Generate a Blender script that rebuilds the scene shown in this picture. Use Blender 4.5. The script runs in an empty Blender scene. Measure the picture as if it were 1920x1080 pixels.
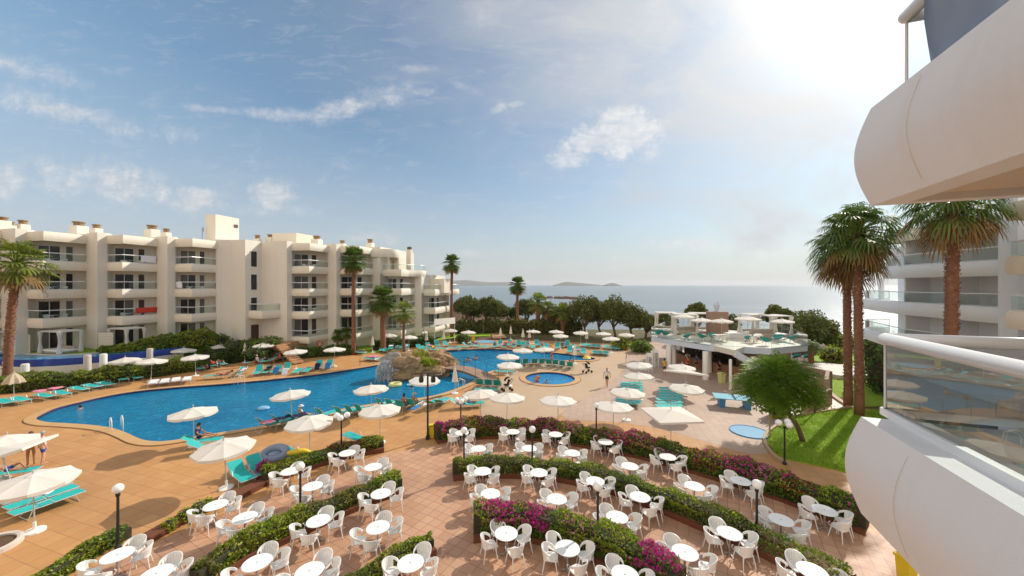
import bpy, bmesh, math, random
import numpy as np
from mathutils import Vector, Matrix, geometry
random.seed(7)
RNG = np.random.default_rng(7)
R = math.radians
C = bpy.context.scene.collection
SC = bpy.context.scene
H = 9.3          # eye height of the photographer above the pool deck
F = 700.0        # focal length in pixels of the 1920 wide photograph
HZ = 534.0
SUN_AZ, SUN_EL = 50.0, 35.0

# ---------------------------------------------------------------- camera
cam = bpy.data.cameras.new('camera'); co = bpy.data.objects.new('camera', cam); C.objects.link(co)
co.location = (0, 0, H); co.rotation_euler = (R(90), 0, 0)
cam.sensor_width = 36; cam.lens = 36 * F / 1920; cam.shift_y = -(540 - HZ) / 1920
cam.clip_start = 0.1; cam.clip_end = 60000
SC.camera = co
# ---------------------------------------------------------------- world
SC.view_settings.view_transform = 'Standard'; SC.view_settings.look = 'None'
SC.view_settings.exposure = 0.68; SC.view_settings.gamma = 1; SC.view_settings.use_curve_mapping = False
W = bpy.data.worlds.new('World'); SC.world = W; W.use_nodes = True
wn = W.node_tree; wn.nodes.clear(); wl = wn.links
def N(t, typ, **kw):
    n = t.nodes.new(typ)
    for k, v in kw.items():
        if k.startswith('i_'): n.inputs[k[2:]].default_value = v
        else: setattr(n, k, v)
    return n
def math_(t, op, a, b=None, c=None, clamp=False):
    n = t.nodes.new('ShaderNodeMath'); n.operation = op; n.use_clamp = clamp
    for i, v in enumerate((a, b, c)):
        if v is None: continue
        if isinstance(v, (int, float)): n.inputs[i].default_value = v
        else: t.links.new(v, n.inputs[i])
    return n.outputs[0]
def mixc(t, fac, a, b, blend='MIX'):
    n = t.nodes.new('ShaderNodeMix'); n.data_type = 'RGBA'; n.blend_type = blend
    for s, v in ((0, fac), (6, a), (7, b)):
        if isinstance(v, (int, float)): n.inputs[s].default_value = v
        elif isinstance(v, tuple): n.inputs[s].default_value = (*v, 1)
        else: t.links.new(v, n.inputs[s])
    return n.outputs[2]
sky = N(wn, 'ShaderNodeTexSky', sky_type='NISHITA', sun_disc=False, sun_elevation=R(SUN_EL), sun_rotation=R(SUN_AZ), altitude=0, air_density=1.0, dust_density=0.8, ozone_density=1.4)
tc = N(wn, 'ShaderNodeTexCoord'); sep = N(wn, 'ShaderNodeSeparateXYZ'); wl.new(tc.outputs['Generated'], sep.inputs[0])
X, Y, Z = sep.outputs
Yc = math_(wn, 'MAXIMUM', Y, 0.06)
U = math_(wn, 'DIVIDE', X, Yc); V = math_(wn, 'DIVIDE', Z, Yc)
comb = N(wn, 'ShaderNodeCombineXYZ'); wl.new(U, comb.inputs[0]); wl.new(V, comb.inputs[1])
n1 = N(wn, 'ShaderNodeTexNoise', i_Scale=5.0, i_Detail=8.0, i_Roughness=0.62); wl.new(comb.outputs[0], n1.inputs['Vector'])
n2 = N(wn, 'ShaderNodeTexNoise', i_Scale=19.0, i_Detail=9.0, i_Roughness=0.68); wl.new(comb.outputs[0], n2.inputs['Vector'])
nz = math_(wn, 'ADD', math_(wn, 'MULTIPLY', math_(wn, 'SUBTRACT', n1.outputs[0], .5), 3.4), math_(wn, 'MULTIPLY', math_(wn, 'SUBTRACT', n2.outputs[0], .5), 3.0))
# every cloud: centre and half size as directions (tangent plane of +Y), tilt, softness, opacity
CL = [(1140,268,92,36,-14,.55,.85),(1185,235,56,30,0,.5,.85),(1085,292,62,26,-10,.8,.6),
      (655,200,90,20,-14,.9,.6),(530,214,95,12,4,.9,.5),(410,206,60,7,6,1.0,.4),(700,185,60,22,-12,1.0,.5),(795,172,18,8,0,.8,.4),(785,130,34,8,0,1.,.35),
      (130,212,200,22,11,1.1,.6),(40,130,130,24,14,1.3,.5),(60,190,180,32,12,1.5,.4),
      (205,345,130,36,8,1.1,.75),(15,340,50,28,0,1.1,.65),(370,372,60,24,0,1.,.65),(512,368,44,28,8,.9,.75),(515,390,70,14,0,1.3,.4),
      (1290,455,90,12,-5,1.1,.75),(1330,462,60,10,-4,1.1,.5),(1170,490,80,10,0,1.2,.4),(1465,475,70,11,0,1.2,.5),(1400,498,110,8,0,1.3,.3),
      (700,445,55,12,4,1.2,.55),(920,476,60,9,0,1.2,.35),(150,470,90,12,0,1.3,.4),(935,204,20,8,-20,.9,.5),(965,196,22,5,-10,.9,.35),(870,163,32,8,20,1.2,.3),
      (1140,110,44,26,-20,1.8,.25),(1050,500,120,8,0,1.2,.25),(905,18,60,30,-30,1.8,.3)]
tot = None
for (px, py, a, b, ang, soft, op) in CL:
    du = math_(wn, 'SUBTRACT', U, (px - 960) / F); dv = math_(wn, 'SUBTRACT', V, (HZ - py) / F)
    ca, sa = math.cos(R(-ang)), math.sin(R(-ang))
    p = math_(wn, 'ADD', math_(wn, 'MULTIPLY', du, ca), math_(wn, 'MULTIPLY', dv, sa))
    q = math_(wn, 'SUBTRACT', math_(wn, 'MULTIPLY', dv, ca), math_(wn, 'MULTIPLY', du, sa))
    p = math_(wn, 'DIVIDE', p, a / F); q = math_(wn, 'DIVIDE', q, b / F)
    r = math_(wn, 'SQRT', math_(wn, 'ADD', math_(wn, 'MULTIPLY', p, p), math_(wn, 'MULTIPLY', q, q)))
    m = math_(wn, 'SUBTRACT', 1.3, r)
    m = math_(wn, 'ADD', m, nz)
    m = math_(wn, 'MULTIPLY', m, 1.0 / soft, clamp=True)
    m = math_(wn, 'MULTIPLY', m, math_(wn, 'SUBTRACT', 1.9, r, clamp=True))
    m = math_(wn, 'MULTIPLY', m, op)
    tot = m if tot is None else math_(wn, 'MAXIMUM', tot, m)
# veil of thin high cloud that thickens towards the sun
sd = Vector((math.sin(R(SUN_AZ)) * math.cos(R(SUN_EL)), math.cos(R(SUN_AZ)) * math.cos(R(SUN_EL)), math.sin(R(SUN_EL))))
dt = N(wn, 'ShaderNodeVectorMath', operation='DOT_PRODUCT'); wl.new(tc.outputs['Generated'], dt.inputs[0]); dt.inputs[1].default_value = sd
D = math_(wn, 'MAXIMUM', dt.outputs['Value'], 0.0)
n3 = N(wn, 'ShaderNodeTexNoise', i_Scale=2.2, i_Detail=7.0, i_Roughness=0.6, i_Distortion=.6)
mp = N(wn, 'ShaderNodeMapping'); mp.inputs['Scale'].default_value = (1, 2.2, 1); mp.inputs['Rotation'].default_value = (0, 0, R(-24)); wl.new(comb.outputs[0], mp.inputs[0]); wl.new(mp.outputs[0], n3.inputs['Vector'])
veil = math_(wn, 'MULTIPLY', math_(wn, 'POWER', D, 2.5), math_(wn, 'ADD', math_(wn, 'MULTIPLY', n3.outputs[0], 2.3), -.22), clamp=True)
hor = math_(wn, 'POWER', math_(wn, 'SUBTRACT', 1.0, math_(wn, 'MULTIPLY', math_(wn, 'ABSOLUTE', Z), 2.1, clamp=True), clamp=True), 1.5)
veil = math_(wn, 'MAXIMUM', veil, math_(wn, 'MULTIPLY', hor, .93))
skc = mixc(wn, 1.0, sky.outputs[0], (.60, .76, .80), 'MULTIPLY')
lft = math_(wn, 'MULTIPLY', math_(wn, 'POWER', math_(wn, 'MULTIPLY', math_(wn, 'ADD', X, .0), -1.15, clamp=True), 2.0), .42)
skc = mixc(wn, lft, skc, (3.7, 6.0, 8.2))
vcol = mixc(wn, math_(wn, 'POWER', D, 8.0), (4.2, 4.25, 4.4), (6.4, 6.45, 6.5))
ccol = mixc(wn, veil, skc, vcol)
cb = math_(wn, 'MULTIPLY', math_(wn, 'SUBTRACT', n2.outputs[0], .36, clamp=True), 3.2, clamp=True)
cc1 = mixc(wn, cb, (4.3, 4.3, 4.5), (6.4, 6.3, 6.2)); cc1 = mixc(wn, math_(wn, 'POWER', D, 5.0), cc1, (7.0, 7.0, 7.0))
# fine cirrus grain inside the clouds
n5 = N(wn, 'ShaderNodeTexNoise', i_Scale=9.0, i_Detail=9.0, i_Roughness=.72, i_Distortion=.8); mp5 = N(wn, 'ShaderNodeMapping'); mp5.inputs['Scale'].default_value = (1, 3.2, 1); mp5.inputs['Rotation'].default_value = (0, 0, R(14)); wl.new(comb.outputs[0], mp5.inputs[0]); wl.new(mp5.outputs[0], n5.inputs['Vector'])
tot = math_(wn, 'MULTIPLY', tot, math_(wn, 'ADD', math_(wn, 'MULTIPLY', math_(wn, 'SUBTRACT', n5.outputs[0], .33, clamp=True), 2.9), .25), clamp=True)
cir = math_(wn, 'MULTIPLY', math_(wn, 'SUBTRACT', n5.outputs[0], .52, clamp=True), 1.1, clamp=True)
tot = math_(wn, 'MAXIMUM', tot, cir)
base = mixc(wn, tot, ccol, cc1)
# warm cloudy brightness added to the unseen sky behind the photographer, fills shaded walls
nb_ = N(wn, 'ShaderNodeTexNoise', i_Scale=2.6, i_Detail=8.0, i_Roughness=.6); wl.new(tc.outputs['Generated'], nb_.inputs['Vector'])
back_fill = math_(wn, 'SUBTRACT', math_(wn, 'MULTIPLY', Y, -1.25), math_(wn, 'MULTIPLY', X, 1.1))
back_fill = math_(wn, 'MULTIPLY', math_(wn, 'ADD', math_(wn, 'SUBTRACT', back_fill, .05), math_(wn, 'MULTIPLY', math_(wn, 'SUBTRACT', nb_.outputs[0], .5), 1.2)), 1.6, clamp=True)
back_fill = math_(wn, 'MULTIPLY', back_fill, math_(wn, 'MULTIPLY', math_(wn, 'SUBTRACT', .25, Y), 3.0, clamp=True))
base = mixc(wn, back_fill, base, (8.4, 7.5, 6.5))
g1 = math_(wn, 'MULTIPLY', math_(wn, 'POWER', D, 60.0), 8.0)
g2 = math_(wn, 'MULTIPLY', math_(wn, 'POWER', D, 16.0), .55)
gl = math_(wn, 'ADD', g1, g2)
gc = N(wn, 'ShaderNodeCombineXYZ'); wl.new(gl, gc.inputs[0]); wl.new(math_(wn, 'MULTIPLY', gl, .97), gc.inputs[1]); wl.new(math_(wn, 'MULTIPLY', gl, .9), gc.inputs[2])
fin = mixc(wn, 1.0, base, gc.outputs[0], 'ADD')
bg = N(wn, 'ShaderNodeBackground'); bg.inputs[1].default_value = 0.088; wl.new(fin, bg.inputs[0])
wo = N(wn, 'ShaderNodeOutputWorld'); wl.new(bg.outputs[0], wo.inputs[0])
# ---------------------------------------------------------------- sun
sl = bpy.data.lights.new('sun', 'SUN'); sl.energy = 2.5; sl.angle = R(0.55); sl.color = (1, .93, .82)
so = bpy.data.objects.new('sun', sl); C.objects.link(so); so.rotation_euler = (-sd).to_track_quat('-Z', 'Y').to_euler(); so.location = (40, 30, 60)
SC.cycles.max_bounces = 8; SC.cycles.transparent_max_bounces = 16; SC.cycles.caustics_reflective = False; SC.cycles.caustics_refractive = False
SC.cycles.use_adaptive_sampling = True; SC.cycles.adaptive_threshold = .02

# ---------------------------------------------------------------- helpers
def G(px, py, z=0.0):
    y = (H - z) * F / (py - HZ); return Vector(((px - 960) * y / F, y, z))
def GY(px, y, z=0.0): return Vector(((px - 960) * y / F, y, z))
MATS = {}
def mat(name, col, rough=.6, var=0.0, vscale=3.0, bump=0.0, bscale=30.0, metal=0.0, island=0.0, spec=.5, col2=None, objvar=0.0, coat=0, transl=0.0, dirt=0.0):
    m = bpy.data.materials.new(name); m.use_nodes = True; t = m.node_tree; b = t.nodes['Principled BSDF']
    b.inputs['Base Color'].default_value = (*col, 1); b.inputs['Roughness'].default_value = rough; b.inputs['Metallic'].default_value = metal
    b.inputs['Specular IOR Level'].default_value = spec
    if coat: b.inputs['Coat Weight'].default_value = coat
    tcn = t.nodes.new('ShaderNodeTexCoord'); geo = t.nodes.new('ShaderNodeNewGeometry'); c = None
    col2 = col2 or tuple(x * .6 for x in col)
    if var:
        n = N(t, 'ShaderNodeTexNoise', i_Scale=vscale, i_Detail=6.0, i_Roughness=.6); t.links.new(geo.outputs['Position'], n.inputs['Vector'])
        f = math_(t, 'MULTIPLY', math_(t, 'SUBTRACT', n.outputs[0], .35, clamp=True), var * 2.6, clamp=True)
        c = mixc(t, f, col, col2)
    if island:
        f = math_(t, 'MULTIPLY', geo.outputs['Random Per Island'], island)
        c = mixc(t, f, c if c is not None else col, col2)
    if objvar:
        oi = t.nodes.new('ShaderNodeObjectInfo'); f = math_(t, 'MULTIPLY', oi.outputs['Random'], objvar)
        c = mixc(t, f, c if c is not None else col, col2)
    if dirt:
        mpn = t.nodes.new('ShaderNodeMapping'); mpn.inputs['Scale'].default_value = (1.4, 1.4, .12); t.links.new(geo.outputs['Position'], mpn.inputs[0])
        n = N(t, 'ShaderNodeTexNoise', i_Scale=1.6, i_Detail=8.0, i_Roughness=.65); t.links.new(mpn.outputs[0], n.inputs['Vector'])
        f = math_(t, 'MULTIPLY', math_(t, 'SUBTRACT', n.outputs[0], .5, clamp=True), dirt * 4, clamp=True)
        c = mixc(t, f, c if c is not None else col, tuple(x * y for x, y in zip(col, (.62, .55, .45))))
    if c is not None: t.links.new(c, b.inputs['Base Color'])
    if bump:
        n = N(t, 'ShaderNodeTexNoise', i_Scale=bscale, i_Detail=4.0); t.links.new(geo.outputs['Position'], n.inputs['Vector'])
        bn = N(t, 'ShaderNodeBump', i_Strength=bump, i_Distance=.05); t.links.new(n.outputs[0], bn.inputs['Height']); t.links.new(bn.outputs[0], b.inputs['Normal'])
    if transl:
        tr = N(t, 'ShaderNodeBsdfTranslucent'); 
        if c is not None: t.links.new(c, tr.inputs[0])
        else: tr.inputs[0].default_value = (*col, 1)
        mx = N(t, 'ShaderNodeMixShader', i_Fac=transl); t.links.new(b.outputs[0], mx.inputs[1]); t.links.new(tr.outputs[0], mx.inputs[2])
        t.links.new(mx.outputs[0], t.nodes['Material Output'].inputs[0])
    MATS[name] = m; return m
def glass(name, tint, ior, rough=.0, alpha=1.0):
    m = bpy.data.materials.new(name); m.use_nodes = True; t = m.node_tree; t.nodes.clear()
    o = t.nodes.new('ShaderNodeOutputMaterial'); tr = N(t, 'ShaderNodeBsdfTransparent'); tr.inputs[0].default_value = (*tint, 1)
    gl = N(t, 'ShaderNodeBsdfGlossy', i_Roughness=rough); fr = N(t, 'ShaderNodeFresnel', i_IOR=ior)
    mx = N(t, 'ShaderNodeMixShader'); t.links.new(fr.outputs[0], mx.inputs[0]); t.links.new(tr.outputs[0], mx.inputs[1]); t.links.new(gl.outputs[0], mx.inputs[2])
    t.links.new(mx.outputs[0], o.inputs[0]); MATS[name] = m; return m

class MB:
    def __init__(s): s.v = []; s.f = []
    def add(s, vs, fs):
        o = len(s.v); s.v += [tuple(v) for v in vs]; s.f += [tuple(i + o for i in f) for f in fs]; return s
    def box(s, c, d, rz=0.0, taper=1.0, rx=0.0, ry=0.0):
        hx, hy, hz = d[0] / 2, d[1] / 2, d[2] / 2; M = Matrix.Rotation(rz, 3, 'Z') @ Matrix.Rotation(ry, 3, 'Y') @ Matrix.Rotation(rx, 3, 'X'); vs = []
        for z in (-1, 1):
            k = taper if z > 0 else 1
            for x, y in ((-1, -1), (1, -1), (1, 1), (-1, 1)): vs.append(M @ Vector((x * hx * k, y * hy * k, z * hz)) + Vector(c))
        return s.add(vs, [(3, 2, 1, 0), (4, 5, 6, 7), (0, 1, 5, 4), (1, 2, 6, 5), (2, 3, 7, 6), (3, 0, 4, 7)])
    def prism(s, poly, z0, z1, cap=True):
        n = len(poly); vs = [(p[0], p[1], z0) for p in poly] + [(p[0], p[1], z1) for p in poly]
        fs = [(i, (i + 1) % n, n + (i + 1) % n, n + i) for i in range(n)]
        if cap:
            tri = geometry.tessellate_polygon([[Vector((p[0], p[1], 0)) for p in poly]])
            fs += [tuple(n + i for i in t_) for t_ in tri] + [tuple(reversed(t_)) for t_ in tri]
        return s.add(vs, fs)
    def wall(s, a, b, z0, z1, th=.2):
        a = Vector((a[0], a[1])); b = Vector((b[0], b[1])); d = (b - a).normalized(); n = Vector((-d.y, d.x)) * th
        return s.prism([a, b, b + n, a + n], z0, z1)
    def tube(s, pts, r, n=8, cap=True):
        pts = [Vector(p) for p in pts]; rs = r if isinstance(r, (list, tuple)) else [r] * len(pts); vs = []; fs = []
        up = Vector((0, 0, 1))
        for i, p in enumerate(pts):
            d = (pts[min(i + 1, len(pts) - 1)] - pts[max(i - 1, 0)])
            d = d.normalized() if d.length > 1e-9 else up
            a = d.cross(Vector((.13, .97, .2)) if abs(d.z) > .9 else up).normalized(); b = d.cross(a)
            for k in range(n):
                t_ = 2 * math.pi * k / n; vs.append(p + (a * math.cos(t_) + b * math.sin(t_)) * rs[i])
        for i in range(len(pts) - 1):
            for k in range(n):
                fs.append((i * n + k, i * n + (k + 1) % n, (i + 1) * n + (k + 1) % n, (i + 1) * n + k))
        if cap: fs += [tuple(range(n)), tuple((len(pts) - 1) * n + k for k in reversed(range(n)))]
        return s.add(vs, fs)
    def lathe(s, prof, n=24, c=(0, 0, 0), a0=0.0):
        vs = []; fs = []
        for (r, z) in prof:
            for k in range(n):
                t_ = a0 + 2 * math.pi * k / n; vs.append((c[0] + r * math.cos(t_), c[1] + r * math.sin(t_), c[2] + z))
        for i in range(len(prof) - 1):
            for k in range(n): fs.append((i * n + k, i * n + (k + 1) % n, (i + 1) * n + (k + 1) % n, (i + 1) * n + k))
        return s.add(vs, fs)
    def ball(s, c, r, n=10, m=7, sc=(1, 1, 1)):
        prof = []; vs = []; fs = []
        for i in range(m + 1):
            a = math.pi * i / m; rr = max(math.sin(a), .02) * r; z = -math.cos(a) * r
            for k in range(n):
                t_ = 2 * math.pi * k / n; vs.append((c[0] + rr * math.cos(t_) * sc[0], c[1] + rr * math.sin(t_) * sc[1], c[2] + z * sc[2]))
        for i in range(m):
            for k in range(n): fs.append((i * n + k, i * n + (k + 1) % n, (i + 1) * n + (k + 1) % n, (i + 1) * n + k))
        fs += [tuple(reversed(range(n))), tuple(m * n + k for k in range(n))]
        return s.add(vs, fs)
    def mesh(s, name, m, smooth=False):
        me = bpy.data.meshes.new(name); me.from_pydata([tuple(v) for v in s.v], [], s.f)
        if m is not None: me.materials.append(MATS[m] if isinstance(m, str) else m)
        if smooth: me.polygons.foreach_set('use_smooth', [True] * len(me.polygons))
        me.update(); return me
    def obj(s, name, m, parent=None, smooth=False, norm=True):
        me = s.mesh(name, m, smooth)
        if norm and len(me.polygons) < 4000:
            bm = bmesh.new(); bm.from_mesh(me); bmesh.ops.recalc_face_normals(bm, faces=bm.faces); bm.to_mesh(me); bm.free()
        o = bpy.data.objects.new(name, me); C.objects.link(o)
        if parent is not None: o.parent = parent
        return o
def bevel(o, w=.01, seg=2):
    md = o.modifiers.new('bevel', 'BEVEL'); md.width = w; md.segments = seg; md.limit_method = 'ANGLE'; md.angle_limit = R(40); return o
def tag(o, label, cat, group=None, kind=None):
    if label: o['label'] = label
    if cat: o['category'] = cat
    if group: o['group'] = group
    if kind: o['kind'] = kind
    return o
def thing(name, label, cat, loc=(0, 0, 0), rz=0.0, group=None, sc=1.0):
    o = bpy.data.objects.new(name, None); C.objects.link(o); o.location = loc; o.rotation_euler = (0, 0, rz); o.scale = (sc, sc, sc); o.empty_display_size = .1
    return tag(o, label, cat, group)
def struct(o, kind='structure'): o['kind'] = kind; return o
def dup_tree(o, parent=None):
    c = o.copy(); C.objects.link(c)
    if parent is not None: c.parent = parent
    for ch in list(o.children): dup_tree(ch, c)
    return c
USED = set()
def place(proto, loc, rz, label, cat=None, group=None, sc=1.0, tilt=None):
    if proto.name in USED: o = dup_tree(proto)
    else: USED.add(proto.name); o = proto
    o.location = loc; o.rotation_euler = (tilt[0], tilt[1], rz) if tilt else (0, 0, rz); o.scale = (sc, sc, sc); o['label'] = label
    if cat: o['category'] = cat
    if group: o['group'] = group
    return o
ORD = ['first', 'second', 'third', 'fourth', 'fifth', 'sixth', 'seventh', 'eighth', 'ninth', 'tenth', 'eleventh', 'twelfth', 'thirteenth', 'fourteenth', 'fifteenth', 'sixteenth', 'seventeenth', 'eighteenth', 'nineteenth', 'twentieth']
def spline(pts, n=8, closed=False):
    pts = [Vector(p) for p in pts]; out = []; m = len(pts)
    rng = range(m) if closed else range(m - 1)
    for i in rng:
        if closed: p0, p1, p2, p3 = pts[(i - 1) % m], pts[i], pts[(i + 1) % m], pts[(i + 2) % m]
        else: p0, p1, p2, p3 = pts[max(i - 1, 0)], pts[i], pts[i + 1], pts[min(i + 2, m - 1)]
        for k in range(n):
            t_ = k / n; out.append(.5 * ((2 * p1) + (p2 - p0) * t_ + (2 * p0 - 5 * p1 + 4 * p2 - p3) * t_ ** 2 + (3 * p1 - p0 - 3 * p2 + p3) * t_ ** 3))
    if not closed: out.append(pts[-1])
    return out
def offset(pts, d, closed=False):
    m = len(pts); out = []
    for i, p in enumerate(pts):
        a = pts[(i - 1) % m] if closed or i > 0 else pts[i]; b = pts[(i + 1) % m] if closed or i < m - 1 else pts[i]
        t_ = (b - a); t_.z = 0; t_.normalize(); out.append(p + Vector((-t_.y, t_.x, 0)) * d)
    return out
def sheet(name, poly, z, m, holes=(), kind='structure', thick=0.0, parent=None):
    loops = [[Vector((p[0], p[1], 0)) for p in poly]] + [[Vector((p[0], p[1], 0)) for p in h] for h in holes]
    allv = [v for l in loops for v in l]; tri = geometry.tessellate_polygon(loops); mb = MB()
    tri = [t_ if (allv[t_[1]] - allv[t_[0]]).cross(allv[t_[2]] - allv[t_[0]]).z > 0 else tuple(reversed(t_)) for t_ in tri]
    mb.add([(v.x, v.y, z) for v in allv], tri)
    o0 = 0
    if thick:
        for l in loops:
            n = len(l); mb.add([(v.x, v.y, z) for v in l] + [(v.x, v.y, z - thick) for v in l], [(i, (i + 1) % n, n + (i + 1) % n, n + i) for i in range(n)])
    o = mb.obj(name, m, parent, norm=False)
    if kind: struct(o, kind)
    return o
def leaves(P, size, aspect=.5, droop=0.0, rng=RNG, nrm=None, spread=1.0):
    """one bent rhombus leaf at each point"""
    n = len(P); a = rng.normal(size=(n, 3))
    if nrm is not None: a = nrm * (1.2 / spread) + a * .7
    a /= np.linalg.norm(a, axis=1, keepdims=True)
    b = rng.normal(size=(n, 3)); b[:, 2] -= droop; t_ = np.cross(a, b); t_ /= np.linalg.norm(t_, axis=1, keepdims=True) + 1e-9; b = np.cross(t_, a)
    s = size * rng.uniform(.6, 1.35, size=(n, 1)); P = np.asarray(P)
    v = np.stack([P - b * s, P + t_ * s * aspect, P + b * s, P - t_ * s * aspect], axis=1).reshape(-1, 3)
    f = np.arange(n * 4).reshape(-1, 4); return v, f
def np_mesh(name, v, f, m):
    me = bpy.data.meshes.new(name); nv, nf, k = len(v), len(f), f.shape[1]
    me.vertices.add(nv); me.vertices.foreach_set('co', np.asarray(v, dtype=np.float32).ravel())
    me.loops.add(nf * k); me.loops.foreach_set('vertex_index', np.asarray(f, dtype=np.int32).ravel())
    me.polygons.add(nf); me.polygons.foreach_set('loop_start', np.arange(0, nf * k, k, dtype=np.int32)); me.polygons.foreach_set('loop_total', np.full(nf, k, dtype=np.int32))
    me.update(calc_edges=True)
    if m: me.materials.append(MATS[m])
    return me
def np_obj(name, v, f, m, parent=None):
    o = bpy.data.objects.new(name, np_mesh(name, v, f, m)); C.objects.link(o)
    if parent is not None: o.parent = parent
    return o

# ---------------------------------------------------------------- materials
def tile_mat(name, c1, c2, mortar, scale=1.0, ang=0.0, big=(.5, .5), varc=.3):
    m = bpy.data.materials.new(name); m.use_nodes = True; t = m.node_tree; b = t.nodes['Principled BSDF']; b.inputs['Roughness'].default_value = .62
    geo = t.nodes.new('ShaderNodeNewGeometry'); mp_ = t.nodes.new('ShaderNodeMapping'); mp_.inputs['Rotation'].default_value = (0, 0, R(ang)); t.links.new(geo.outputs['Position'], mp_.inputs[0])
    br = N(t, 'ShaderNodeTexBrick', offset=0.0); br.inputs['Color1'].default_value = (*c1, 1); br.inputs['Color2'].default_value = (*c2, 1); br.inputs['Mortar'].default_value = (*mortar, 1)
    br.inputs['Scale'].default_value = 1.0 / scale; br.inputs['Mortar Size'].default_value = .012; br.inputs['Mortar Smooth'].default_value = .3; br.inputs['Brick Width'].default_value = big[0]; br.inputs['Row Height'].default_value = big[1]; br.inputs['Bias'].default_value = -.1
    t.links.new(mp_.outputs[0], br.inputs[0])
    n = N(t, 'ShaderNodeTexNoise', i_Scale=.22, i_Detail=9.0, i_Roughness=.62); t.links.new(geo.outputs['Position'], n.inputs['Vector'])
    nb = N(t, 'ShaderNodeTexNoise', i_Scale=3.0, i_Detail=8.0, i_Roughness=.7); t.links.new(geo.outputs['Position'], nb.inputs['Vector'])
    f = math_(t, 'MULTIPLY', math_(t, 'SUBTRACT', n.outputs[0], .42, clamp=True), 5.0 * varc, clamp=True)
    c = mixc(t, f, br.outputs[0], tuple(x * .62 for x in c1))
    f2 = math_(t, 'MULTIPLY', math_(t, 'SUBTRACT', nb.outputs[0], .45, clamp=True), 2.2, clamp=True)
    c = mixc(t, math_(t, 'MULTIPLY', f2, .45), c, tuple(min(1, x * 1.25) for x in c1))
    t.links.new(c, b.inputs['Base Color'])
    rn = math_(t, 'ADD', math_(t, 'MULTIPLY', nb.outputs[0], .35), .4); t.links.new(rn, b.inputs['Roughness'])
    MATS[name] = m; return m
tile_mat('deck_tiles', (.53, .27, .10), (.59, .32, .13), (.34, .16, .06), 1.0, 18, (.62, .62))
tile_mat('terrace_tiles', (.50, .275, .165), (.60, .355, .22), (.27, .13, .07), 1.0, 30, (.42, .42), .5)
tile_mat('pink_tiles', (.47, .33, .245), (.53, .38, .29), (.33, .23, .17), 1.0, 14, (.5, .5))
tile_mat('pale_tiles', (.72, .60, .52), (.78, .67, .58), (.5, .4, .34), 1.0, 30, (.5, .5))
mat('sand_paving', (.52, .375, .24), .6, var=.45, vscale=.5, col2=(.42, .28, .165), bump=.1)
mat('coping', (.60, .37, .17), .5, var=.4, vscale=1.2, col2=(.48, .27, .11))
mat('coping_edge', (.20, .11, .05), .7)
mat('path_orange', (.55, .30, .15), .7, var=.3)
mat('soil', (.14, .075, .04), .9, var=.6, vscale=.8, col2=(.06, .045, .025), bump=.4, bscale=8)
mat('lawn_dry', (.15, .13, .035), .95, var=.9, vscale=1.0, col2=(.06, .045, .02))
mat('lawn', (.30, .46, .015), .9, var=.6, vscale=.9, col2=(.17, .31, .01), bump=.9, bscale=60)
mat('grass_blade', (.30, .47, .03), .7, island=.9, col2=(.14, .27, .012), transl=.4)
mat('white_wall', (.83, .77, .665), .75, dirt=.16, bump=.05, bscale=12)
mat('wing_white', (.86, .86, .87), .7, dirt=.12, bump=.05, bscale=12)
mat('cream_band', (.83, .75, .62), .7, dirt=.2, bump=.05, bscale=14)
mat('near_band', (.82, .83, .84), .75, dirt=.16, bump=.25, bscale=160, var=.14, vscale=1.5, col2=(.72, .66, .58))
mat('seam', (.66, .58, .46), .8)
mat('soffit', (.66, .56, .44), .8, dirt=.1)
mat('blue_band', (.60, .66, .76), .55, dirt=.08)
mat('deck_cream', (.70, .64, .55), .6)
mat('white_paint', (.85, .84, .80), .4)
mat('rail_white', (.82, .82, .82), .25)
mat('white_plastic', (.84, .83, .80), .32, var=.15, vscale=4, col2=(.72, .70, .64))
mat('table_white', (.88, .87, .84), .3)
mat('table_hub', (.45, .44, .42), .5)
mat('metal_grey', (.42, .42, .42), .35, metal=.6)
mat('frame_grey', (.55, .56, .56), .4, metal=.3)
mat('black_metal', (.02, .02, .022), .4)
mat('brown_metal', (.09, .05, .035), .5)
mat('canvas', (.88, .85, .79), .8, bump=.08, bscale=25, transl=.25, objvar=.5, col2=(.82, .75, .64))
mat('canvas_tan', (.62, .50, .36), .85, bump=.15, bscale=20, transl=.15)
mat('canvas_line', (.45, .42, .38), .8)
mat('curtain', (.82, .79, .74), .85, transl=.3)
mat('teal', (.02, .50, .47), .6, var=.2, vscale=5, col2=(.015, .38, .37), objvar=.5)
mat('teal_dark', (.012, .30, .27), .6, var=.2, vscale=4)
mat('cushion_white', (.82, .82, .82), .7)
mat('globe', (.92, .91, .88), .18, coat=.3)
mat('chimney_pot', (.36, .24, .12), .8, var=.5, vscale=5, col2=(.2, .12, .06))
mat('chimney_cap', (.12, .09, .075), .8)
mat('win_dark', (.022, .022, .022), .12, var=.5, vscale=.9, col2=(.06, .06, .058), spec=.35)
mat('door_brown', (.075, .04, .022), .5)
mat('win_curtain', (.17, .165, .15), .3, var=.6, vscale=2.5, col2=(.07, .07, .065), spec=.4)
mat('win_frame', (.80, .80, .78), .4)
mat('curtain_grey', (.35, .34, .31), .9)
mat('planter', (.17, .055, .025), .85, var=.4, vscale=2, col2=(.09, .035, .02))
mat('hedge_leaf', (.25, .34, .035), .55, island=.85, col2=(.07, .15, .015), transl=.45, var=.5, vscale=1.4)
mat('hedge_light', (.46, .50, .04), .5, island=.8, col2=(.12, .20, .02), transl=.4)
mat('hedge_dry', (.30, .23, .06), .6, island=.9, col2=(.07, .095, .02), transl=.2)
mat('hedge_core', (.05, .045, .02), .9, var=.6, vscale=6, col2=(.02, .018, .01))
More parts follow.
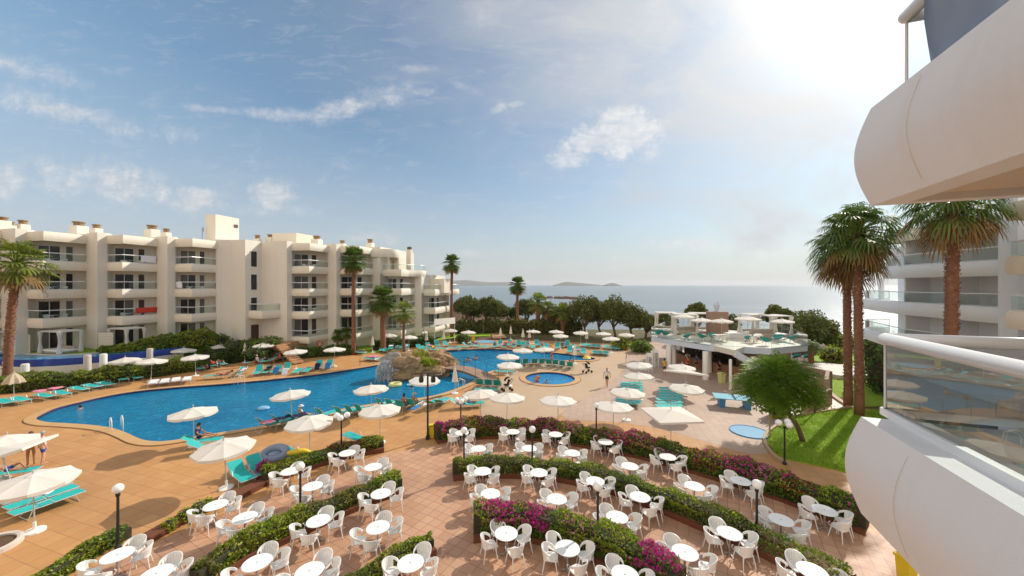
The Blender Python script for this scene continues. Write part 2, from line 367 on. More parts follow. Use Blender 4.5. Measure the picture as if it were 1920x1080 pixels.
mat('bougainvillea', (.72, .05, .38), .6, island=.7, col2=(.36, .015, .12), transl=.4)
mat('bougain_pink', (.75, .2, .42), .6, island=.7, col2=(.45, .07, .2), transl=.3)
mat('red_leaf', (.40, .09, .05), .6, island=.7, col2=(.14, .03, .02), transl=.2)
mat('trunk', (.20, .125, .075), .85, var=.6, vscale=4, col2=(.09, .05, .03), bump=.5, bscale=14)
mat('palm_trunk', (.30, .13, .07), .85, island=.6, col2=(.13, .06, .035), bump=.8, bscale=16)
mat('palm_scale', (.38, .25, .17), .85, island=.9, col2=(.17, .075, .045))
mat('frond', (.16, .25, .04), .5, island=.8, col2=(.045, .09, .02), transl=.35)
mat('frond_light', (.26, .31, .04), .5, island=.8, col2=(.09, .14, .02), transl=.35)
mat('frond_dead', (.33, .20, .06), .8, island=.8, col2=(.15, .085, .03), transl=.2)
mat('pine_leaf', (.19, .21, .035), .7, island=.9, col2=(.05, .07, .015), transl=.25)
mat('fern_leaf', (.30, .44, .035), .5, island=.85, col2=(.06, .17, .015), transl=.45)
mat('bush_leaf', (.12, .20, .025), .6, island=.8, col2=(.04, .08, .012), transl=.3)
mat('yellow_leaf', (.42, .42, .02), .5, island=.7, col2=(.16, .24, .015), transl=.3)
mat('rock', (.46, .30, .15), .8, var=1.0, vscale=1.1, col2=(.10, .06, .035), bump=1.0, bscale=5)
mat('rock_grey', (.33, .31, .28), .7, var=.8, vscale=1.5, col2=(.15, .14, .12), bump=1.0, bscale=4)
m = bpy.data.materials.new('water_white'); m.use_nodes = True; MATS['water_white'] = m; t = m.node_tree; b = t.nodes['Principled BSDF']; b.inputs['Base Color'].default_value = (.7, .76, .8, 1); b.inputs['Roughness'].default_value = .2
geo = t.nodes.new('ShaderNodeNewGeometry'); mp_ = t.nodes.new('ShaderNodeMapping'); mp_.inputs['Scale'].default_value = (7, 7, .5); t.links.new(geo.outputs['Position'], mp_.inputs[0]); n = N(t, 'ShaderNodeTexNoise', i_Scale=1.3, i_Detail=6.0, i_Roughness=.7); t.links.new(mp_.outputs[0], n.inputs['Vector'])
tr = t.nodes.new('ShaderNodeBsdfTransparent'); mx = t.nodes.new('ShaderNodeMixShader'); t.links.new(math_(t, 'MULTIPLY', math_(t, 'SUBTRACT', n.outputs[0], .46, clamp=True), 4.5, clamp=True), mx.inputs[0]); t.links.new(tr.outputs[0], mx.inputs[1]); t.links.new(b.outputs[0], mx.inputs[2]); t.links.new(mx.outputs[0], t.nodes['Material Output'].inputs[0])
mat('brick_brown', (.36, .235, .165), .8, var=.4, vscale=2)
mat('bar_counter', (.33, .17, .09), .6, var=.3)
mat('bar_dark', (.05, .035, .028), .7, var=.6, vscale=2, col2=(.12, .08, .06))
mat('stone_white', (.66, .60, .54), .7, var=.4, vscale=1.5, col2=(.5, .43, .37))
mat('yellow_plastic', (.80, .58, .02), .45)
mat('pale_yellow', (.62, .62, .25), .5)
mat('red_plastic', (.62, .06, .05), .5)
mat('light_blue', (.24, .48, .72), .35, var=.25, vscale=2, col2=(.17, .38, .62))
mat('table_blue', (.22, .52, .66), .4)
mat('blue_paint', (.06, .25, .5), .5)
mat('towel_red', (.62, .055, .03), .9)
mat('towel_white', (.82, .82, .85), .9)
mat('towel_navy', (.01, .014, .06), .9)
mat('towel_blue', (.03, .2, .45), .9)
mat('towel_pink', (.65, .12, .25), .9, var=.6, vscale=8, col2=(.8, .55, .6))
mat('towel_grey', (.26, .33, .44), .9, var=.2, vscale=2)
mat('cloth_red', (.5, .04, .04), .9); mat('cloth_black', (.012, .012, .016), .9); mat('cloth_yellow', (.7, .48, .02), .9); mat('cloth_white', (.72, .72, .78), .9); mat('cloth_blue', (.03, .10, .42), .9); mat('cloth_navy', (.02, .025, .1), .9)
mat('skin', (.52, .25, .14), .55, objvar=.8, col2=(.36, .16, .085)); mat('skin_pale', (.66, .38, .25), .55)
mat('hair_dark', (.02, .014, .01), .6); mat('hair_grey', (.4, .38, .35), .7); mat('hair_brown', (.12, .06, .03), .7)
mat('hill_green', (.11, .13, .10), .95, var=.6, vscale=.006, col2=(.2, .19, .16)); mat('scrub', (.17, .085, .045), .95, var=.9, vscale=.25, col2=(.06, .055, .025), bump=.8, bscale=1)
mat('curb', (.46, .33, .2), .7)
mat('tan_cushion', (.42, .36, .29), .9)
mat('wicker', (.4, .34, .27), .9)
glass('rail_glass', (.88, .96, .94), 1.5)
glass('upper_glass', (.95, .98, .98), 1.4)
glass('near_glass', (.84, .93, .91), 2.7)
# mosaic
m = mat('mosaic', (.02, .05, .34), .25); t = m.node_tree; b = t.nodes['Principled BSDF']; geo = t.nodes.new('ShaderNodeNewGeometry')
vo = N(t, 'ShaderNodeTexVoronoi', i_Scale=9.0); t.links.new(geo.outputs['Position'], vo.inputs['Vector']); cr = mixc(t, math_(t, 'MULTIPLY', math_(t, 'FRACT', math_(t, 'MULTIPLY', vo.outputs['Distance'], 7.0)), 1.0), (.012, .03, .24), (.045, .10, .42)); t.links.new(cr, b.inputs['Base Color'])
# pool water: tinted reflective surface over blue tiles
def water_mat(name, c1, c2, scale=2.2, bump=.25, rough=.04, spec=.5, ripple=.35):
    m = bpy.data.materials.new(name); m.use_nodes = True; t = m.node_tree; b = t.nodes['Principled BSDF']; MATS[name] = m
    geo = t.nodes.new('ShaderNodeNewGeometry'); b.inputs['Roughness'].default_value = rough; b.inputs['IOR'].default_value = 1.33; b.inputs['Specular IOR Level'].default_value = spec
    n = N(t, 'ShaderNodeTexNoise', i_Scale=scale, i_Detail=5.0, i_Roughness=.6, i_Distortion=.8); t.links.new(geo.outputs['Position'], n.inputs['Vector'])
    nn = N(t, 'ShaderNodeTexNoise', i_Scale=.16, i_Detail=3.0); t.links.new(geo.outputs['Position'], nn.inputs['Vector'])
    c = mixc(t, math_(t, 'MULTIPLY', math_(t, 'SUBTRACT', nn.outputs[0], .35, clamp=True), 3.0, clamp=True), c1, c2)
    c = mixc(t, math_(t, 'MULTIPLY', math_(t, 'SUBTRACT', n.outputs[0], .54, clamp=True), ripple * 8, clamp=True), c, tuple(min(1, x * 1.7 + .03) for x in c2))
    t.links.new(c, b.inputs['Base Color'])
    bn = N(t, 'ShaderNodeBump', i_Strength=bump, i_Distance=.2); t.links.new(n.outputs[0], bn.inputs['Height']); t.links.new(bn.outputs[0], b.inputs['Normal'])
    return m
water_mat('pool_water', (.0, .15, .31), (.001, .23, .42), scale=2.6, bump=.4, ripple=.35, spec=.22)
water_mat('pool_water_light', (.01, .16, .42), (.02, .26, .55), scale=3)
water_mat('raised_water', (.01, .17, .40), (.03, .32, .55), scale=1.0)
# sea
m = bpy.data.materials.new('sea'); m.use_nodes = True; MATS['sea'] = m; t = m.node_tree; b = t.nodes['Principled BSDF']; b.inputs['Base Color'].default_value = (.16, .24, .29, 1); b.inputs['Roughness'].default_value = .28; b.inputs['IOR'].default_value = 1.33
geo = t.nodes.new('ShaderNodeNewGeometry'); mp_ = t.nodes.new('ShaderNodeMapping'); mp_.inputs['Scale'].default_value = (.35, 1, 1); t.links.new(geo.outputs['Position'], mp_.inputs[0])
n = N(t, 'ShaderNodeTexNoise', i_Scale=.35, i_Detail=9.0, i_Roughness=.72); t.links.new(mp_.outputs[0], n.inputs['Vector'])
bn = N(t, 'ShaderNodeBump', i_Strength=.55, i_Distance=1.0); t.links.new(n.outputs[0], bn.inputs['Height']); t.links.new(bn.outputs[0], b.inputs['Normal'])
n = N(t, 'ShaderNodeTexNoise', i_Scale=.02, i_Detail=6.0, i_Roughness=.65); t.links.new(mp_.outputs[0], n.inputs['Vector'])
t.links.new(mixc(t, math_(t, 'MULTIPLY', math_(t, 'SUBTRACT', n.outputs[0], .4, clamp=True), 3.0, clamp=True), (.16, .20, .225), (.25, .28, .30)), b.inputs['Base Color'])
# ================================================================ SETTING
def circ(c, r, n=40): return [Vector((c[0] + r * math.cos(2 * math.pi * k / n), c[1] + r * math.sin(2 * math.pi * k / n), 0)) for k in range(n)]
main_px = [(68, 786), (85, 775), (110, 765), (150, 755), (200, 743.5), (260, 734), (330, 727), (400, 722), (470, 716), (540, 709), (600, 702), (660, 693), (712, 684), (760, 673), (805, 664), (840, 658), (880, 655.5), (930, 655), (980, 657), (1030, 661), (1070, 665), (1100, 669), (1116, 673), (1105, 676), (1075, 676), (1040, 678), (1000, 681), (960, 687), (930, 694), (905, 702), (897, 707), (880, 719), (840, 735), (800, 745), (750, 751.5), (700, 758), (640, 768), (580, 783), (520, 794), (470, 803), (420, 811), (370, 819), (330, 826), (295, 829), (265, 825), (240, 814), (215, 805), (180, 799), (130, 795), (88, 792.5)]
pool = spline([G(x, y) for x, y in main_px], 4, True)
if sum(a.x * b.y - b.x * a.y for a, b in zip(pool, pool[1:] + pool[:1])) < 0: pool.reverse()
kid_c = G(1031, 709.5); kid = circ(kid_c, 2.45)
land = [(-160, -60), (75, -60), (75, 60), (46, 64), (36, 71), (22, 74), (8, 73), (0, 78), (-3, 95), (2, 118), (-6, 140), (-40, 150), (-160, 150)]
sheet('ground', land, -.03, 'soil', [pool, kid], thick=9)
deck = [(-46, -9), (30, -9), (30, 18), (22.5, 21), (27, 31), (33, 36), (36, 42), (24, 57), (16, 60), (6, 62), (-5, 63), (-11, 60), (-18, 52), (-26, 50), (-31, 47.5), (-36, 38), (-40, 33), (-46, 31)]
sheet('pool_deck', deck, 0.0, 'deck_tiles', [pool, kid])
op = offset(pool, -.55, True); sheet('pool_coping', op, .055, 'coping', [pool], thick=.055)
ok_ = circ(kid_c, 3.0); sheet('wading_pool_coping', ok_, .055, 'coping', [kid], thick=.055)
oe = offset(pool, -.62, True); sheet('coping_joint', oe, .008, 'coping_edge', [op])
sheet('coping_joint_wading', circ(kid_c, 3.07), .008, 'coping_edge', [ok_])
def shell(name, poly, z0, z1):
    mb = MB(); n = len(poly); mb.add([(p.x, p.y, z0) for p in poly] + [(p.x, p.y, z1) for p in poly], [(i, (i + 1) % n, n + (i + 1) % n, n + i) for i in range(n)]); return struct(mb.obj(name, 'mosaic', norm=False))
shell('pool_wall', pool, -.6, .054); shell('wading_pool_wall', kid, -.5, .054)
sheet('pool_water', pool, -.13, 'pool_water'); sheet('wading_pool_water', kid, -.10, 'pool_water_light')
# paving zones
pink = [G(x, y) for x, y in [(1196, 640), (1230, 634), (1300, 640)]] + [Vector((31, 40, 0)), Vector((26.5, 32, 0)), Vector((22, 26, 0)), G(1480, 782)] + [G(x, y) for x, y in [(1452, 803), (1438, 816), (1448, 846), (1400, 850), (1330, 830), (1240, 805), (1160, 792), (1060, 785), (1065, 765), (1100, 745), (1135, 725), (1160, 705), (1172, 685), (1176, 660)]]
sheet('paving_by_bar', spline(pink, 3, True), .004, 'pink_tiles')
sand = [G(x, y) for x, y in [(1176, 660), (1172, 685), (1160, 705), (1135, 725), (1100, 745), (1065, 765), (1040, 785), (905, 790), (900, 757), (870, 742), (905, 722), (935, 712), (960, 700), (975, 690), (1010, 684), (1060, 681), (1110, 679), (1130, 668), (1120, 660), (1150, 650)]]
sheet('sand_coloured_paving', sand, .004, 'sand_paving', [circ(kid_c, 3.1)])
terr = [G(x, y) for x, y in [(812, 836), (720, 850), (560, 905), (280, 1022)]] + [Vector((-16, 9.5, 0)), Vector((-13, 3, 0)), Vector((15, 3, 0)), Vector((15.2, 13.2, 0)), G(1560, 985), G(1440, 930), G(1250, 872), G(1100, 838), G(960, 824), G(870, 826)]
sheet('dining_terrace', terr, .004, 'terrace_tiles')
sheet('terrace_edge_paving', [(9.0, 3), (15, 3), (15.2, 13.6), (14.2, 13.6)], .008, 'pale_tiles')
# sea
mb = MB(); mb.add([(-11500, 20, -6.5), (11500, 20, -6.5), (11500, 11900, -6.5), (-11500, 11900, -6.5)], [(0, 1, 2, 3)]); struct(mb.obj('sea', 'sea', norm=False))
mb = MB(); mb.add([(-11500, -11500, -8), (11500, -11500, -8), (11500, 60, -8), (-11500, 60, -8)], [(0, 1, 2, 3)]); struct(mb.obj('far_ground', 'soil', norm=False))
# islands and far hills
def ridge(name, pts, dist, depth, m):
    mb = MB(); n = len(pts); rows = 7; vs = []
    for j in range(rows):
        k = math.sin(math.pi * j / (rows - 1)) ** .7; y = dist + depth * j / (rows - 1)
        for i, (px, py) in enumerate(pts): vs.append(((px - 960) * dist / F, y + random.uniform(-.05, .05) * depth, -7 + max(0, (HZ - py) * dist / F + H + 7) * k * (1 if j else 0)))
    fs = [(j * n + i, j * n + i + 1, (j + 1) * n + i + 1, (j + 1) * n + i) for j in range(rows - 1) for i in range(n - 1)]
    return struct(mb.add(vs, fs).obj(name, m, smooth=True, norm=False))
ridge('hills', [(700, 534), (760, 531), (800, 528), (830, 526), (845, 524.5), (862, 523.8), (875, 525), (890, 527), (905, 527.8), (925, 528.5), (945, 528), (957, 530), (975, 533), (985, 534.6)], 6000, 1500, 'hill_green')
ridge('island', [(1043, 534.6), (1050, 532), (1058, 529.6), (1066, 528), (1075, 528.6), (1088, 530), (1100, 531), (1115, 532.6), (1128, 533.6), (1136, 534.6)], 5000, 500, 'hill_green')
ridge('small_island', [(1140, 534.6), (1145, 532.2), (1151, 530.4), (1158, 530.6), (1163, 532.8), (1167, 534.6)], 4500, 300, 'hill_green')
# scrub headland to the left, low rocks
mb = MB(); nx, ny = 40, 14; vs = []
for j in range(ny):
    for i in range(nx):
        x = -75 + 85 * i / (nx - 1); y = 76 + 80 * j / (ny - 1); e = min(1, (8 - x + (10 if j < 4 else 0)) / 14) if x > -6 else 1
        vs.append((x, y, -7 + max(0, e) * (8.2 + 2.2 * math.sin(x * .21 + j) * math.cos(y * .13) + random.uniform(-.5, .5)) * min(1, (ny - 1 - j) / 4) * (.8 if j == 0 else 1)))
mb.add(vs, [(j * nx + i, j * nx + i + 1, (j + 1) * nx + i + 1, (j + 1) * nx + i) for j in range(ny - 1) for i in range(nx - 1)])
struct(mb.obj('headland', 'scrub', norm=False))
def rockmesh(c, sx, sy, sz, seed, sub=4, amp=.28):
    bm = bmesh.new(); bmesh.ops.create_icosphere(bm, subdivisions=sub, radius=1); rr = random.Random(seed)
    from mathutils import noise
    off = Vector((rr.uniform(0, 99), rr.uniform(0, 99), rr.uniform(0, 99)))
    for v in bm.verts:
        p = v.co.copy(); d = 1 + amp * noise.fractal(p * 1.3 + off, 1.0, 2.0, 4) + amp * .55 * abs(noise.noise(p * 3.1 + off)); q = p * d
        cell = noise.cell(p * 1.7 + off) * .08; q *= 1 + cell
        v.co = Vector((q.x * sx + c[0], q.y * sy + c[1], q.z * sz + c[2]))
    return bm
def rock(name, parts, m, label, cat='rock', parent=None):
    bm = bmesh.new()
    for i, (c, sx, sy, sz, sd_) in enumerate(parts):
        b2 = rockmesh(c, sx, sy, sz, sd_); me = bpy.data.meshes.new('t'); b2.to_mesh(me); b2.free(); bm.from_mesh(me); bpy.data.meshes.remove(me)
    me = bpy.data.meshes.new(name); bm.to_mesh(me); bm.free(); me.materials.append(MATS[m])
    o = bpy.data.objects.new(name, me); C.objects.link(o)
    if parent is not None: o.parent = parent
    elif label: tag(o, label, cat)
    return o
for i, (px, py, w) in enumerate([(1046, 559.5, 3), (1060, 560, 5), (1078, 561, 4), (1030, 559, 3)]):
    p = G(px, py, -6.5); struct(rock('shore_rock', [((p.x, p.y, -6.3), w * 1.6, 7, 2.2, 50 + i)], 'scrub', None))
# ---------------------------------------------------------------- lawns, patio, kerbs on the right
lawn1 = [G(x, y) for x, y in [(1441, 815), (1452, 806), (1470, 792), (1487, 784), (1530, 776), (1597, 767)]] + [GY(1680, 27.5), GY(1680, 18.5)] + [G(x, y) for x, y in [(1640, 900), (1560, 880), (1475, 862), (1450, 848), (1438, 830)]]
sheet('lawn', lawn1, .06, 'lawn', thick=.06)
lawn2 = [G(x, y) for x, y in [(1552, 732), (1558, 708), (1600, 704), (1680, 706), (1700, 760), (1603, 764)]]
sheet('lawn', lawn2, .06, 'lawn', thick=.06)
sheet('lawn', [G(x, y) for x, y in [(1520, 676), (1540, 655), (1580, 652), (1640, 655), (1680, 690), (1600, 690)]], .05, 'lawn', thick=.05)
sheet('lawn', [Vector((-30, 50, 0)), G(640, 666), G(700, 662), G(745, 656), Vector((-13.5, 58.5, 0)), Vector((-12.5, 66, 0)), Vector((-30, 60, 0))], .05, 'lawn', thick=.05)
sheet('lawn', [G(x, y) for x, y in [(812, 640), (850, 634), (880, 631), (920, 631), (922, 620), (905, 606), (850, 606), (835, 615)]], .05, 'lawn', thick=.05)
sheet('lawn', [G(x, y) for x, y in [(935, 634), (1010, 634), (1080, 642), (1180, 645), (1222, 642), (1215, 618), (1080, 618), (960, 616)]], .02, 'lawn_dry')
sheet('garden_path', [G(x, y) for x, y in [(915, 614), (935, 614), (950, 634), (925, 636)]], .07, 'path_orange')
def kerb(pts, w=.16, h=.13, m='curb'):
    q = offset(pts, w); s_ = MB(); n = len(pts); vs = [(p.x, p.y, 0) for p in pts] + [(p.x, p.y, 0) for p in q] + [(p.x, p.y, h) for p in pts] + [(p.x, p.y, h) for p in q]; fs = []
    for i in range(n - 1): fs += [(i, i + 1, 2 * n + i + 1, 2 * n + i), (n + i + 1, n + i, 3 * n + i, 3 * n + i + 1), (2 * n + i, 2 * n + i + 1, 3 * n + i + 1, 3 * n + i)]
    fs += [(0, 2 * n, 3 * n, n), (n - 1, 2 * n - 1, 4 * n - 1, 3 * n - 1)]
    return struct(s_.add(vs, fs).obj('kerb', m, norm=False))
kerb(spline([G(x, y) for x, y in [(1485, 874), (1462, 862), (1447, 848), (1437, 830), (1440, 815), (1452, 805), (1470, 791), (1487, 783), (1530, 775), (1597, 766)]], 5))
kerb(spline([G(x, y) for x, y in [(1552, 732), (1575, 750), (1602, 767)]], 3), w=-.35, h=.16)
sheet('patio', [G(x, y) for x, y in [(1470, 768), (1500, 745), (1550, 733), (1597, 764), (1530, 774), (1487, 781)]], .012, 'pale_tiles')
mb = MB(); mb.prism([G(x, y, .45) for x, y in [(1490, 684), (1545, 680), (1625, 688), (1640, 704), (1575, 704), (1542, 698)]], 0, .45); o = tag(mb.obj('garden_platform', 'stone_white'), 'low white paved platform beside the small palm near the lawn', 'platform')
mb = MB()
a, b_ = G(1553, 757), G(1468, 762)
mb.wall(a, G(1556, 736), 0, 1.9, .25); mb.wall(G(1490, 716), G(1556, 733), 0, 1.7, .3); mb.wall(a, G(1505, 775), 0, 1.2, .25)
tag(mb.obj('brick_wall', 'brick_brown'), 'brown tiled garden wall with pale coping behind the feathery tree', 'wall')

# ================================================================ LEFT HOTEL WING
KS = 1.027
E1 = Vector((.978, -.208, 0)); E2 = Vector((.208, .978, 0))
def P2(x, y): return Vector((x * KS, y * KS, 0))
hotel = thing('apartment_building', 'long cream hotel wing of stepped bays with balconies beyond the pool', 'building')
def bulge(t_): return .16 * math.sin(math.pi * min(1, .25 + t_ * .75))
def band(path, z0, z1, name, parent, m='cream_band', closed_top=True, depth=.22, round_end=0, bul=.16, rows=8, inner=True):
    """solid parapet band along PATH (outside on the right hand side when walking) with an outward belly"""
    mb = MB(); n = len(path); rowsv = []
    for j in range(rows + 1):
        t_ = j / rows; o_ = offset(path, -bul * math.sin(math.pi * (.12 + .80 * t_)) + bul * .35); rowsv.append([(p.x, p.y, z0 + (z1 - z0) * t_) for p in o_])
    inn = offset(path, depth); rowsv.append([(p.x, p.y, z1) for p in inn]); rowsv.append([(p.x, p.y, z0) for p in inn])
    vs = [v for r_ in rowsv for v in r_]; k = len(rowsv); fs = []
    for j in range(k):
        for i in range(n - 1): fs.append((j * n + i, j * n + i + 1, ((j + 1) % k) * n + i + 1, ((j + 1) % k) * n + i))
    fs += [tuple(j * n for j in range(k)), tuple(j * n + n - 1 for j in reversed(range(k)))]
    return mb.add(vs, fs).obj(name, m, parent)
def rail(path, z, gz0, parent, inset=.06, r=.05, glassm='rail_glass', posts=True):
    p = offset(path, inset); mb = MB(); mb.tube([(q.x, q.y, z) for q in p], r, 6); mb.tube([(q.x, q.y, gz0 + .03) for q in p], r * .7, 4)
    if posts:
        for q in (p[0], p[-1]): mb.box((q.x, q.y, (z + gz0) / 2), (.05, .05, z - gz0))
    mb.obj('railing', 'rail_white', parent)
    mb = MB()
    for a, b in zip(p, p[1:]): mb.add([(a.x, a.y, gz0), (b.x, b.y, gz0), (b.x, b.y, z), (a.x, a.y, z)], [(0, 1, 2, 3)])
    mb.obj('glass_panel', glassm, parent, norm=False)
def window(a, b, z0, z1, parent, m='win_dark', mull=1, name='window', proud=.0):
    """framed opening lying on the wall from a to b"""
    d = (b - a); L = d.length; d.normalize(); nrm = Vector((d.y, -d.x, 0)); rz = math.atan2(d.y, d.x); c = (a + b) / 2 + nrm * (.012 + proud)
    mb = MB(); fw = .06
    for z in (z0 + fw / 2, z1 - fw / 2): mb.box((c.x + nrm.x * .03, c.y + nrm.y * .03, z), (L, .07, fw), rz)
    for k in range(mull + 2):
        q = a + d * (L * k / (mull + 1)) + nrm * (.012 + proud + .03); q += d * (fw / 2 if k == 0 else (-fw / 2 if k == mull + 1 else 0)); mb.box((q.x, q.y, (z0 + z1) / 2), (fw, .066, z1 - z0 - 2 * fw - .004), rz)
    f = mb.obj(name, 'win_frame' if name == 'window' else 'door_brown', parent)
    for k in range(mull + 1):
        w_ = L / (mull + 1); q = a + d * (w_ * (k + .5)) + nrm * (.012 + proud); mm = 'win_curtain' if (m == 'win_dark' and random.random() < .34) else m
        mb = MB(); mb.box((q.x, q.y, (z0 + z1) / 2), (w_ - .02, .02, z1 - z0 - .02), rz); mb.obj('pane', mm, f)
    return f
bays = [  # C, A->B width, B->D depth, floors, then the e1 run to the next corner
    dict(C=P2(-54.1, 33.9), s=2.14, t=3.2, fl=(4.85, 7.85, 10.85), cn=1, run=1.6),
    dict(C=P2(-49.1, 36.9), s=2.14, t=3.28, fl=(4.85, 7.85, 10.85), cn=1, run=1.6),
    dict(C=P2(-44.1, 39.7), s=2.14, t=3.28, fl=(4.85, 7.85, 10.85), cn=1, run=1.6),
    dict(C=P2(-39.6, 42.9), s=2.42, t=2.85, fl=(4.85, 7.85, 10.85), cn=1, run=1.3),
    'stair',
    dict(C=P2(-28.7, 47.6), s=2.55, t=3.5, fl=(4.8, 7.8, 10.8), cn=1, run=1.35),
    dict(C=P2(-24.0, 51.0), s=2.45, t=4.0, fl=(4.8, 7.8, 10.8), cn=2, run=1.3),
]
path = []; front = []
Cs = [None] * 9
stairC = [P2(-34.9, 46.5), P2(-32.95, 46.1), P2(-32.5, 48.4), P2(-28.7, 47.6)]
def bay(bd, idx, terrace=None):
    c = bd['C']; A = c + E2 * .835 * KS; B = A + E1 * bd['s'] * KS; D = B + E2 * bd['t'] * KS
    Ai = A - E1 * .85 + E2 * .95; Di = D - E1 * 1.0 + E2 * .45
    for k, zb in enumerate(bd['fl']):
        bal = thing('balcony', None, None); bal.parent = hotel
        bpath = [A - E1 * .02, B, D + E2 * .12]
        band(bpath, zb, zb + .92, 'parapet', bal)
        mb = MB(); mb.prism([A, B + E1 * -.12 + E2 * .05, D - E1 * .1, Di, Ai], zb + .1, zb + .5); mb.obj('floor_slab', 'cream_band', bal)
        rail(bpath, zb + 1.78, zb + .93, bal)
    zt = bd.get('top', 13.85)
    if bd.get('cn'):
        cn = thing('roof_canopy', None, None); cn.parent = hotel; rp = [A - E1 * .02, B + E1 * .1, D + E1 * .1 + E2 * .12]
        band(rp, 13.85, 14.82, 'canopy_band', cn); mb = MB(); mb.prism([A, B, D, Di, Ai], 13.95, 14.7); mb.obj('canopy_slab', 'cream_band', cn)
    d = Di - Ai
    if idx >= 5: bal = thing('balcony', None, None); bal.parent = hotel; band(bpath, 1.55, 2.35, 'parapet', bal); rail(bpath, 3.2, 2.36, bal)
    for zb in [1.85] + list(bd['fl']):
        z0, z1 = zb + .52, zb + 2.72
        window(Ai + d * .05, Ai + d * .50, z0, z1, hotel, 'win_dark', 1)
        window(Ai + d * .59, Ai + d * .76, z0, z1, hotel, 'win_dark' if (idx + int(zb)) % 3 else 'door_brown', 0)
    return A, B, D, Ai, Di
facade = []; BP = []
for i, bd in enumerate(bays):
    if bd == 'stair': facade += [stairC[0] - E2 * .0, stairC[1], stairC[2]]; continue
    A, B, D, Ai, Di = bay(bd, i); BP.append((A, B, D, Ai, Di))
    facade += [bd['C'], A, Ai, Di, D]
facade.append(BP[-1][2] + E1 * 1.2 * KS)
C6 = facade[-1]
back = C6 + E2 * 11
mass = facade + [back, facade[0] + E2 * 14 + E1 * -2]
mb = MB(); mb.prism(mass, 0, 15.05); mb.obj('wall', 'white_wall', hotel, norm=False)
mb = MB()
for a, b in zip(facade, facade[1:]):
    pass
# stair section windows on the side face, door, odd balcony
sA, sB = stairC[1], stairC[2]
for zb in (5.6, 8.6, 11.6):
    dd = sB - sA; window(sA + dd * .30, sA + dd * .72, zb, zb + 2.1, hotel, 'win_dark', 0)
dd = sB - sA; window(sA + dd * .35, sA + dd * .8, 1.9, 4.1, hotel, 'door_brown', 0, name='door')
bal = thing('balcony', None, None); bal.parent = hotel
bp = [stairC[1] + E2 * .5, stairC[1] + E2 * .4 + E1 * 2.4 - E2 * .2, stairC[2] + E1 * 3.0]
band(bp, 5.0, 5.95, 'parapet', bal); rail(bp, 6.85, 5.96, bal); mb = MB(); mb.prism(bp + [stairC[2]], 5.1, 5.5); mb.obj('floor_slab', 'cream_band', bal)
# lift tower and penthouse
def ebox(c, l, w, z0, z1, name, m='white_wall', parent=hotel):
    mb = MB(); mb.prism([c, c + E1 * l, c + E1 * l + E2 * w, c + E2 * w], z0, z1); return mb.obj(name, m, parent)
tc0 = P2(-39.9, 50.2) * 1.0
ebox(Vector((-39.7, 50, 0)) - E1 * 1.7, 1.7, 3.4, 15.0, 18.75, 'lift_tower')
mb = MB(); q = Vector((-39.7, 50, 0)) + E2 * 2.9; mb.box((q.x + .05, q.y, 17.6), (.1, .5, .4), math.atan2(E2.y, E2.x) - math.pi / 2); mb.obj('vent', 'chimney_cap', hotel)
ebox(Vector((-35.6, 55.4, 0)), 4.2, 4, 15.0, 16.9, 'penthouse', 'cream_band')
def chimney(px, Yd, ytop, ybase, w, big=1):
    zt = H + (HZ - ytop) * Yd / F; zb = H + (HZ - ybase) * Yd / F; p = GY(px, Yd); ww = w * Yd / F
    mb = MB(); mb.box((p.x, p.y, (zb + 14.9) / 2), (ww * 1.1, ww * .9, zb - 14.9), R(-12)); c = mb.obj('chimney', 'white_wall', hotel)
    mb = MB(); h = zt - zb; mb.lathe([(ww * .36, zb - .02), (ww * .40, zb + h * .5), (ww * .36, zb + h * .78)], 12, (p.x, p.y, 0)); mb.lathe([(0, zb + h * .78), (ww * .48, zb + h * .78), (ww * .48, zt), (0, zt)], 12, (p.x, p.y, 0)); mb.obj('chimney_pot', 'chimney_pot', c)
for a in [(4, 39, 407, 414, 17), (20, 41, 416, 423, 11), (43, 42, 413, 421, 14), (148, 44, 416, 424, 19), (181, 47, 421, 428.5, 13), (285, 48, 422.5, 430.5, 17), (312, 50, 429, 436, 11), (483, 55, 441, 448, 10), (508, 56, 440, 445.5, 13), (572, 58, 446.5, 452, 8), (594, 56, 442.5, 449, 14), (642, 60, 451, 457, 10), (694, 62, 448.5, 456, 11)]: chimney(*a)
mb = MB(); p = GY(379, 50); mb.tube([(p.x, p.y, 14.9), (p.x, p.y, 17)], .05, 6); mb.box((p.x + .1, p.y, 16.7), (.15, .15, .5)); mb.obj('roof_aerial', 'metal_grey', hotel)
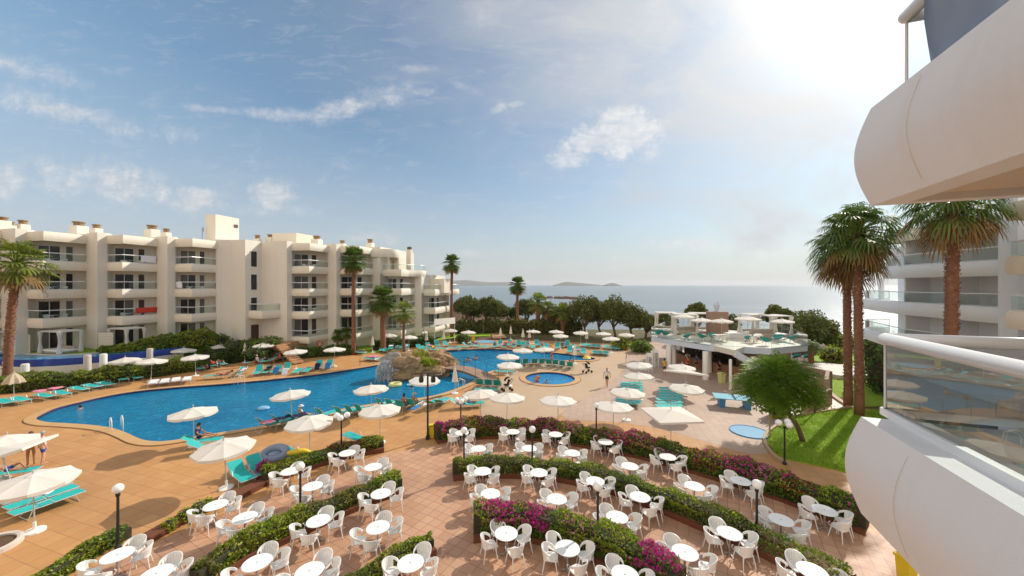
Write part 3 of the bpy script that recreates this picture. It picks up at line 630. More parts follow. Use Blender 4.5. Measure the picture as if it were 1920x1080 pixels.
# bay six: three floors and a roof terrace; bay seven: two floors and a roof terrace
def lowbay(Cc, s, t_, run, fl, top, dep, nxt):
    A = Cc + E2 * .835 * KS; B = A + E1 * s * KS; D = B + E2 * t_ * KS; Ai = A - E1 * .2 + E2 * 1.25; Di = D - E1 * 1.1 + E2 * .4; Cn = D + E1 * run
    mb = MB(); mb.prism([Cc, A, Ai, Di, D, Cn, Cn + E2 * dep, Cc + E2 * dep] if nxt is None else [Cc, A, Ai, Di, D, D + E2 * .6 - E1 * 1.5, Cc + E2 * 8], 0, top); mb.obj('wall', 'white_wall', hotel, norm=False)
    for k, zb in enumerate(fl):
        bal = thing('balcony', None, None); bal.parent = hotel; last = k == len(fl) - 1
        bp = [A - E1 * .1, B, D + E2 * .1]
        if last:  # wide terrace with a rounded end
            e = D + E2 * .5 + E1 * .9; bp = [A - E1 * .1, B] + spline([B + E2 * t_ * .5 + E1 * .05, B + E2 * (t_ * .8) + E1 * .5, e + E1 * .3, e + E2 * 1.6 + E1 * .2], 4)
        band(bp, zb, zb + 1.0, 'parapet', bal); rail(bp, zb + 1.85, zb + 1.01, bal)
        mb = MB(); mb.prism([A, B + E1 * -.1] + [q - E1 * .15 for q in bp[2:]] + ([Cn + E2 * 1.6] if last else []) + [Di, Ai], zb + .1, zb + .5); mb.obj('floor_slab', 'cream_band', bal)
    bal = thing('balcony', None, None); bal.parent = hotel; gp = [A - E1 * .1, B, D + E2 * .1]; band(gp, 1.5, 2.3, 'parapet', bal); rail(gp, 3.15, 2.31, bal)
    d = Di - Ai
    for zb in [1.85] + list(fl[:-1]):
        window(Ai + d * .05, Ai + d * .42, zb + .52, zb + 2.6, hotel, 'win_dark', 1); window(Ai + d * .55, Ai + d * .7, zb + .52, zb + 2.6, hotel, 'win_dark', 0)
    return A, B, D, Cn
a6 = lowbay(C6, 2.95, 4.3, 1.2, (4.7, 7.7, 10.6), 11.0, 10, None)
a7 = lowbay(a6[3], 1.9, 6.0, .1, (4.5, 7.5), 7.9, 9, 1)
mb = MB(); q0 = C6 + E2 * 3.4 + E1 * .4; mb.prism([q0, q0 + E1 * .9, q0 + E1 * .9 + E2 * 3, q0 + E2 * 3], 11.0, 13.6); mb.obj('penthouse', 'cream_band', hotel)
cp = spline([BP[-1][2] - E2 * .5, C6 + E2 * .3 + E1 * .5, C6 + E2 * 1.2 + E1 * 1.6, C6 + E2 * 2.4 + E1 * 1.7, C6 + E2 * 3.6 + E1 * 1.0], 4)
band(cp, 13.5, 14.75, 'roof_canopy', hotel); mb = MB(); mb.prism(cp + [C6 + E2 * 5], 13.6, 14.6); mb.obj('canopy_slab', 'cream_band', hotel)
for f in (.3, .62): q = cp[int(len(cp) * f)] + Vector((.1, .5, 0)); mb = MB(); mb.box((q.x, q.y, 12.3), (.22, .22, 2.5)); mb.obj('pillar', 'white_wall', hotel)
q = a6[1] + E2 * 3.4 - E1 * .4; mb = MB(); mb.box((q.x, q.y, 13.0), (.75, .7, 3.9), R(-12)); c_ = mb.obj('chimney', 'white_wall', hotel); mb = MB(); mb.box((q.x, q.y, 15.15), (.55, .5, .5), R(-12)); mb.obj('chimney_pot', 'chimney_cap', c_)
q0 = a6[3] + E2 * 3.2; mb = MB(); mb.prism([q0, q0 + E1 * 2.6, q0 + E1 * 2.6 + E2 * 4, q0 + E2 * 4], 7.9, 10.3); mb.obj('penthouse', 'cream_band', hotel)
# raised pool in front of the wing
rp = [Vector(p) for p in [(-56, 36.6, 0), (-50.5, 36.0, 0), (-47.5, 35.4, 0), (-45, 35.3, 0), (-42.5, 36.2, 0), (-40.2, 38.2, 0), (-38.3, 40.6, 0), (-37.3, 42.4, 0)]]
rps = spline(rp, 4); inner = offset(rps, 2.6)
struct(MB().prism(rps + list(reversed(offset(rps, .25))), 1.55, 2.2).obj('raised_pool_wall', 'mosaic')); struct(MB().prism(offset(rps, .01) + list(reversed(offset(rps, .24))), 0, 1.55).obj('raised_pool_base', 'cream_band'))
sheet('raised_pool_water', offset(rps, .2) + list(reversed(inner)), 2.17, 'raised_water')
struct(MB().prism(offset(rps, 2.6) + [Vector((-36, 46, 0)), Vector((-40, 47, 0)), Vector((-60, 42, 0))], 0, 2.24).obj('raised_terrace', 'lawn'))
struct(MB().prism(offset(rps, 2.35) + list(reversed(offset(rps, 2.6))), 1.5, 2.27).obj('raised_pool_kerb', 'stone_white'))
for i, (px, y, h, m_) in enumerate([(13, 690, 2.25, 'white_paint'), (47, 694, 2.0, 'white_paint'), (194, 673, 2.6, 'white_paint'), (164, 670, 2.5, 'stone_white'), (281, 664, 2.5, 'stone_white')]):
    Yd = 34.3 if i < 2 else (36 if i < 4 else 39.6); p = GY(px, Yd); mb = MB(); mb.prism(circ(p, .27, 14), 0, h); mb.prism(circ(p, .22, 14), h, h + .05)
    tag(mb.obj('garden_pillar', m_), ['round white pillar with a lamp at the left edge of the raised pool', 'round white pillar behind the tan half closed parasol', 'round white pillar before the blue mosaic pool wall near the hedge', 'tan pillar against the blue mosaic pool wall', 'tan pillar at the far end of the blue mosaic wall'][i], 'pillar')
# privacy screens and day beds
def screen(px0, px1, Yd, z0, h, label):
    a, b = GY(px0, Yd), GY(px1, Yd + .2); mb = MB()
    for k in range(9): mb.wall(a, b, z0 + h * k / 9 + .01, z0 + h * (k + .9) / 9, .06)
    tag(mb.obj('privacy_screen', 'cream_band'), label, 'screen', 'privacy screens')
screen(31, 56, 38.6, 2.24, 1.9, 'slatted cream privacy screen behind the left palm trunk'); screen(184, 212, 40.3, 2.24, 1.9, 'slatted cream privacy screen between the two curtained day beds')
def drape(mb, p, z0, z1, w=.16):
    n = 8; vs = []; 
    for j in range(9):
        t_ = j / 8; r = w * (1 - .55 * math.sin(math.pi * min(1, t_ * 1.15)))
        for k in range(n): a = 2 * math.pi * k / n; rr = r * (1 + .25 * (k % 2)); vs.append((p[0] + rr * math.cos(a), p[1] + rr * math.sin(a), z1 + (z0 - z1) * t_))
    mb.add(vs, [(j * n + k, j * n + (k + 1) % n, (j + 1) * n + (k + 1) % n, (j + 1) * n + k) for j in range(8) for k in range(n)])
def day_bed(loc, rz, label, w=2.2, d=2.2, h=2.3, group=None, dw=.17):
    t_ = thing('day_bed', label, 'day bed', loc, rz, group)
    mb = MB(); 
    for x in (-w / 2, w / 2):
        for y in (-d / 2, d / 2): mb.box((x, y, h / 2), (.08, .08, h))
    for y in (-d / 2, d / 2): mb.box((0, y, h + .04), (w + .1, .08, .08))
    for x in (-w / 2, w / 2): mb.box((x, 0, h + .04), (.08, d - .09, .078))
    mb.obj('frame', 'white_paint', t_)
    mb = MB(); mb.box((0, 0, h + .1), (w + .2, d + .2, .04)); mb.obj('roof_cloth', 'curtain', t_)
    for x in (-w / 2, w / 2):
        for y in (-d / 2, d / 2): mb = MB(); drape(mb, (x, y), .05, h, dw); mb.obj('curtain', 'curtain', t_, smooth=True)
    mb = MB(); mb.box((0, 0, .28), (w - .2, d - .2, .18)); bevel(mb.obj('mattress', 'cushion_white', t_), .04)
    mb = MB(); mb.box((0, 0, .1), (w - .3, d - .3, .17)); mb.obj('base', 'wicker', t_)
    mb = MB(); mb.box((0, d / 2 - .35, .5), (w - .4, .35, .28)); bevel(mb.obj('bolster', 'tan_cushion', t_), .08)
    return t_
day_bed(GY(114, 38.8, 2.27), R(-14), 'white curtained day bed on grass by the raised pool', 2.9, 1.6, 2.2)
day_bed(GY(238, 41.2, 2.27), R(-14), 'white curtained day bed half hidden behind the clipped hedge', 2.6, 1.6, 2.2)
day_bed(GY(-8, 37.8, 2.27), R(-14), 'white curtained day bed cut by the left picture edge', 2.2, 1.6, 2.2)
def towel(a, b, z, drop, m, label, rz=0, n=8):
    a = Vector(a); b = Vector(b); vs = []; rr = random.Random(3)
    nn = (b - a).normalized(); nn = Vector((nn.y, -nn.x, 0))
    for i in range(n + 1):
        p = a.lerp(b, i / n)
        for j in range(6): vs.append((p.x + nn.x * (.06 + .03 * math.sin(i * 1.7 + j)), p.y + nn.y * (.06 + .03 * math.sin(i * 1.7 + j)), z - drop * j / 5 * (1 + .07 * math.sin(i * 2.1))))
    mb = MB(); mb.add(vs, [(i * 6 + j, (i + 1) * 6 + j, (i + 1) * 6 + j + 1, i * 6 + j + 1) for i in range(n) for j in range(5)])
    o = mb.obj('towel', m, norm=False, smooth=True); md = o.modifiers.new('s', 'SOLIDIFY'); md.thickness = .015
    return tag(o, label, 'towel')
A, B, D, _, _ = BP[2]
towel(B + (D - B) * .35, B + (D - B) * .98, 4.85 + 1.83, .62, 'towel_red', 'red towel hanging on the first floor glass railing')
towel(B + (D - B) * .5, B + (D - B) * .97, 10.85 + 1.83, .8, 'towel_white', 'white towel hanging on the top floor glass railing')
A, B, D, _, _ = BP[3]; towel(A + (B - A) * .1, A + (B - A) * .45, 7.85 + 1.83, .8, 'towel_white', 'white towel on a middle floor railing of the third bay')

# ================================================================ RIGHT HOTEL WING
wing = thing('apartment_wing', 'white hotel wing with glass railed balconies behind the right palms', 'building')
f0, f1, f2 = Vector((30.6, 23.3, 0)), Vector((31.9, 30.6, 0)), Vector((35.6, 37.6, 0))
e1r = Vector((.978, -.208, 0))
mb = MB(); w0, w1, w2 = Vector((32.6, 22.9, 0)), Vector((33.9, 30.6, 0)), Vector((37.2, 36.0, 0))
mb.prism([w0, w0 + e1r * 12, w2 + e1r * 10, w2, w1], 0, 12.9); mb.obj('wall', 'wing_white', wing)
mb = MB(); mb.prism([Vector((30.2, 22.3, 0)), Vector((34, 21.5, 0)), Vector((34.1, 23.3, 0)), Vector((30.4, 23.35, 0))], 0, 16); mb.obj('pier', 'wing_white', wing)
for zb, full in ((3.86, 1), (6.86, 1), (9.86, 0)):
    bal = thing('balcony', None, None); bal.parent = wing
    p = [f0, f1] + (spline([f1, f2, f2 + Vector((1.5, 1.3, 0)), f2 + Vector((3.5, 1.2, 0))], 4)[1:] if full else spline([f1, f1 + Vector((1.6, 3.0, 0)), f1 + Vector((3.3, 3.9, 0)), f1 + Vector((5.5, 3.8, 0))], 4)[1:])
    p = list(reversed(p)); band(p, zb, zb + 1.0, 'parapet', bal, 'wing_white'); rail(p, zb + 1.85, zb + 1.01, bal, .12, .04)
    mb = MB(); mb.prism(list(reversed(p)) + [w2 + e1r * 2, w0], zb + .1, zb + .5); mb.obj('floor_slab', 'wing_white', bal)
    for k in (1, 2): q = f0.lerp(f1, k / 2.0); mb = MB(); mb.wall(q + e1r * .3, q + e1r * 2.4, zb + .5, zb + 3.1, .15); mb.obj('divider_wall', 'wing_white', wing)
    for a_, b_ in (): q0, q1 = w0.lerp(w1, a_), w0.lerp(w1, b_); window(q1 - e1r * .02, q0 - e1r * .02, zb + .52, zb + 2.6, wing)
p = list(reversed([f0, f1] + spline([f1, f1 + Vector((.5, 1.6, 0)), f1 + Vector((1.6, 2.2, 0)), f1 + Vector((5, 1.6, 0))], 5)[1:])); band(p, 12.86, 13.8, 'roof_canopy', wing, 'cream_band'); mb = MB(); mb.prism(list(reversed(p)) + [w0 + e1r * 8, w0], 12.95, 13.7); mb.obj('canopy_slab', 'cream_band', wing)
for (x, y, z0, z1) in ((33.2, 31.6, 10.3, 12.9), (36.6, 37.0, 7.4, 9.9), (35.2, 34.2, 10.3, 12.6)): mb = MB(); mb.box((x, y, (z0 + z1) / 2), (.3, .3, z1 - z0)); mb.obj('pillar', 'wing_white', wing)
n0, n1 = Vector((27.6, 20.8, 0)), Vector((26.6, 16.0, 0))
for zb in (3.86, 6.86, 9.86, 12.86):
    bal = thing('balcony', None, None); bal.parent = wing; p = [n0 + e1r * 3, n0, n1]
    band(p, zb, zb + 1.0, 'parapet', bal, 'cream_band')
    if zb < 12: rail(p, zb + 1.85, zb + 1.01, bal, .12, .04)
    mb = MB(); mb.prism([n0 + e1r * 3, n0, n1, n1 + e1r * 3], zb + .1, zb + .5); mb.obj('floor_slab', 'wing_white', bal)
mb = MB(); mb.prism([n0 + e1r * 2.2, n1 + e1r * 2.2 - Vector((0, 3, 0)), n1 + e1r * 12, n0 + e1r * 12], 0, 15); mb.obj('wall', 'wing_white', wing)

# ================================================================ NEAR BALCONIES (the photographer's own facade)
own = thing('near_balcony', 'curved cream balconies with glass railing close on the right, one above the other', 'balcony')
dv = Vector((.335, .942, 0)); nv = Vector((.942, -.335, 0))
def near(E, zt, hb, zr, zs, Ei):
    lv = thing('balcony_level', None, None); lv.parent = own
    p = [E + nv * 3.2, E, E - dv * 7]
    # walking order puts the outside on the right: from the far corner inwards
    pth = [E + nv * 3.2, E, E - dv * 7]
    mb = MB(); rows = 14; rv = []
    for j in range(rows + 1):
        t_ = j / rows; b = .12 * math.sin(math.pi * t_); o_ = offset(pth, -b) ; rv.append([(q.x, q.y, zt - hb * (1 - t_)) for q in o_])
    inn = offset(pth, .26); rv.append([(q.x, q.y, zt) for q in inn]); rv.append([(q.x, q.y, zt - hb) for q in inn])
    n = 3; k = len(rv); vs = [v for r_ in rv for v in r_]; fs = [(j * n + i, j * n + i + 1, ((j + 1) % k) * n + i + 1, ((j + 1) % k) * n + i) for j in range(k) for i in range(n - 1)] + [tuple(j * n for j in range(k)), tuple(j * n + n - 1 for j in reversed(range(k)))]
    o = mb.add(vs, fs).obj('parapet', 'near_band', lv); me = o.data
    md = o.modifiers.new('es', 'EDGE_SPLIT'); md.split_angle = R(30); me.polygons.foreach_set('use_smooth', [True] * len(me.polygons))
    i_ = offset(pth, .25)
    mb = MB(); mb.prism([i_[0], i_[1], i_[2], i_[2] + nv * 3, ], zs, zs + .18); mb.obj('floor_slab', 'soffit', lv)
    g = [Ei + nv * 2.8, Ei, Ei - dv * 7]
    mb = MB()
    for a, b in ((g[0], g[1]), (g[1], g[2])):
        mb.tube([(a.x, a.y, zr), (b.x, b.y, zr)], .058, 14)
    mb.ball((g[1].x, g[1].y, zr), .0585, 14, 9)
    mb.obj('handrail', 'rail_white', lv, smooth=True)
    mb = MB()
    for a, b in ((g[0], g[1]), (g[1], g[2])):
        d = (b - a).normalized(); mb.box(tuple((a + b) / 2 + Vector((0, 0, zt + .035))), ((b - a).length + .04, .07, .07), math.atan2(d.y, d.x))
    mb.obj('bottom_rail', 'rail_white', lv)
    mb = MB()
    for a, b in ((g[0], g[1]), (g[1], g[2])): mb.add([(a.x, a.y, zt + .06), (b.x, b.y, zt + .06), (b.x, b.y, zr - .03), (a.x, a.y, zr - .03)], [(0, 1, 2, 3)])
    mb.obj('glass_panel', 'near_glass' if zt < 9 else 'upper_glass', lv, norm=False)
    mb = MB(); mb.box((Ei.x, Ei.y, (zt + zr) / 2), (.018, .018, zr - zt - .1), math.atan2(dv.y, dv.x)); mb.obj('glass_edge', 'rail_white', lv)
    # seams in the render
    mb = MB()
    for s_ in (.75, 2.35):
        pts = []
        for j in range(1, rows):
            t_ = j / rows; b = .12 * math.sin(math.pi * t_); q = E - dv * s_ - nv * (b - .001); pts.append((q.x, q.y, zt - hb * (1 - t_)))
        mb.tube(pts, .0025, 4); mb.obj('render_seam', 'seam', lv); mb = MB()
near(Vector((3.44, 3.68, 0)), 8.0, .95, 8.76, 7.30, Vector((3.73, 3.73, 0)))
near(Vector((3.46, 3.6, 0)), 11.0, .94, 11.83, 10.12, Vector((3.72, 3.52, 0)))
mb = MB(); mb.prism([Vector((3.46, 3.6, 0)) + nv * 3.0 + dv * .1, Vector((3.46, 3.6, 0)) + nv * 3.4 + dv * .1, Vector((3.46, 3.6, 0)) + nv * 3.4 - dv * 9, Vector((3.46, 3.6, 0)) + nv * 3.0 - dv * 9], 4, 16); mb.obj('back_wall', 'near_band', own)
p = Vector((3.72, 3.52, 0)) - dv * .42 + nv * .0; q = Vector((3.72, 3.52, 0)) - dv * 1.15 + nv * .0
towel((p.x, p.y, 0), (q.x, q.y, 0), 11.9, .95, 'towel_grey', 'grey blue towel hanging over the upper balcony railing')

# ================================================================ BAR WITH ROOF TERRACE
bar = thing('pool_bar', 'open pool bar under a pale blue roof terrace on white columns', 'building')
DK = [Vector(p) for p in [(16.2, 43.4, 0), (19.6, 36.9, 0), (24.3, 35.0, 0), (29.3, 37.0, 0), (32.8, 45.0, 0), (27, 50.5, 0), (20.5, 50.0, 0)]]
zd = 3.35
mb = MB(); mb.prism(DK, zd - .62, zd - .02); mb.obj('deck_fascia', 'blue_band', bar)
mb = MB(); mb.prism([q + (Vector((24.5, 43, 0)) - q) * .006 for q in DK], zd - .018, zd); mb.obj('deck_floor', 'deck_cream', bar)
# landing and stair descending to the right
L0 = Vector((19.9, 36.85, 0)); L1 = G(1377, 656.5, zd - .02); L2 = Vector((22.3, 35.9, 0))
mb = MB(); mb.prism([L0, L1, L2], zd - .55, zd - .03); mb.obj('landing', 'deck_cream', bar)
s0 = L1 + Vector((.2, .35, 0)); s1 = Vector((24.8, 33.0, 0)); mb = MB(); dd = (s1 - s0)
for k in range(12):
    c = s0 + dd * ((k + .5) / 12); mb.box((c.x, c.y, (zd - .3) * (1 - (k + 1) / 12) + .0), (dd.length / 12 + .1, 1.1, .22), math.atan2(dd.y, dd.x))
mb.obj('stair', 'stone_white', bar)
mb = MB(); a = s0 + Vector((-.2, -.62, 0)); b = s1 + Vector((-.2, -.62, 0)); mb.add([(a.x, a.y, zd - .65), (a.x, a.y, zd + .02), (b.x, b.y, .55), (b.x, b.y, 0), (a.x, a.y + .12, zd - .65), (a.x, a.y + .12, zd + .02), (b.x, b.y + .12, .55), (b.x, b.y + .12, 0)], [(0, 1, 2, 3), (7, 6, 5, 4), (0, 4, 5, 1), (1, 5, 6, 2), (2, 6, 7, 3), (3, 7, 4, 0)]); mb.obj('stair_side', 'blue_band', bar)
mb = MB(); mb.add([(a.x, a.y, zd + .03), (a.x, a.y, zd + 1.0), (b.x, b.y, 1.5), (b.x, b.y, .56)], [(0, 1, 2, 3)]); mb.obj('glass_panel', 'rail_glass', bar, norm=False)
for (px, y, r) in [(1254, 694, .27), (1264, 690, .2), (1276, 674, .2), (1323, 711, .28), (1331, 698, .2), (1369.6, 732, .12), (1430, 700, .2), (1480, 690, .2)]:
    q = G(px, y); mb = MB(); mb.prism(circ(q, r, 16), 0, zd - .62); mb.obj('column', 'white_paint', bar, smooth=False)
for i in range(len(DK)):
    a, b = DK[i], DK[(i + 1) % len(DK)]; L = (b - a).length; n = max(2, int(L / 1.6))
    if i == 1: b = L0
    for k in range(n):
        q0, q1 = a.lerp(b, (k + .02) / n), a.lerp(b, (k + .98) / n); mb = MB(); mb.add([(q0.x, q0.y, zd - .1), (q1.x, q1.y, zd - .1), (q1.x, q1.y, zd + 1.0), (q0.x, q0.y, zd + 1.0)], [(0, 1, 2, 3)]); g = mb.obj('glass_panel', 'rail_glass', bar, norm=False)
        mb = MB(); mb.tube([(q0.x, q0.y, zd + 1.0), (q1.x, q1.y, zd + 1.0)], .012, 4); mb.tube([(q0.x, q0.y, zd - .1), (q0.x, q0.y, zd + 1.0)], .012, 4); mb.obj('glass_clamp', 'metal_grey', g)
mb = MB(); mb.add([(L0.x, L0.y, zd), (L1.x, L1.y, zd), (L1.x, L1.y, zd + 1), (L0.x, L0.y, zd + 1)], [(0, 1, 2, 3)]); mb.obj('glass_panel', 'rail_glass', bar, norm=False)
# counter, back bar with shelves and bottles as one dark interior
mb = MB(); cn = spline([G(1258, 672), G(1280, 683), G(1320, 694), G(1370, 706), G(1420, 712)], 4); mb.prism(cn + list(reversed(offset(cn, .6))), 0, 1.1); mb.obj('counter', 'bar_counter', bar)
mb = MB(); mb.prism(offset(cn, -.08) + list(reversed(offset(cn, .7))), 1.1, 1.16); mb.obj('counter_top', 'bar_dark', bar)
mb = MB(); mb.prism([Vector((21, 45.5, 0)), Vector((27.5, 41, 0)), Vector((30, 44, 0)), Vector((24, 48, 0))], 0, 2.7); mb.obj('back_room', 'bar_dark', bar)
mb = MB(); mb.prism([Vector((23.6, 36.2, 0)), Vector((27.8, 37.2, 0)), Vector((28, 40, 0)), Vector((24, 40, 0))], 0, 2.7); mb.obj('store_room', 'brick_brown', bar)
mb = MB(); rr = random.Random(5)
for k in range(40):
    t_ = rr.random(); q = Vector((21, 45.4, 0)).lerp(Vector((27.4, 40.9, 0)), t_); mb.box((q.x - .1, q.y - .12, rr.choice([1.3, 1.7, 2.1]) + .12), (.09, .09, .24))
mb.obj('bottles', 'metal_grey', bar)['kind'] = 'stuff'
mb = MB(); cw = GY(1348, 43.5); mb.prism([cw + Vector((-1.05, 0, 0)), cw + Vector((1.0, -.2, 0)), cw + Vector((1.2, 1, 0)), cw + Vector((-.9, 1.2, 0))], zd, 6.15); mb.obj('chimney_wall', 'brick_brown', bar)
mb = MB(); mb.lathe([(0, 6.15), (.25, 6.15), (.25, 6.45), (.42, 6.85), (.45, 6.9), (.25, 7.35), (0, 7.35)], 6, (cw.x, cw.y + .5, 0)); mb.obj('chimney_cowl', 'blue_band', bar)
# ================================================================ PROTOTYPES
def hide_proto(o): return o
# --- dining chair: bucket back with slats, seat, four splayed legs
def make_chair():
    t_ = thing('armchair', 'white', 'chair')
    mb = MB(); mb.prism([Vector((.24 * math.copysign(abs(math.cos(a)) ** .6, math.cos(a)), .22 * math.copysign(abs(math.sin(a)) ** .6, math.sin(a)) + .01, 0)) for a in [2 * math.pi * k / 16 for k in range(16)]], .425, .455)
    mb.box((0, 0, .415), (.40, .36, .03)); mb.obj('seat', 'white_plastic', t_)
    mb = MB(); n = 13   # back shell wraps from arm to arm; person faces +x, back at -x
    def P(a, z, k=1.0):
        rr = .27 * k; return Vector((-.02 - rr * math.cos(a) * .95, rr * math.sin(a) * 1.02, z))
    angs = [R(-118 + 236 * i / (n - 1)) for i in range(n)]
    def top(a):
        c = (math.cos(a) + .47) / 1.47; return .60 + .20 * max(0, min(1, c)) ** .7
    vs = []; fs = []
    for a in angs:
        zt = top(a); zl = zt - .05 if abs(a) > R(62) else .78 * zt
        for (z, k) in ((zt, 1.10), (zt - .085, 1.08)): 
            p = P(a, z, k); vs.append(p); 
            p2 = P(a, z, k - .075); vs.append(p2)
    for i in range(n - 1):
        a = 4 * i; b = a + 4
        fs += [(a, b, b + 1, a + 1), (a + 2, a + 3, b + 3, b + 2), (a, a + 2, b + 2, b), (a + 1, b + 1, b + 3, a + 3)]
    mb.add(vs, fs)
    for i, a in enumerate([R(-62 + 124 * k / 8) for k in range(9)]):   # slats
        zt = top(a) - .04; p0, p1 = P(a, .44, .86), P(a, zt, 1.05); w = .031; tn = Vector((math.sin(a), math.cos(a), 0))
        mb.add([p0 - tn * w, p0 + tn * w, p1 + tn * w, p1 - tn * w, p0 - tn * w + Vector((.012, 0, 0)), p0 + tn * w + Vector((.012, 0, 0)), p1 + tn * w + Vector((.012, 0, 0)), p1 - tn * w + Vector((.012, 0, 0))], [(0, 1, 2, 3), (7, 6, 5, 4), (0, 4, 5, 1), (2, 6, 7, 3), (1, 5, 6, 2), (0, 3, 7, 4)])
    mb.obj('backrest', 'white_plastic', t_)
    for s in (-1, 1):
        mb = MB(); mb.tube([(.20, s * .215, .44), (.235, s * .26, .52), (.16, s * .285, .62)], [.016, .015, .018], 6); mb.obj('arm', 'white_plastic', t_)
        for x in (-1, 1):
            mb = MB(); mb.tube([(x * .17, s * .18, .43), (x * .25, s * .25, 0)], [.022, .014], 6); mb.obj('leg', 'white_plastic', t_)
    return t_
def make_table():
    t_ = thing('round_table', 'white', 'table')
    mb = MB(); mb.lathe([(0, .715), (.385, .715), (.40, .722), (.40, .735), (.39, .742), (0, .742)], 32); mb.obj('tabletop', 'table_white', t_)
    mb = MB(); mb.lathe([(0, .742), (.028, .742), (.028, .748), (0, .748)], 10); mb.obj('centre_cap', 'table_hub', t_)
    mb = MB(); mb.tube([(0, 0, .05), (0, 0, .715)], .032, 8); mb.obj('pedestal', 'metal_grey', t_)
    for k in range(4):
        a = math.pi / 4 + k * math.pi / 2; mb = MB(); mb.tube([(0, 0, .07), (.27 * math.cos(a), .27 * math.sin(a), .015)], [.026, .016], 5); mb.obj('foot', 'metal_grey', t_)
    return t_
CH, TB = make_chair(), make_table()
# --- parasol
def make_parasol(kind='round'):
    t_ = thing('parasol', 'white', 'parasol'); zr, zt = 1.93, 2.19
    if kind == 'closed' or kind == 'tan':
        m_ = 'canvas_tan' if kind == 'tan' else 'canvas'; mb = MB(); n = 16; vs = []; prof = [(.035, 2.3), (.10, 2.1), (.17, 1.7), (.24, 1.25), (.28, 1.0)] if kind == 'closed' else [(.03, 2.3), (.25, 2.1), (.5, 1.8), (.62, 1.55), (.66, 1.42)]
        for r, z in prof:
            for k in range(n): a = 2 * math.pi * k / n; rr = r * (1 if k % 2 else .72); vs.append((rr * math.cos(a), rr * math.sin(a), z + (.05 if k % 2 == 0 else 0)))
        mb.add(vs, [(j * n + k, j * n + (k + 1) % n, (j + 1) * n + (k + 1) % n, (j + 1) * n + k) for j in range(len(prof) - 1) for k in range(n)]); mb.obj('canopy', m_, t_, norm=False)
    elif kind == 'square':
        mb = MB(); h = 1.25; vs = [(0, 0, zt)]; cs = [(-h, -h), (h, -h), (h, h), (-h, h)]
        for i in range(4):
            a = Vector(cs[i]); b = Vector(cs[(i + 1) % 4]); mb.add([(0, 0, zt), (a.x, a.y, zr), (b.x, b.y, zr), (a.x * .99, a.y * .99, zr - .11), (b.x * .99, b.y * .99, zr - .11)], [(0, 1, 2), (1, 3, 4, 2)])
        mb.obj('canopy', 'canvas', t_, norm=False)
        mb = MB()
        for c in cs: mb.tube([(0, 0, zt - .06), (c[0] * .98, c[1] * .98, zr - .02)], .012, 4)
        mb.obj('ribs', 'frame_grey', t_)
    else:
        R_ = 1.20; mb = MB(); n = 8
        for i in range(n):
            a0, a1 = 2 * math.pi * i / n, 2 * math.pi * (i + 1) / n; sub = 4; rows = []
            for j in range(5):
                f = .10 + .90 * j / 4; row = []
                for k in range(sub + 1):
                    u = k / sub; x = (math.cos(a0) * (1 - u) + math.cos(a1) * u) * R_ * f; y = (math.sin(a0) * (1 - u) + math.sin(a1) * u) * R_ * f
                    sag = -.035 * math.sin(math.pi * u) * f; row.append((x, y, zt - (zt - zr) * f ** 1.25 + sag))
                rows.append(row)
            row = [(p[0] * 1.0, p[1] * 1.0, p[2] - .10 - (.03 if 0 < k < sub else 0)) for k, p in enumerate(rows[-1])]; rows.append(row)
            vs = [p for r_ in rows for p in r_]; w = sub + 1; mb.add(vs, [(j * w + k, (j + 1) * w + k, (j + 1) * w + k + 1, j * w + k + 1) for j in range(len(rows) - 1) for k in range(sub)])
        mb.obj('canopy', 'canvas', t_, norm=False)
        mb = MB(); vs = []
        mb.lathe([(.30, zt - .085), (.17, zt + .0), (0, zt + .05)], 8, a0=0); mb.obj('vent_cap', 'canvas', t_, norm=False)
        mb = MB()
        for i in range(n):
            a = 2 * math.pi * i / n; mb.tube([(0, 0, zt - .04), (R_ * .97 * math.cos(a), R_ * .97 * math.sin(a), zr - .02)], .011, 4); mb.tube([(0, 0, zt - .55), (R_ * .5 * math.cos(a), R_ * .5 * math.sin(a), zt - .24)], .008, 4)
        mb.obj('ribs', 'frame_grey', t_)
        mb = MB()
        for i in range(n):
            a0 = 2 * math.pi * i / n; a1 = a0 + .5; mb.tube([(.33 * math.cos(a0), .33 * math.sin(a0), zt - .075), (.31 * math.cos(a1), .31 * math.sin(a1), zt - .07)], .006, 3)
        mb.obj('vent_seam', 'canvas_line', t_)
    mb = MB(); mb.tube([(0, 0, .05), (0, 0, 2.32)], .022, 6); mb.tube([(0, 0, 2.3), (0, 0, 2.38)], .035, 6); mb.obj('pole', 'frame_grey', t_)
    mb = MB(); mb.lathe([(0, 0), (.30, 0), (.29, .07), (.05, .12), (.05, .38), (0, .38)], 12); mb.obj('base', 'white_paint', t_)
    return t_
UR, UC, UT, US = make_parasol(), make_parasol('closed'), make_parasol('tan'), make_parasol('square')
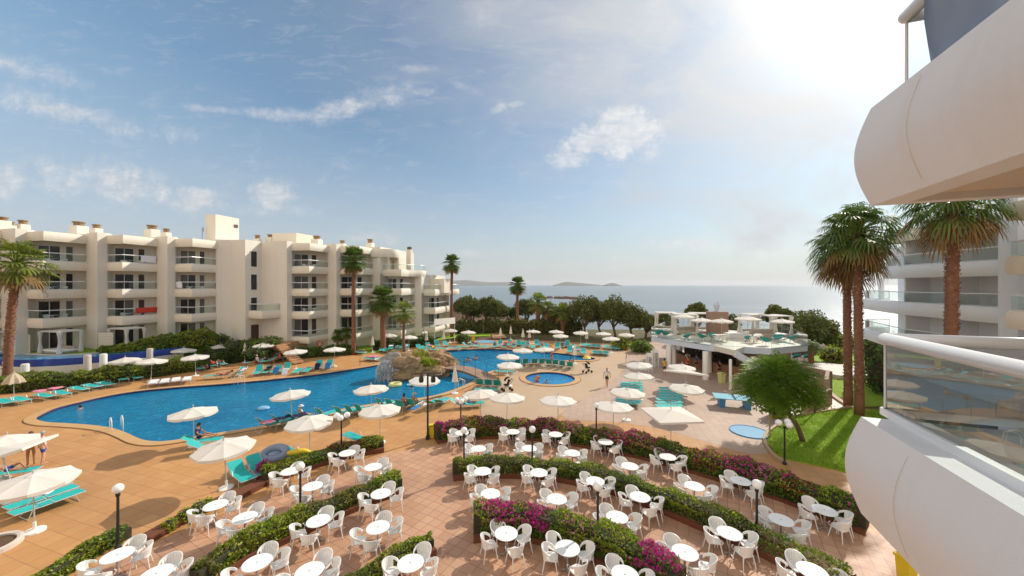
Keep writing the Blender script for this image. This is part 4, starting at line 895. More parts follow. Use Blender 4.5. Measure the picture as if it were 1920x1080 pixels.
# --- sun lounger; head at -x, feet at +x
def make_lounger(kind='flat', m='teal', fr='frame_grey'):
    t_ = thing('sun_lounger', 'teal', 'sun lounger'); ang = {'flat': 4, 'recl': 32, 'up': 58, 'cush': 4}[kind]; w = .29; z = .34; hx = -.30
    L = .70; bx, bz = hx - L * math.cos(R(ang)), z + L * math.sin(R(ang)); th = .10 if kind == 'cush' else .018
    def slab(p, q, w, th):
        d = Vector((q[0] - p[0], 0, q[1] - p[1])).normalized(); n = Vector((-d.z, 0, d.x)) * th; mb = MB(); vs = []
        for (a, b) in (p, q):
            for y in (-w, w): vs += [Vector((a, y, b)), Vector((a, y, b)) + n]
        return mb.add(vs, [(0, 2, 3, 1), (4, 5, 7, 6), (0, 1, 5, 4), (2, 6, 7, 3), (1, 3, 7, 5), (0, 4, 6, 2)])
    o = slab((hx + .01, z), (.95, z - .01), w, th).obj('seat', m, t_); slab((bx, bz), (hx - .01, z), w, th).obj('backrest', m, t_)
    mb = MB()
    for s in (-1, 1):
        y = s * (w + .022); mb.tube([(hx, y, z), (.96, y, z - .01)], .018, 5); mb.tube([(hx, y, z), (bx, y, bz)], .018, 5)
    mb.tube([(.96, -w, z), (.96, w, z)], .018, 5); mb.tube([(bx, -w, bz), (bx, w, bz)], .018, 5); mb.obj('frame', fr, t_)
    for x, dx in ((-.55, -.12), (.62, .12)):
        mb = MB(); 
        for s in (-1, 1): mb.tube([(x, s * (w + .02), z - .01), (x + dx, s * (w + .05), 0)], .017, 5)
        mb.tube([(x + dx, -(w + .05), .02), (x + dx, w + .05, .02)], .014, 4); mb.obj('leg_frame', fr, t_)
    for s in (-1, 1):
        y = s * (w + .045); mb = MB(); mb.tube([(hx - .2, y, z), (hx - .12, y, z + .2), (hx + .2, y, z + .21), (hx + .34, y, z)], .014, 5); mb.obj('armrest', fr, t_)
    return t_
LF, LR, LU, LW = make_lounger('flat'), make_lounger('recl'), make_lounger('up'), make_lounger('cush', 'cushion_white')
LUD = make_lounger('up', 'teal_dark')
# --- globe lamps
def make_lamp(n=1, h=2.15):
    t_ = thing('globe_lamp', 'lamp', 'lamp post'); mb = MB(); mb.lathe([(0, 0), (.10, 0), (.09, .12), (.045, .2), (.04, h - .3), (.065, h - .25), (.065, h - .17), (0, h - .16)], 10); mb.obj('post', 'black_metal', t_)
    pos = [(0, 0, h)] if n == 1 else [(-.27, .05, h), (.25, .12, h + .02), (.06, -.25, h - .02)]
    for p in pos:
        if n > 1: mb = MB(); mb.tube([(0, 0, h - .25), (p[0] * .6, p[1] * .6, h - .28), (p[0], p[1], h - .15)], .02, 5); mb.obj('bracket', 'black_metal', t_)
        mb = MB(); mb.ball(p, .165, 18, 12); mb.obj('globe', 'globe', t_, smooth=True)
    return t_
GL1, GL3 = make_lamp(1), make_lamp(3)
# --- palms
def fan_crown(name, seed, n=46, R_=2.0, m='frond', dead=.25, droop=.6, up=80, low=-50, pet=.45, blades=17, width=1.0, bw=.034):
    rr = np.random.default_rng(seed); V_ = []; F_ = []; Vd = []; Fd = []; P_ = MB()
    for i in range(n):
        az = i * 2.39996 + rr.uniform(-.25, .25); f = i / n; el = R(up - (up - low) * f ** .85 + rr.uniform(-8, 8))
        d = np.array([math.cos(az) * math.cos(el), math.sin(az) * math.cos(el), math.sin(el)]); side = np.array([-math.sin(az), math.cos(az), 0]); upv = np.cross(d, side) * -1
        upv = np.cross(side, d); L = R_ * rr.uniform(.8, 1.05); base = d * L * pet; base[2] -= .12 * L * pet * (1 - d[2])
        P_.tube([(0, 0, 0), tuple(base * .5 + np.array([0, 0, .05])), tuple(base)], [.035, .022, .014], 3, cap=False)
        isdead = f > 1 - dead; tv, tf = (Vd, Fd) if isdead else (V_, F_)
        for k in range(blades):
            a = (k / (blades - 1) - .5) * R(230) * width; bl = L * (1 - pet) * (1 - .22 * abs(k / (blades - 1) - .5) * 2) * rr.uniform(.88, 1.08)
            dir_ = d * math.cos(a) + side * math.sin(a) + upv * .18 * math.cos(a * 2); dir_ /= np.linalg.norm(dir_); wv = np.cross(dir_, upv); wv /= np.linalg.norm(wv) + 1e-9; wd = bw * L * .5
            p0 = base; p1 = base + dir_ * bl * .5 + np.array([0, 0, -.04 * bl * droop]); p2 = p1 + (dir_ * .32 + np.array([0, 0, -.22 * droop * 1.6])) * bl; p3 = p2 + (dir_ * .10 + np.array([0, 0, -.30 * droop])) * bl
            o = len(tv); tv += [p0, p1 + wv * wd, p1 - wv * wd, p2 + wv * wd * .7, p2 - wv * wd * .7, p3]; tf += [(o, o + 1, o + 2, o + 2), (o + 1, o + 3, o + 4, o + 2), (o + 3, o + 5, o + 5, o + 4)]
    def fix(v, f, nm, mm):
        me = bpy.data.meshes.new(nm); me.from_pydata([tuple(p) for p in v], [], [tuple(dict.fromkeys(q)) for q in f]); me.materials.append(MATS[mm]); return me
    return fix(V_, F_, name, m), fix(Vd, Fd, name + '_dead', 'frond_dead') if Fd else None, P_.mesh(name + '_pet', 'frond_light')
CROWNS = {}
def palm(name, loc, h, crown, cr, tr, label, lean=(0, 0), scale_trunk=False, group=None, cat='palm tree', tm='palm_trunk', stubs=0, flare=1.25):
    t_ = thing(name, label, cat, loc, random.uniform(0, 6), group); t_.rotation_euler = (0, 0, 0)
    pts = []; rs = []; n = 14
    for i in range(n + 1):
        f = i / n; pts.append((lean[0] * f ** 1.5 + .03 * math.sin(f * 9), lean[1] * f ** 1.5, h * f)); rs.append(tr * (flare - (flare - 1) * min(1, f * 6)) * (1 - .12 * f) * (1 + .05 * (i % 2)))
    rs[-1] = tr * .9; trunk = MB().tube(pts, rs, 12).obj('trunk', tm, t_, smooth=True)
    if stubs:
        mb = MB(); rr = random.Random(3)
        for k in range(stubs):
            f = k / stubs; a = k * 2.4; z = h * (.10 + .88 * f); x0 = lean[0] * (z / h) ** 1.5; y0 = lean[1] * (z / h) ** 1.5; r_ = tr * .97; c, s = math.cos(a), math.sin(a); w = tr * .30; L = tr * rr.uniform(.15, .38)
            b = Vector((x0 + c * r_, y0 + s * r_, z)); sd_ = Vector((-s, c, 0)) * w; o_ = Vector((c, s, 0)) * L
            mb.add([b - sd_, b + sd_, b + o_ + sd_ * .5 + Vector((0, 0, L * 1.5)), b + o_ - sd_ * .5 + Vector((0, 0, L * 1.5)), b + Vector((0, 0, tr * .45))], [(0, 1, 2, 3), (0, 3, 4), (1, 4, 2), (3, 2, 4)])
        mb.obj('leaf_base', 'palm_scale', trunk)['kind'] = 'stuff'
    top = pts[-1]; live, dead, pet = crown
    for me, nm in ((live, 'crown'), (dead, 'dead_fronds'), (pet, 'frond_stalks')):
        if me is None: continue
        o = bpy.data.objects.new(nm, me); C.objects.link(o); o.parent = t_; o.location = (top[0], top[1], h - .1); o.scale = (cr, cr, cr); o.rotation_euler = (0, 0, 1.3 * h)
    return t_
cA = fan_crown('crown_fan', 1, 66, 1.0, 'frond', .18, .3, 85, -55, .42, 11, .62, bw=.07); cB = fan_crown('crown_date', 2, 34, 1.0, 'frond', .06, .4, 78, -45, .42, 11, .55, bw=.07); cC = fan_crown('crown_light', 3, 34, 1.0, 'frond_light', .2, .5, 80, -50, .45, 13, .7, bw=.055); cD = fan_crown('crown_big', 5, 56, 1.0, 'frond', .26, .8, 84, -60, .50, 19, .85); cE = fan_crown('crown_cycad', 6, 40, 1.0, 'frond', 0, .9, 70, -10, .2, 9, .4)
# --- broad trees and shrubs
def blob_points(centres, n, rng, shell=.45):
    out = []; nr = []; wts = np.array([c[3] * c[4] for c in centres]); wts = wts / wts.sum()
    for c, w in zip(centres, wts):
        k = max(3, int(n * w)); d = rng.normal(size=(k, 3)); d /= np.linalg.norm(d, axis=1, keepdims=True); r = 1 - shell * rng.random((k, 1)) ** 1.6
        r *= 1 + .16 * np.sin(d[:, :1] * 5 + c[0]) * np.cos(d[:, 1:2] * 6 + c[1])
        out.append(np.array(c[:3]) + d * r * np.array([c[3], c[3], c[4]])); nr.append(d)
    return np.vstack(out), np.vstack(nr)
def tree(name, loc, h, cr, m, label, seed, n=4200, leaf=.14, trunk_r=.16, trunk_h=None, clumps=11, flat=.6, group=None, cat='tree', lean=(0, 0), limbs=5, extra=None, spreadz=.5, gap=.33):
    rng = np.random.default_rng(seed); rr = random.Random(seed); t_ = thing(name, label, cat, loc, 0, group); th = trunk_h if trunk_h is not None else h * .45
    cs = []
    for i in range(clumps):
        a = i * 2.4 + rr.uniform(-.4, .4); q = cr * .62 * math.sqrt((i + .4) / clumps); cs.append((q * math.cos(a) + lean[0], q * math.sin(a) + lean[1], h - cr * flat * .6 - (q / cr) ** 2 * cr * spreadz * 1.2 + rr.uniform(-.15, .2) * cr, cr * rr.uniform(gap - .03, gap + .12), cr * rr.uniform(.2, .34) * flat / .6))
    if trunk_r > 0:
        mb = MB(); k_ = Vector((lean[0] * .9, lean[1] * .9, th)); mb.tube([(0, 0, -.1), (lean[0] * .3, lean[1] * .3, th * .5), tuple(k_)], [trunk_r * 1.25, trunk_r, trunk_r * .85], 8)
        tr = mb.obj('trunk', 'trunk', t_, smooth=True)
        for i in range(min(limbs, len(cs))):
            c = Vector(cs[i * len(cs) // limbs][:3]); mb = MB(); mid = k_.lerp(c, .5) + Vector((rr.uniform(-.1, .1), rr.uniform(-.1, .1), -.12)) * cr; mb.tube([tuple(k_ - Vector((0, 0, .15))), tuple(mid), tuple(c)], [trunk_r * .6, trunk_r * .38, trunk_r * .15], 6); mb.obj('limb', 'trunk', tr)
    P, nr = blob_points(cs, n, rng); v, f = leaves(P, leaf, .5, .3, rng); np_obj('crown', v, f, m, t_)
    if extra:
        sel = rng.random(len(P)) < extra[1]; sel &= P[:, 2] > np.quantile(P[:, 2], extra[2]); v, f = leaves(P[sel] * np.array([1.03, 1.03, 1.01]), leaf * 1.1, .5, .2, rng); np_obj(extra[3], v, f, extra[0], t_)
    return t_
def shrub(name, loc, rx, rz, m, label, seed, n=1500, leaf=.10, group=None, cat='shrub', ry=None):
    rng = np.random.default_rng(seed); t_ = thing(name, label, cat, loc, 0, group); cs = [(0, 0, rz * .9, rx * .8, rz)]
    for i in range(6): a = i * 1.05 + seed; cs.append((rx * .5 * math.cos(a), (ry or rx) * .5 * math.sin(a), rz * (.7 + .25 * math.sin(i * 2.1)), rx * .5, rz * .62))
    P, nr = blob_points(cs, n, rng, .3); P = P[P[:, 2] > .02]; v, f = leaves(P, leaf, .5, .2, rng); np_obj('foliage', v, f, m, t_)
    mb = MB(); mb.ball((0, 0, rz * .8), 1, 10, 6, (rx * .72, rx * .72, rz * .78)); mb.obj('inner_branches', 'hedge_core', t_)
    return t_
def hedge(name, label, line, w, h, seed, n=400, leaf=.055, base=('hedge_leaf',), mixes=(), planter=None, side=1, z0=0.0, wob=.16, gaps=(), zprof=None, cat='hedge', core=True, hprof=None):
    """LINE is the front bottom edge (metres); the hedge body lies to its left"""
    rng = np.random.default_rng(seed); t_ = thing(name, label, cat, (0, 0, 0)); pts = spline(line, 6); mid = offset(pts, w / 2 * side); Ls = [0]
    for a, b in zip(mid, mid[1:]): Ls.append(Ls[-1] + (b - a).length)
    T = Ls[-1]; mp_ = np.array([(p.x, p.y, p.z) for p in mid]); nrm = []
    for i in range(len(mid)):
        a = mid[max(0, i - 1)]; b = mid[min(len(mid) - 1, i + 1)]; d = (b - a); d.z = 0; d.normalize(); nrm.append((-d.y, d.x))
    nrm = np.array(nrm); Lsn = np.array(Ls)
    per = w + 2 * h; N_ = int(n * T * per); s = rng.random(N_) * T; u = rng.random(N_) * per
    keep = np.ones(N_, bool)
    for g0, g1, dens in gaps: keep &= ~((s > g0 * T) & (s < g1 * T) & (rng.random(N_) > dens))
    s = s[keep]; u = u[keep]
    cx = np.interp(s, Lsn, mp_[:, 0]); cy = np.interp(s, Lsn, mp_[:, 1]); cz = np.interp(s, Lsn, mp_[:, 2]); nx = np.interp(s, Lsn, nrm[:, 0]); ny = np.interp(s, Lsn, nrm[:, 1])
    hh = h * (1 + .10 * np.sin(s * 1.3 + seed) + .07 * np.sin(s * 3.7 + 1) + .05 * np.sin(s * 8.1))
    if hprof is not None: hh = hh * np.interp(s / T, [p[0] for p in hprof], [p[1] for p in hprof])
    scale_u = u / per
    lat = np.where(u < h, -w / 2, np.where(u < h + w, u - h - w / 2, w / 2)); zz = np.where(u < h, u / h * hh, np.where(u < h + w, hh, (per - u) / h * hh))
    rnd = 1 - .35 * np.clip((zz / hh - .7) / .3, 0, 1) * (np.abs(lat) / (w / 2)) ** 3
    bump = wob * (np.sin(s * 2.3 + lat * 3) * np.cos(zz * 4 + s) + rng.normal(size=len(s)) * .55)
    endf = np.clip(np.minimum(s, T - s) / .35, .45, 1)
    lat = (lat * (1 + bump * .6)) * endf; zz = zz * rnd * (1 + bump * .35) + rng.normal(size=len(s)) * .02
    P = np.stack([cx + nx * lat, cy + ny * lat, z0 + cz + np.clip(zz, .03, None)], axis=1)
    # patches
    noise_ = np.sin(s * .9 + seed * 1.7) + np.sin(s * 2.1 + seed * .6) * .7 + np.sin(zz * 5 + s * 3) * .35 + rng.normal(size=len(s)) * .35
    used = np.zeros(len(s), bool)
    for mi, (nm, m_, thr, topmin, ph, dens, big) in enumerate(mixes):
        nn_ = np.sin(s * (1.15 + .2 * mi) + ph) + np.sin(s * 3.3 + ph * 2) * .6 + np.sin(zz * 6 + s * 2 + ph) * .4 + rng.normal(size=len(s)) * .3
        sel = (nn_ > thr) & (zz > topmin * hh) & (rng.random(len(s)) < dens) & ~used; used |= sel
        if sel.sum() > 3: v, f = leaves(P[sel] + np.array([0, 0, .02]), leaf * big, .55, 0, rng); np_obj(nm, v, f, m_, t_)
    v, f = leaves(P[~used], leaf, .5, .15, rng); np_obj('foliage', v, f, base[0], t_)
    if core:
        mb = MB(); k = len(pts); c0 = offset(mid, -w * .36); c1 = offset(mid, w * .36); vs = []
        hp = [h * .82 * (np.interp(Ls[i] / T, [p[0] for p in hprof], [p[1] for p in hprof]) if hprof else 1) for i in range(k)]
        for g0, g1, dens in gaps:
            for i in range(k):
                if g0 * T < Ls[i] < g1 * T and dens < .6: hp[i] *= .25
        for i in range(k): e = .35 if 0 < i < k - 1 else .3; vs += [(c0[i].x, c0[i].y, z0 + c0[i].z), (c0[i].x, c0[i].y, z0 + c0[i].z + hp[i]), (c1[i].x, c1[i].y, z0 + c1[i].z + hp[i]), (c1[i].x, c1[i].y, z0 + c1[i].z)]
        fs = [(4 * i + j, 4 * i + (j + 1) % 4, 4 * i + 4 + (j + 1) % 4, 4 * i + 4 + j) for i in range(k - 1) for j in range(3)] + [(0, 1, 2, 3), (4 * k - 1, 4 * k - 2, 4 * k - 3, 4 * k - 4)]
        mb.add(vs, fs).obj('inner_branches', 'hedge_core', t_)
    if planter:
        ph = planter; a = offset(pts, -.10 * side); b = offset(pts, (w + .1) * side); mb = MB(); poly = a + list(reversed(b)) if side > 0 else b + list(reversed(a)); k = len(a)
        vs = []
        for i in range(k): vs += [(a[i].x, a[i].y, 0), (a[i].x, a[i].y, ph), (b[i].x, b[i].y, ph), (b[i].x, b[i].y, 0)]
        fs = [(4 * i + j, 4 * i + (j + 1) % 4, 4 * i + 4 + (j + 1) % 4, 4 * i + 4 + j) for i in range(k - 1) for j in range(3)] + [(0, 1, 2, 3), (4 * k - 1, 4 * k - 2, 4 * k - 3, 4 * k - 4)]
        mb.add(vs, fs).obj('planter', 'planter', t_)
    return t_
# --- people: one skinned body each; clothes and hair as children
def skin_mesh(name, verts, edges, radii, m, parent, sub=1):
    me = bpy.data.meshes.new(name); me.from_pydata(verts, edges, []); o = bpy.data.objects.new(name, me); C.objects.link(o)
    sk = o.modifiers.new('skin', 'SKIN'); sk.use_smooth_shade = True; sb = o.modifiers.new('sub', 'SUBSURF'); sb.levels = sub; sb.render_levels = sub
    for i, r in enumerate(radii):
        d = me.skin_vertices[0].data[i]; d.radius = (r, r) if not isinstance(r, tuple) else r; d.use_root = (i == 0)
    dg = bpy.context.evaluated_depsgraph_get(); ev = o.evaluated_get(dg); nm = bpy.data.meshes.new_from_object(ev); nm.name = name; nm.materials.append(MATS[m])
    o2 = bpy.data.objects.new(name, nm); C.objects.link(o2); bpy.data.objects.remove(o); o2.parent = parent; return o2
POSES = {}
def pose(kind):
    """joint positions; x forward, y left, z up"""
    V_ = {}
    if kind in ('stand', 'walk'):
        s = .22 if kind == 'walk' else .04
        V_ = dict(pel=(0, 0, .95), wai=(0, 0, 1.12), che=(0, 0, 1.34), nek=(0, 0, 1.5), hd=(.02, 0, 1.64), ht=(.02, 0, 1.72))
        for y, k in ((1, 'l'), (-1, 'r')):
            f = s * y; V_.update({'hip' + k: (0, y * .09, .90), 'kn' + k: (f * .8 + .03, y * .10, .50), 'an' + k: (f * 1.2 - .02, y * .10, .08), 'to' + k: (f * 1.2 + .15, y * .11, .03), 'sh' + k: (0, y * .19, 1.42), 'el' + k: (-f * .7 - .02, y * .25, 1.14), 'wr' + k: (-f + .06, y * .27, .90)})
    elif kind == 'sit':
        V_ = dict(pel=(0, 0, .12), wai=(-.04, 0, .28), che=(-.05, 0, .50), nek=(0, 0, .66), hd=(.05, 0, .79), ht=(.06, 0, .88))
        for y, k in ((1, 'l'), (-1, 'r')): V_.update({'hip' + k: (.03, y * .10, .10), 'kn' + k: (.42, y * .13, .22), 'an' + k: (.80, y * .12, .05), 'to' + k: (.90, y * .12, .14), 'sh' + k: (-.03, y * .19, .58), 'el' + k: (.08, y * .27, .36), 'wr' + k: (.27, y * .20, .26)})
    elif kind == 'lie':
        V_ = dict(pel=(0, 0, .13), wai=(-.17, 0, .17), che=(-.38, 0, .29), nek=(-.52, 0, .38), hd=(-.64, 0, .45), ht=(-.72, 0, .50))
        for y, k in ((1, 'l'), (-1, 'r')): V_.update({'hip' + k: (.05, y * .09, .12), 'kn' + k: (.46, y * .11, .12 + (.26 if y > 0 else 0)), 'an' + k: (.80 - (.12 if y > 0 else 0), y * .10, .08), 'to' + k: (.90 - (.08 if y > 0 else 0), y * .11, .14), 'sh' + k: (-.45, y * .18, .32), 'el' + k: (-.26, y * .27, .16), 'wr' + k: (-.03, y * .22, .17)})
    elif kind == 'swim':
        V_ = dict(pel=(0, 0, -.55), wai=(0, 0, -.38), che=(0, 0, -.16), nek=(.02, 0, .0), hd=(.04, 0, .13), ht=(.04, 0, .21))
        for y, k in ((1, 'l'), (-1, 'r')): V_.update({'hip' + k: (0, y * .09, -.6), 'kn' + k: (.1, y * .10, -.95), 'an' + k: (-.1, y * .10, -1.3), 'to' + k: (-.2, y * .1, -1.35), 'sh' + k: (0, y * .19, -.07), 'el' + k: (.18, y * .33, -.2), 'wr' + k: (.36, y * .36, -.12)})
    return V_
def lerp3(a, b, t_): return tuple(a[i] + (b[i] - a[i]) * t_ for i in range(3))
def make_person(kind, cloth, legs, hair='hair_dark', skin_='skin', hat=None):
    t_ = thing('person', 'person', 'person'); J = pose(kind); rad = dict(pel=(.13, .10), wai=(.12, .09), che=(.15, .10), nek=.052, hd=(.078, .095), ht=(.05, .06)); names = ['pel', 'wai', 'che', 'nek', 'hd', 'ht']; E = [('pel', 'wai'), ('wai', 'che'), ('che', 'nek'), ('nek', 'hd'), ('hd', 'ht')]
    for k in 'lr':
        rad.update({'hip' + k: .085, 'kn' + k: .055, 'an' + k: .036, 'to' + k: .034, 'sh' + k: .056, 'el' + k: .038, 'wr' + k: .026, 'ha' + k: .030}); w = J['wr' + k]; e = J['el' + k]; J['ha' + k] = lerp3(e, w, 1.28)
        names += [n + k for n in ('hip', 'kn', 'an', 'to', 'sh', 'el', 'wr', 'ha')]; E += [('pel', 'hip' + k), ('hip' + k, 'kn' + k), ('kn' + k, 'an' + k), ('an' + k, 'to' + k), ('che', 'sh' + k), ('sh' + k, 'el' + k), ('el' + k, 'wr' + k), ('wr' + k, 'ha' + k)]
    verts = [J[n] for n in names]; idx = {n: i for i, n in enumerate(names)}; edges = [(idx[a], idx[b]) for a, b in E]; radii = [rad[n] for n in names]
    body = skin_mesh('body', verts, edges, radii, skin_, t_, 1)
    mb = MB()
    for k in 'lr':   # fingers, thumb
        h = Vector(J['ha' + k]); d = (h - Vector(J['el' + k])).normalized(); s = Vector((-d.y, d.x, 0)); s = s.normalized() if s.length > .01 else Vector((1, 0, 0)); c = d.cross(s)
        for q, L in ((-1.5, .055), (-.5, .07), (.5, .065), (1.5, .05)): p = h + s * q * .016; mb.tube([tuple(p), tuple(p + d * L * .6), tuple(p + d * L + c * .012)], [.009, .008, .006], 5)
        p = h - d * .03 + s * .026; mb.tube([tuple(p), tuple(p + (d * .5 + s * .6) * .045), tuple(p + (d * .9 + s * .6) * .06)], [.010, .009, .007], 5)
    hd = Vector(J['hd']); upd = (Vector(J['ht']) - hd).normalized(); fw = Vector((1, 0, 0)) - upd * upd.x; fw.normalize(); sd_ = upd.cross(fw)
    mb.ball(tuple(hd + fw * .088 - upd * .01), .016, 6, 4); mb.ball(tuple(hd + sd_ * .08), .02, 6, 4); mb.ball(tuple(hd - sd_ * .08), .02, 6, 4); mb.obj('face_and_fingers', skin_, body)
    mb = MB(); [mb.ball(tuple(hd + fw * .078 + sd_ * q * .03 + upd * .02), .010, 6, 4) for q in (-1, 1)]; mb.ball(tuple(hd + fw * .08 - upd * .05), .014, 6, 4, (.6, 1.4, .5)); mb.obj('eyes_and_mouth', 'hair_brown', body)
    o_ = hd + upd * .035 - fw * .02; mb = MB(); mb.ball(tuple(o_), .102, 12, 8, (1, .92, 1)); mb.ball(tuple(o_ - fw * .05 - upd * .05), .075, 10, 6); mb.obj('hair', hair, t_, smooth=True)
    if hat: mb = MB(); mb.lathe([(0, .12), (.09, .11), (.1, .04), (.19, .02), (.19, .01), (0, .01)], 14, tuple(hd + upd * .03)); mb.obj('hat', hat, t_)
    if cloth:
        vs = [lerp3(J['pel'], J['wai'], -.05), J['wai'], J['che'], lerp3(J['che'], J['nek'], .55), J['shl'], lerp3(J['shl'], J['ell'], .55), J['shr'], lerp3(J['shr'], J['elr'], .55)]
        skin_mesh('shirt', vs, [(0, 1), (1, 2), (2, 3), (2, 4), (4, 5), (2, 6), (6, 7)], [(.155, .125), (.145, .115), (.17, .12), .07, .075, .06, .075, .06], cloth, t_, 1)
    if legs:
        vs = [lerp3(J['pel'], J['wai'], .25), J['pel'], J['hipl'], lerp3(J['hipl'], J['knl'], .6), J['hipr'], lerp3(J['hipr'], J['knr'], .6)]
        skin_mesh('shorts', vs, [(0, 1), (1, 2), (2, 3), (1, 4), (4, 5)], [(.14, .11), (.15, .12), .10, .088, .10, .088], legs, t_, 1)
    return t_
# ================================================================ HEDGES
FL = [('flowers', 'bougainvillea', .75, .45, 1.0, .75, 1.15), ('red_leaves', 'red_leaf', .35, .3, 3.1, .55, 1.0), ('young_leaves', 'hedge_light', .3, .35, 5.0, .6, 1.0)]
R1 = [G(x, y) for x, y in [(820, 832), (850, 827), (900, 823), (960, 823), (1040, 830), (1130, 846), (1200, 860), (1280, 882), (1350, 903), (1430, 928), (1500, 953), (1570, 983), (1622, 1003)]]
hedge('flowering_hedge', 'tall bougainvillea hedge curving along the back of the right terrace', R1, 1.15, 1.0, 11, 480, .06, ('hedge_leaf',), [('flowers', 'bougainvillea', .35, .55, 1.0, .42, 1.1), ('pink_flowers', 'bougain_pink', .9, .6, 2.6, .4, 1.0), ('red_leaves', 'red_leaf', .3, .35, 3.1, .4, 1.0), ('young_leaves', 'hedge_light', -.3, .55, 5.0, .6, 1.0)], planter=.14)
R2 = [G(x, y) for x, y in [(850, 901), (880, 898), (930, 896), (980, 897), (1058, 905), (1147, 926), (1241, 962), (1304, 989), (1393, 1026), (1461, 1060), (1530, 1097), (1580, 1130)]]
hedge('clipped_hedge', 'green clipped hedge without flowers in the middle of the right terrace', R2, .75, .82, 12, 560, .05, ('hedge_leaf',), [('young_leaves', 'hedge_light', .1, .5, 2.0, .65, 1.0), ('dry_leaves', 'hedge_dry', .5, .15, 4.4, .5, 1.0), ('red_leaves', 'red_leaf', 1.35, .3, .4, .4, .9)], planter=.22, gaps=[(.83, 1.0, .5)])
R3 = [G(x, y) for x, y in [(888, 1016), (920, 1014), (966, 1014), (1007, 1018), (1081, 1040), (1126, 1059), (1200, 1098), (1260, 1140)]]
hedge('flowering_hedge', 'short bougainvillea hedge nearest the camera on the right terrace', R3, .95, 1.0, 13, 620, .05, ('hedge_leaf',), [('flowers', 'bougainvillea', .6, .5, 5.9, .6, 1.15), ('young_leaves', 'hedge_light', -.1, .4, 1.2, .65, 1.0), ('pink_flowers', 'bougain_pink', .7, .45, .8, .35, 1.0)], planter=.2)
L1a = [G(x, y) for x, y in [(500, 911), (560, 888), (620, 869), (680, 854), (720, 847)]]
hedge('flowering_hedge', 'low hedge with a magenta clump beside teal loungers on the left terrace', L1a, 1.0, .62, 14, 480, .055, ('hedge_leaf',), [('young_leaves', 'hedge_light', .1, .5, 1.2, .65, 1.0), ('red_leaves', 'red_leaf', .6, .2, 2.2, .5, 1.0)], planter=.22)
q = G(497, 893); shrub('bougainvillea_bush', q, .5, .42, 'bougainvillea', 'magenta bougainvillea clump at the foot of two teal loungers', 5, 900, .06, cat='bush')
L1b = [G(x, y) for x, y in [(282, 1020), (355, 978), (410, 952), (455, 935), (500, 911)]]
mbp = MB(); a_ = spline(L1b, 4); mbp.prism(a_ + list(reversed(offset(a_, .55))), 0, .22); tag(mbp.obj('planter_bed', 'planter'), 'brown kerbed planting bed with sparse shrubs behind the left terrace', 'planter')
for i, (px, py, r) in enumerate([(372, 945, .42), (350, 955, .36), (318, 972, .3), (388, 932, .3)]): shrub('sparse_shrub', G(px, py + 22), r, r * .8, 'hedge_light', ['small leafy shrub in the brown bed beside the far left table', 'low leafy shrub spilling over the brown bed', 'smallest shrub at the lower end of the brown bed', 'small leafy shrub at the upper end of the brown bed'][i], 20 + i, 420, .055)
L0 = [G(x, y) for x, y in [(60, 1125), (130, 1078), (190, 1040), (250, 1008)]]
hedge('low_hedge', 'low untidy green hedge in the near left corner by the globe lamp', L0, .6, .45, 16, 520, .055, ('hedge_leaf',), [('young_leaves', 'hedge_light', -.1, .3, 1.2, .7, 1.0)], planter=None)
L2 = [G(x, y) for x, y in [(380, 1112), (430, 1075), (478, 1045), (553, 1010), (644, 968), (700, 944), (756, 925)]]
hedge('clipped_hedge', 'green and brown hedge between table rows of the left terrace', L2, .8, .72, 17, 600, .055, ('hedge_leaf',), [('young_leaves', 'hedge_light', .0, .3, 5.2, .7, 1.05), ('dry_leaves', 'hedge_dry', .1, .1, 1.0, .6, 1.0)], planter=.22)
L3 = [G(x, y) for x, y in [(640, 1140), (700, 1108), (760, 1070), (816, 1040)]]
hedge('clipped_hedge', 'short green hedge by the bottom edge left of the central aisle', L3, .55, .6, 18, 640, .05, ('hedge_leaf',), [('young_leaves', 'hedge_light', .2, .3, 5.2, .6, 1.05), ('dry_leaves', 'hedge_dry', .3, .1, 1.0, .6, 1.0)], planter=.25)
# long green hedge left of the big pool, hedge mound by the raised pool
HL = [Vector((x, y, 0)) for x, y in [(-47.5, 30.2), (-44, 31.6), (-40.5, 33.2), (-38.2, 34.6), (-36.3, 36.8), (-34.8, 39.0), (-33.2, 41.2)]]
hedge('boundary_hedge', 'long green hedge behind loungers at the foot of the mosaic pool wall', HL, 1.6, 1.35, 19, 150, .10, ('hedge_leaf',), [('young_leaves', 'hedge_light', .1, .3, 2.2, .7, 1.05), ('dry_leaves', 'hedge_dry', .9, .1, 1.0, .5, 1.0)])
HM = [Vector((x, y, 2.2)) for x, y in [(-43.2, 38.6), (-41.4, 39.2), (-39.6, 40.6), (-38, 42.2), (-36.6, 43.4), (-34.9, 44.6)]]
hedge('hedge_mound', 'bright rounded hedge overhanging the raised blue pool', HM, 1.7, 1.35, 21, 150, .11, ('hedge_light',), [('dark_leaves', 'hedge_leaf', -.1, .0, 2.2, .7, 1.05)], hprof=[(0, .35), (.2, .62), (.5, .95), (.72, 1.35), (.88, 1.25), (1, .6)])  # darker green leaves mixed in as scattered patches
HB = [Vector((x, y, 0)) for x, y in [(-34.5, 42.5), (-33, 44.5), (-31.5, 46.0)]]
hedge('dark_hedge', 'dark hedge in the sunken garden below the bright mound', HB, 2.6, 1.9, 22, 110, .12, ('bush_leaf',), [])
GR = [Vector((x, y, 0)) for x, y in [(-29.6, 45.4), (-27, 46.8), (-24, 48.2), (-20.6, 49.6)]]
hedge('garden_hedge', 'dark low shrubbery along the wing wall before the lawn', GR, 1.6, 1.2, 23, 110, .12, ('bush_leaf',), [('young_leaves', 'hedge_leaf', .3, .3, 2.2, .6, 1.0)])
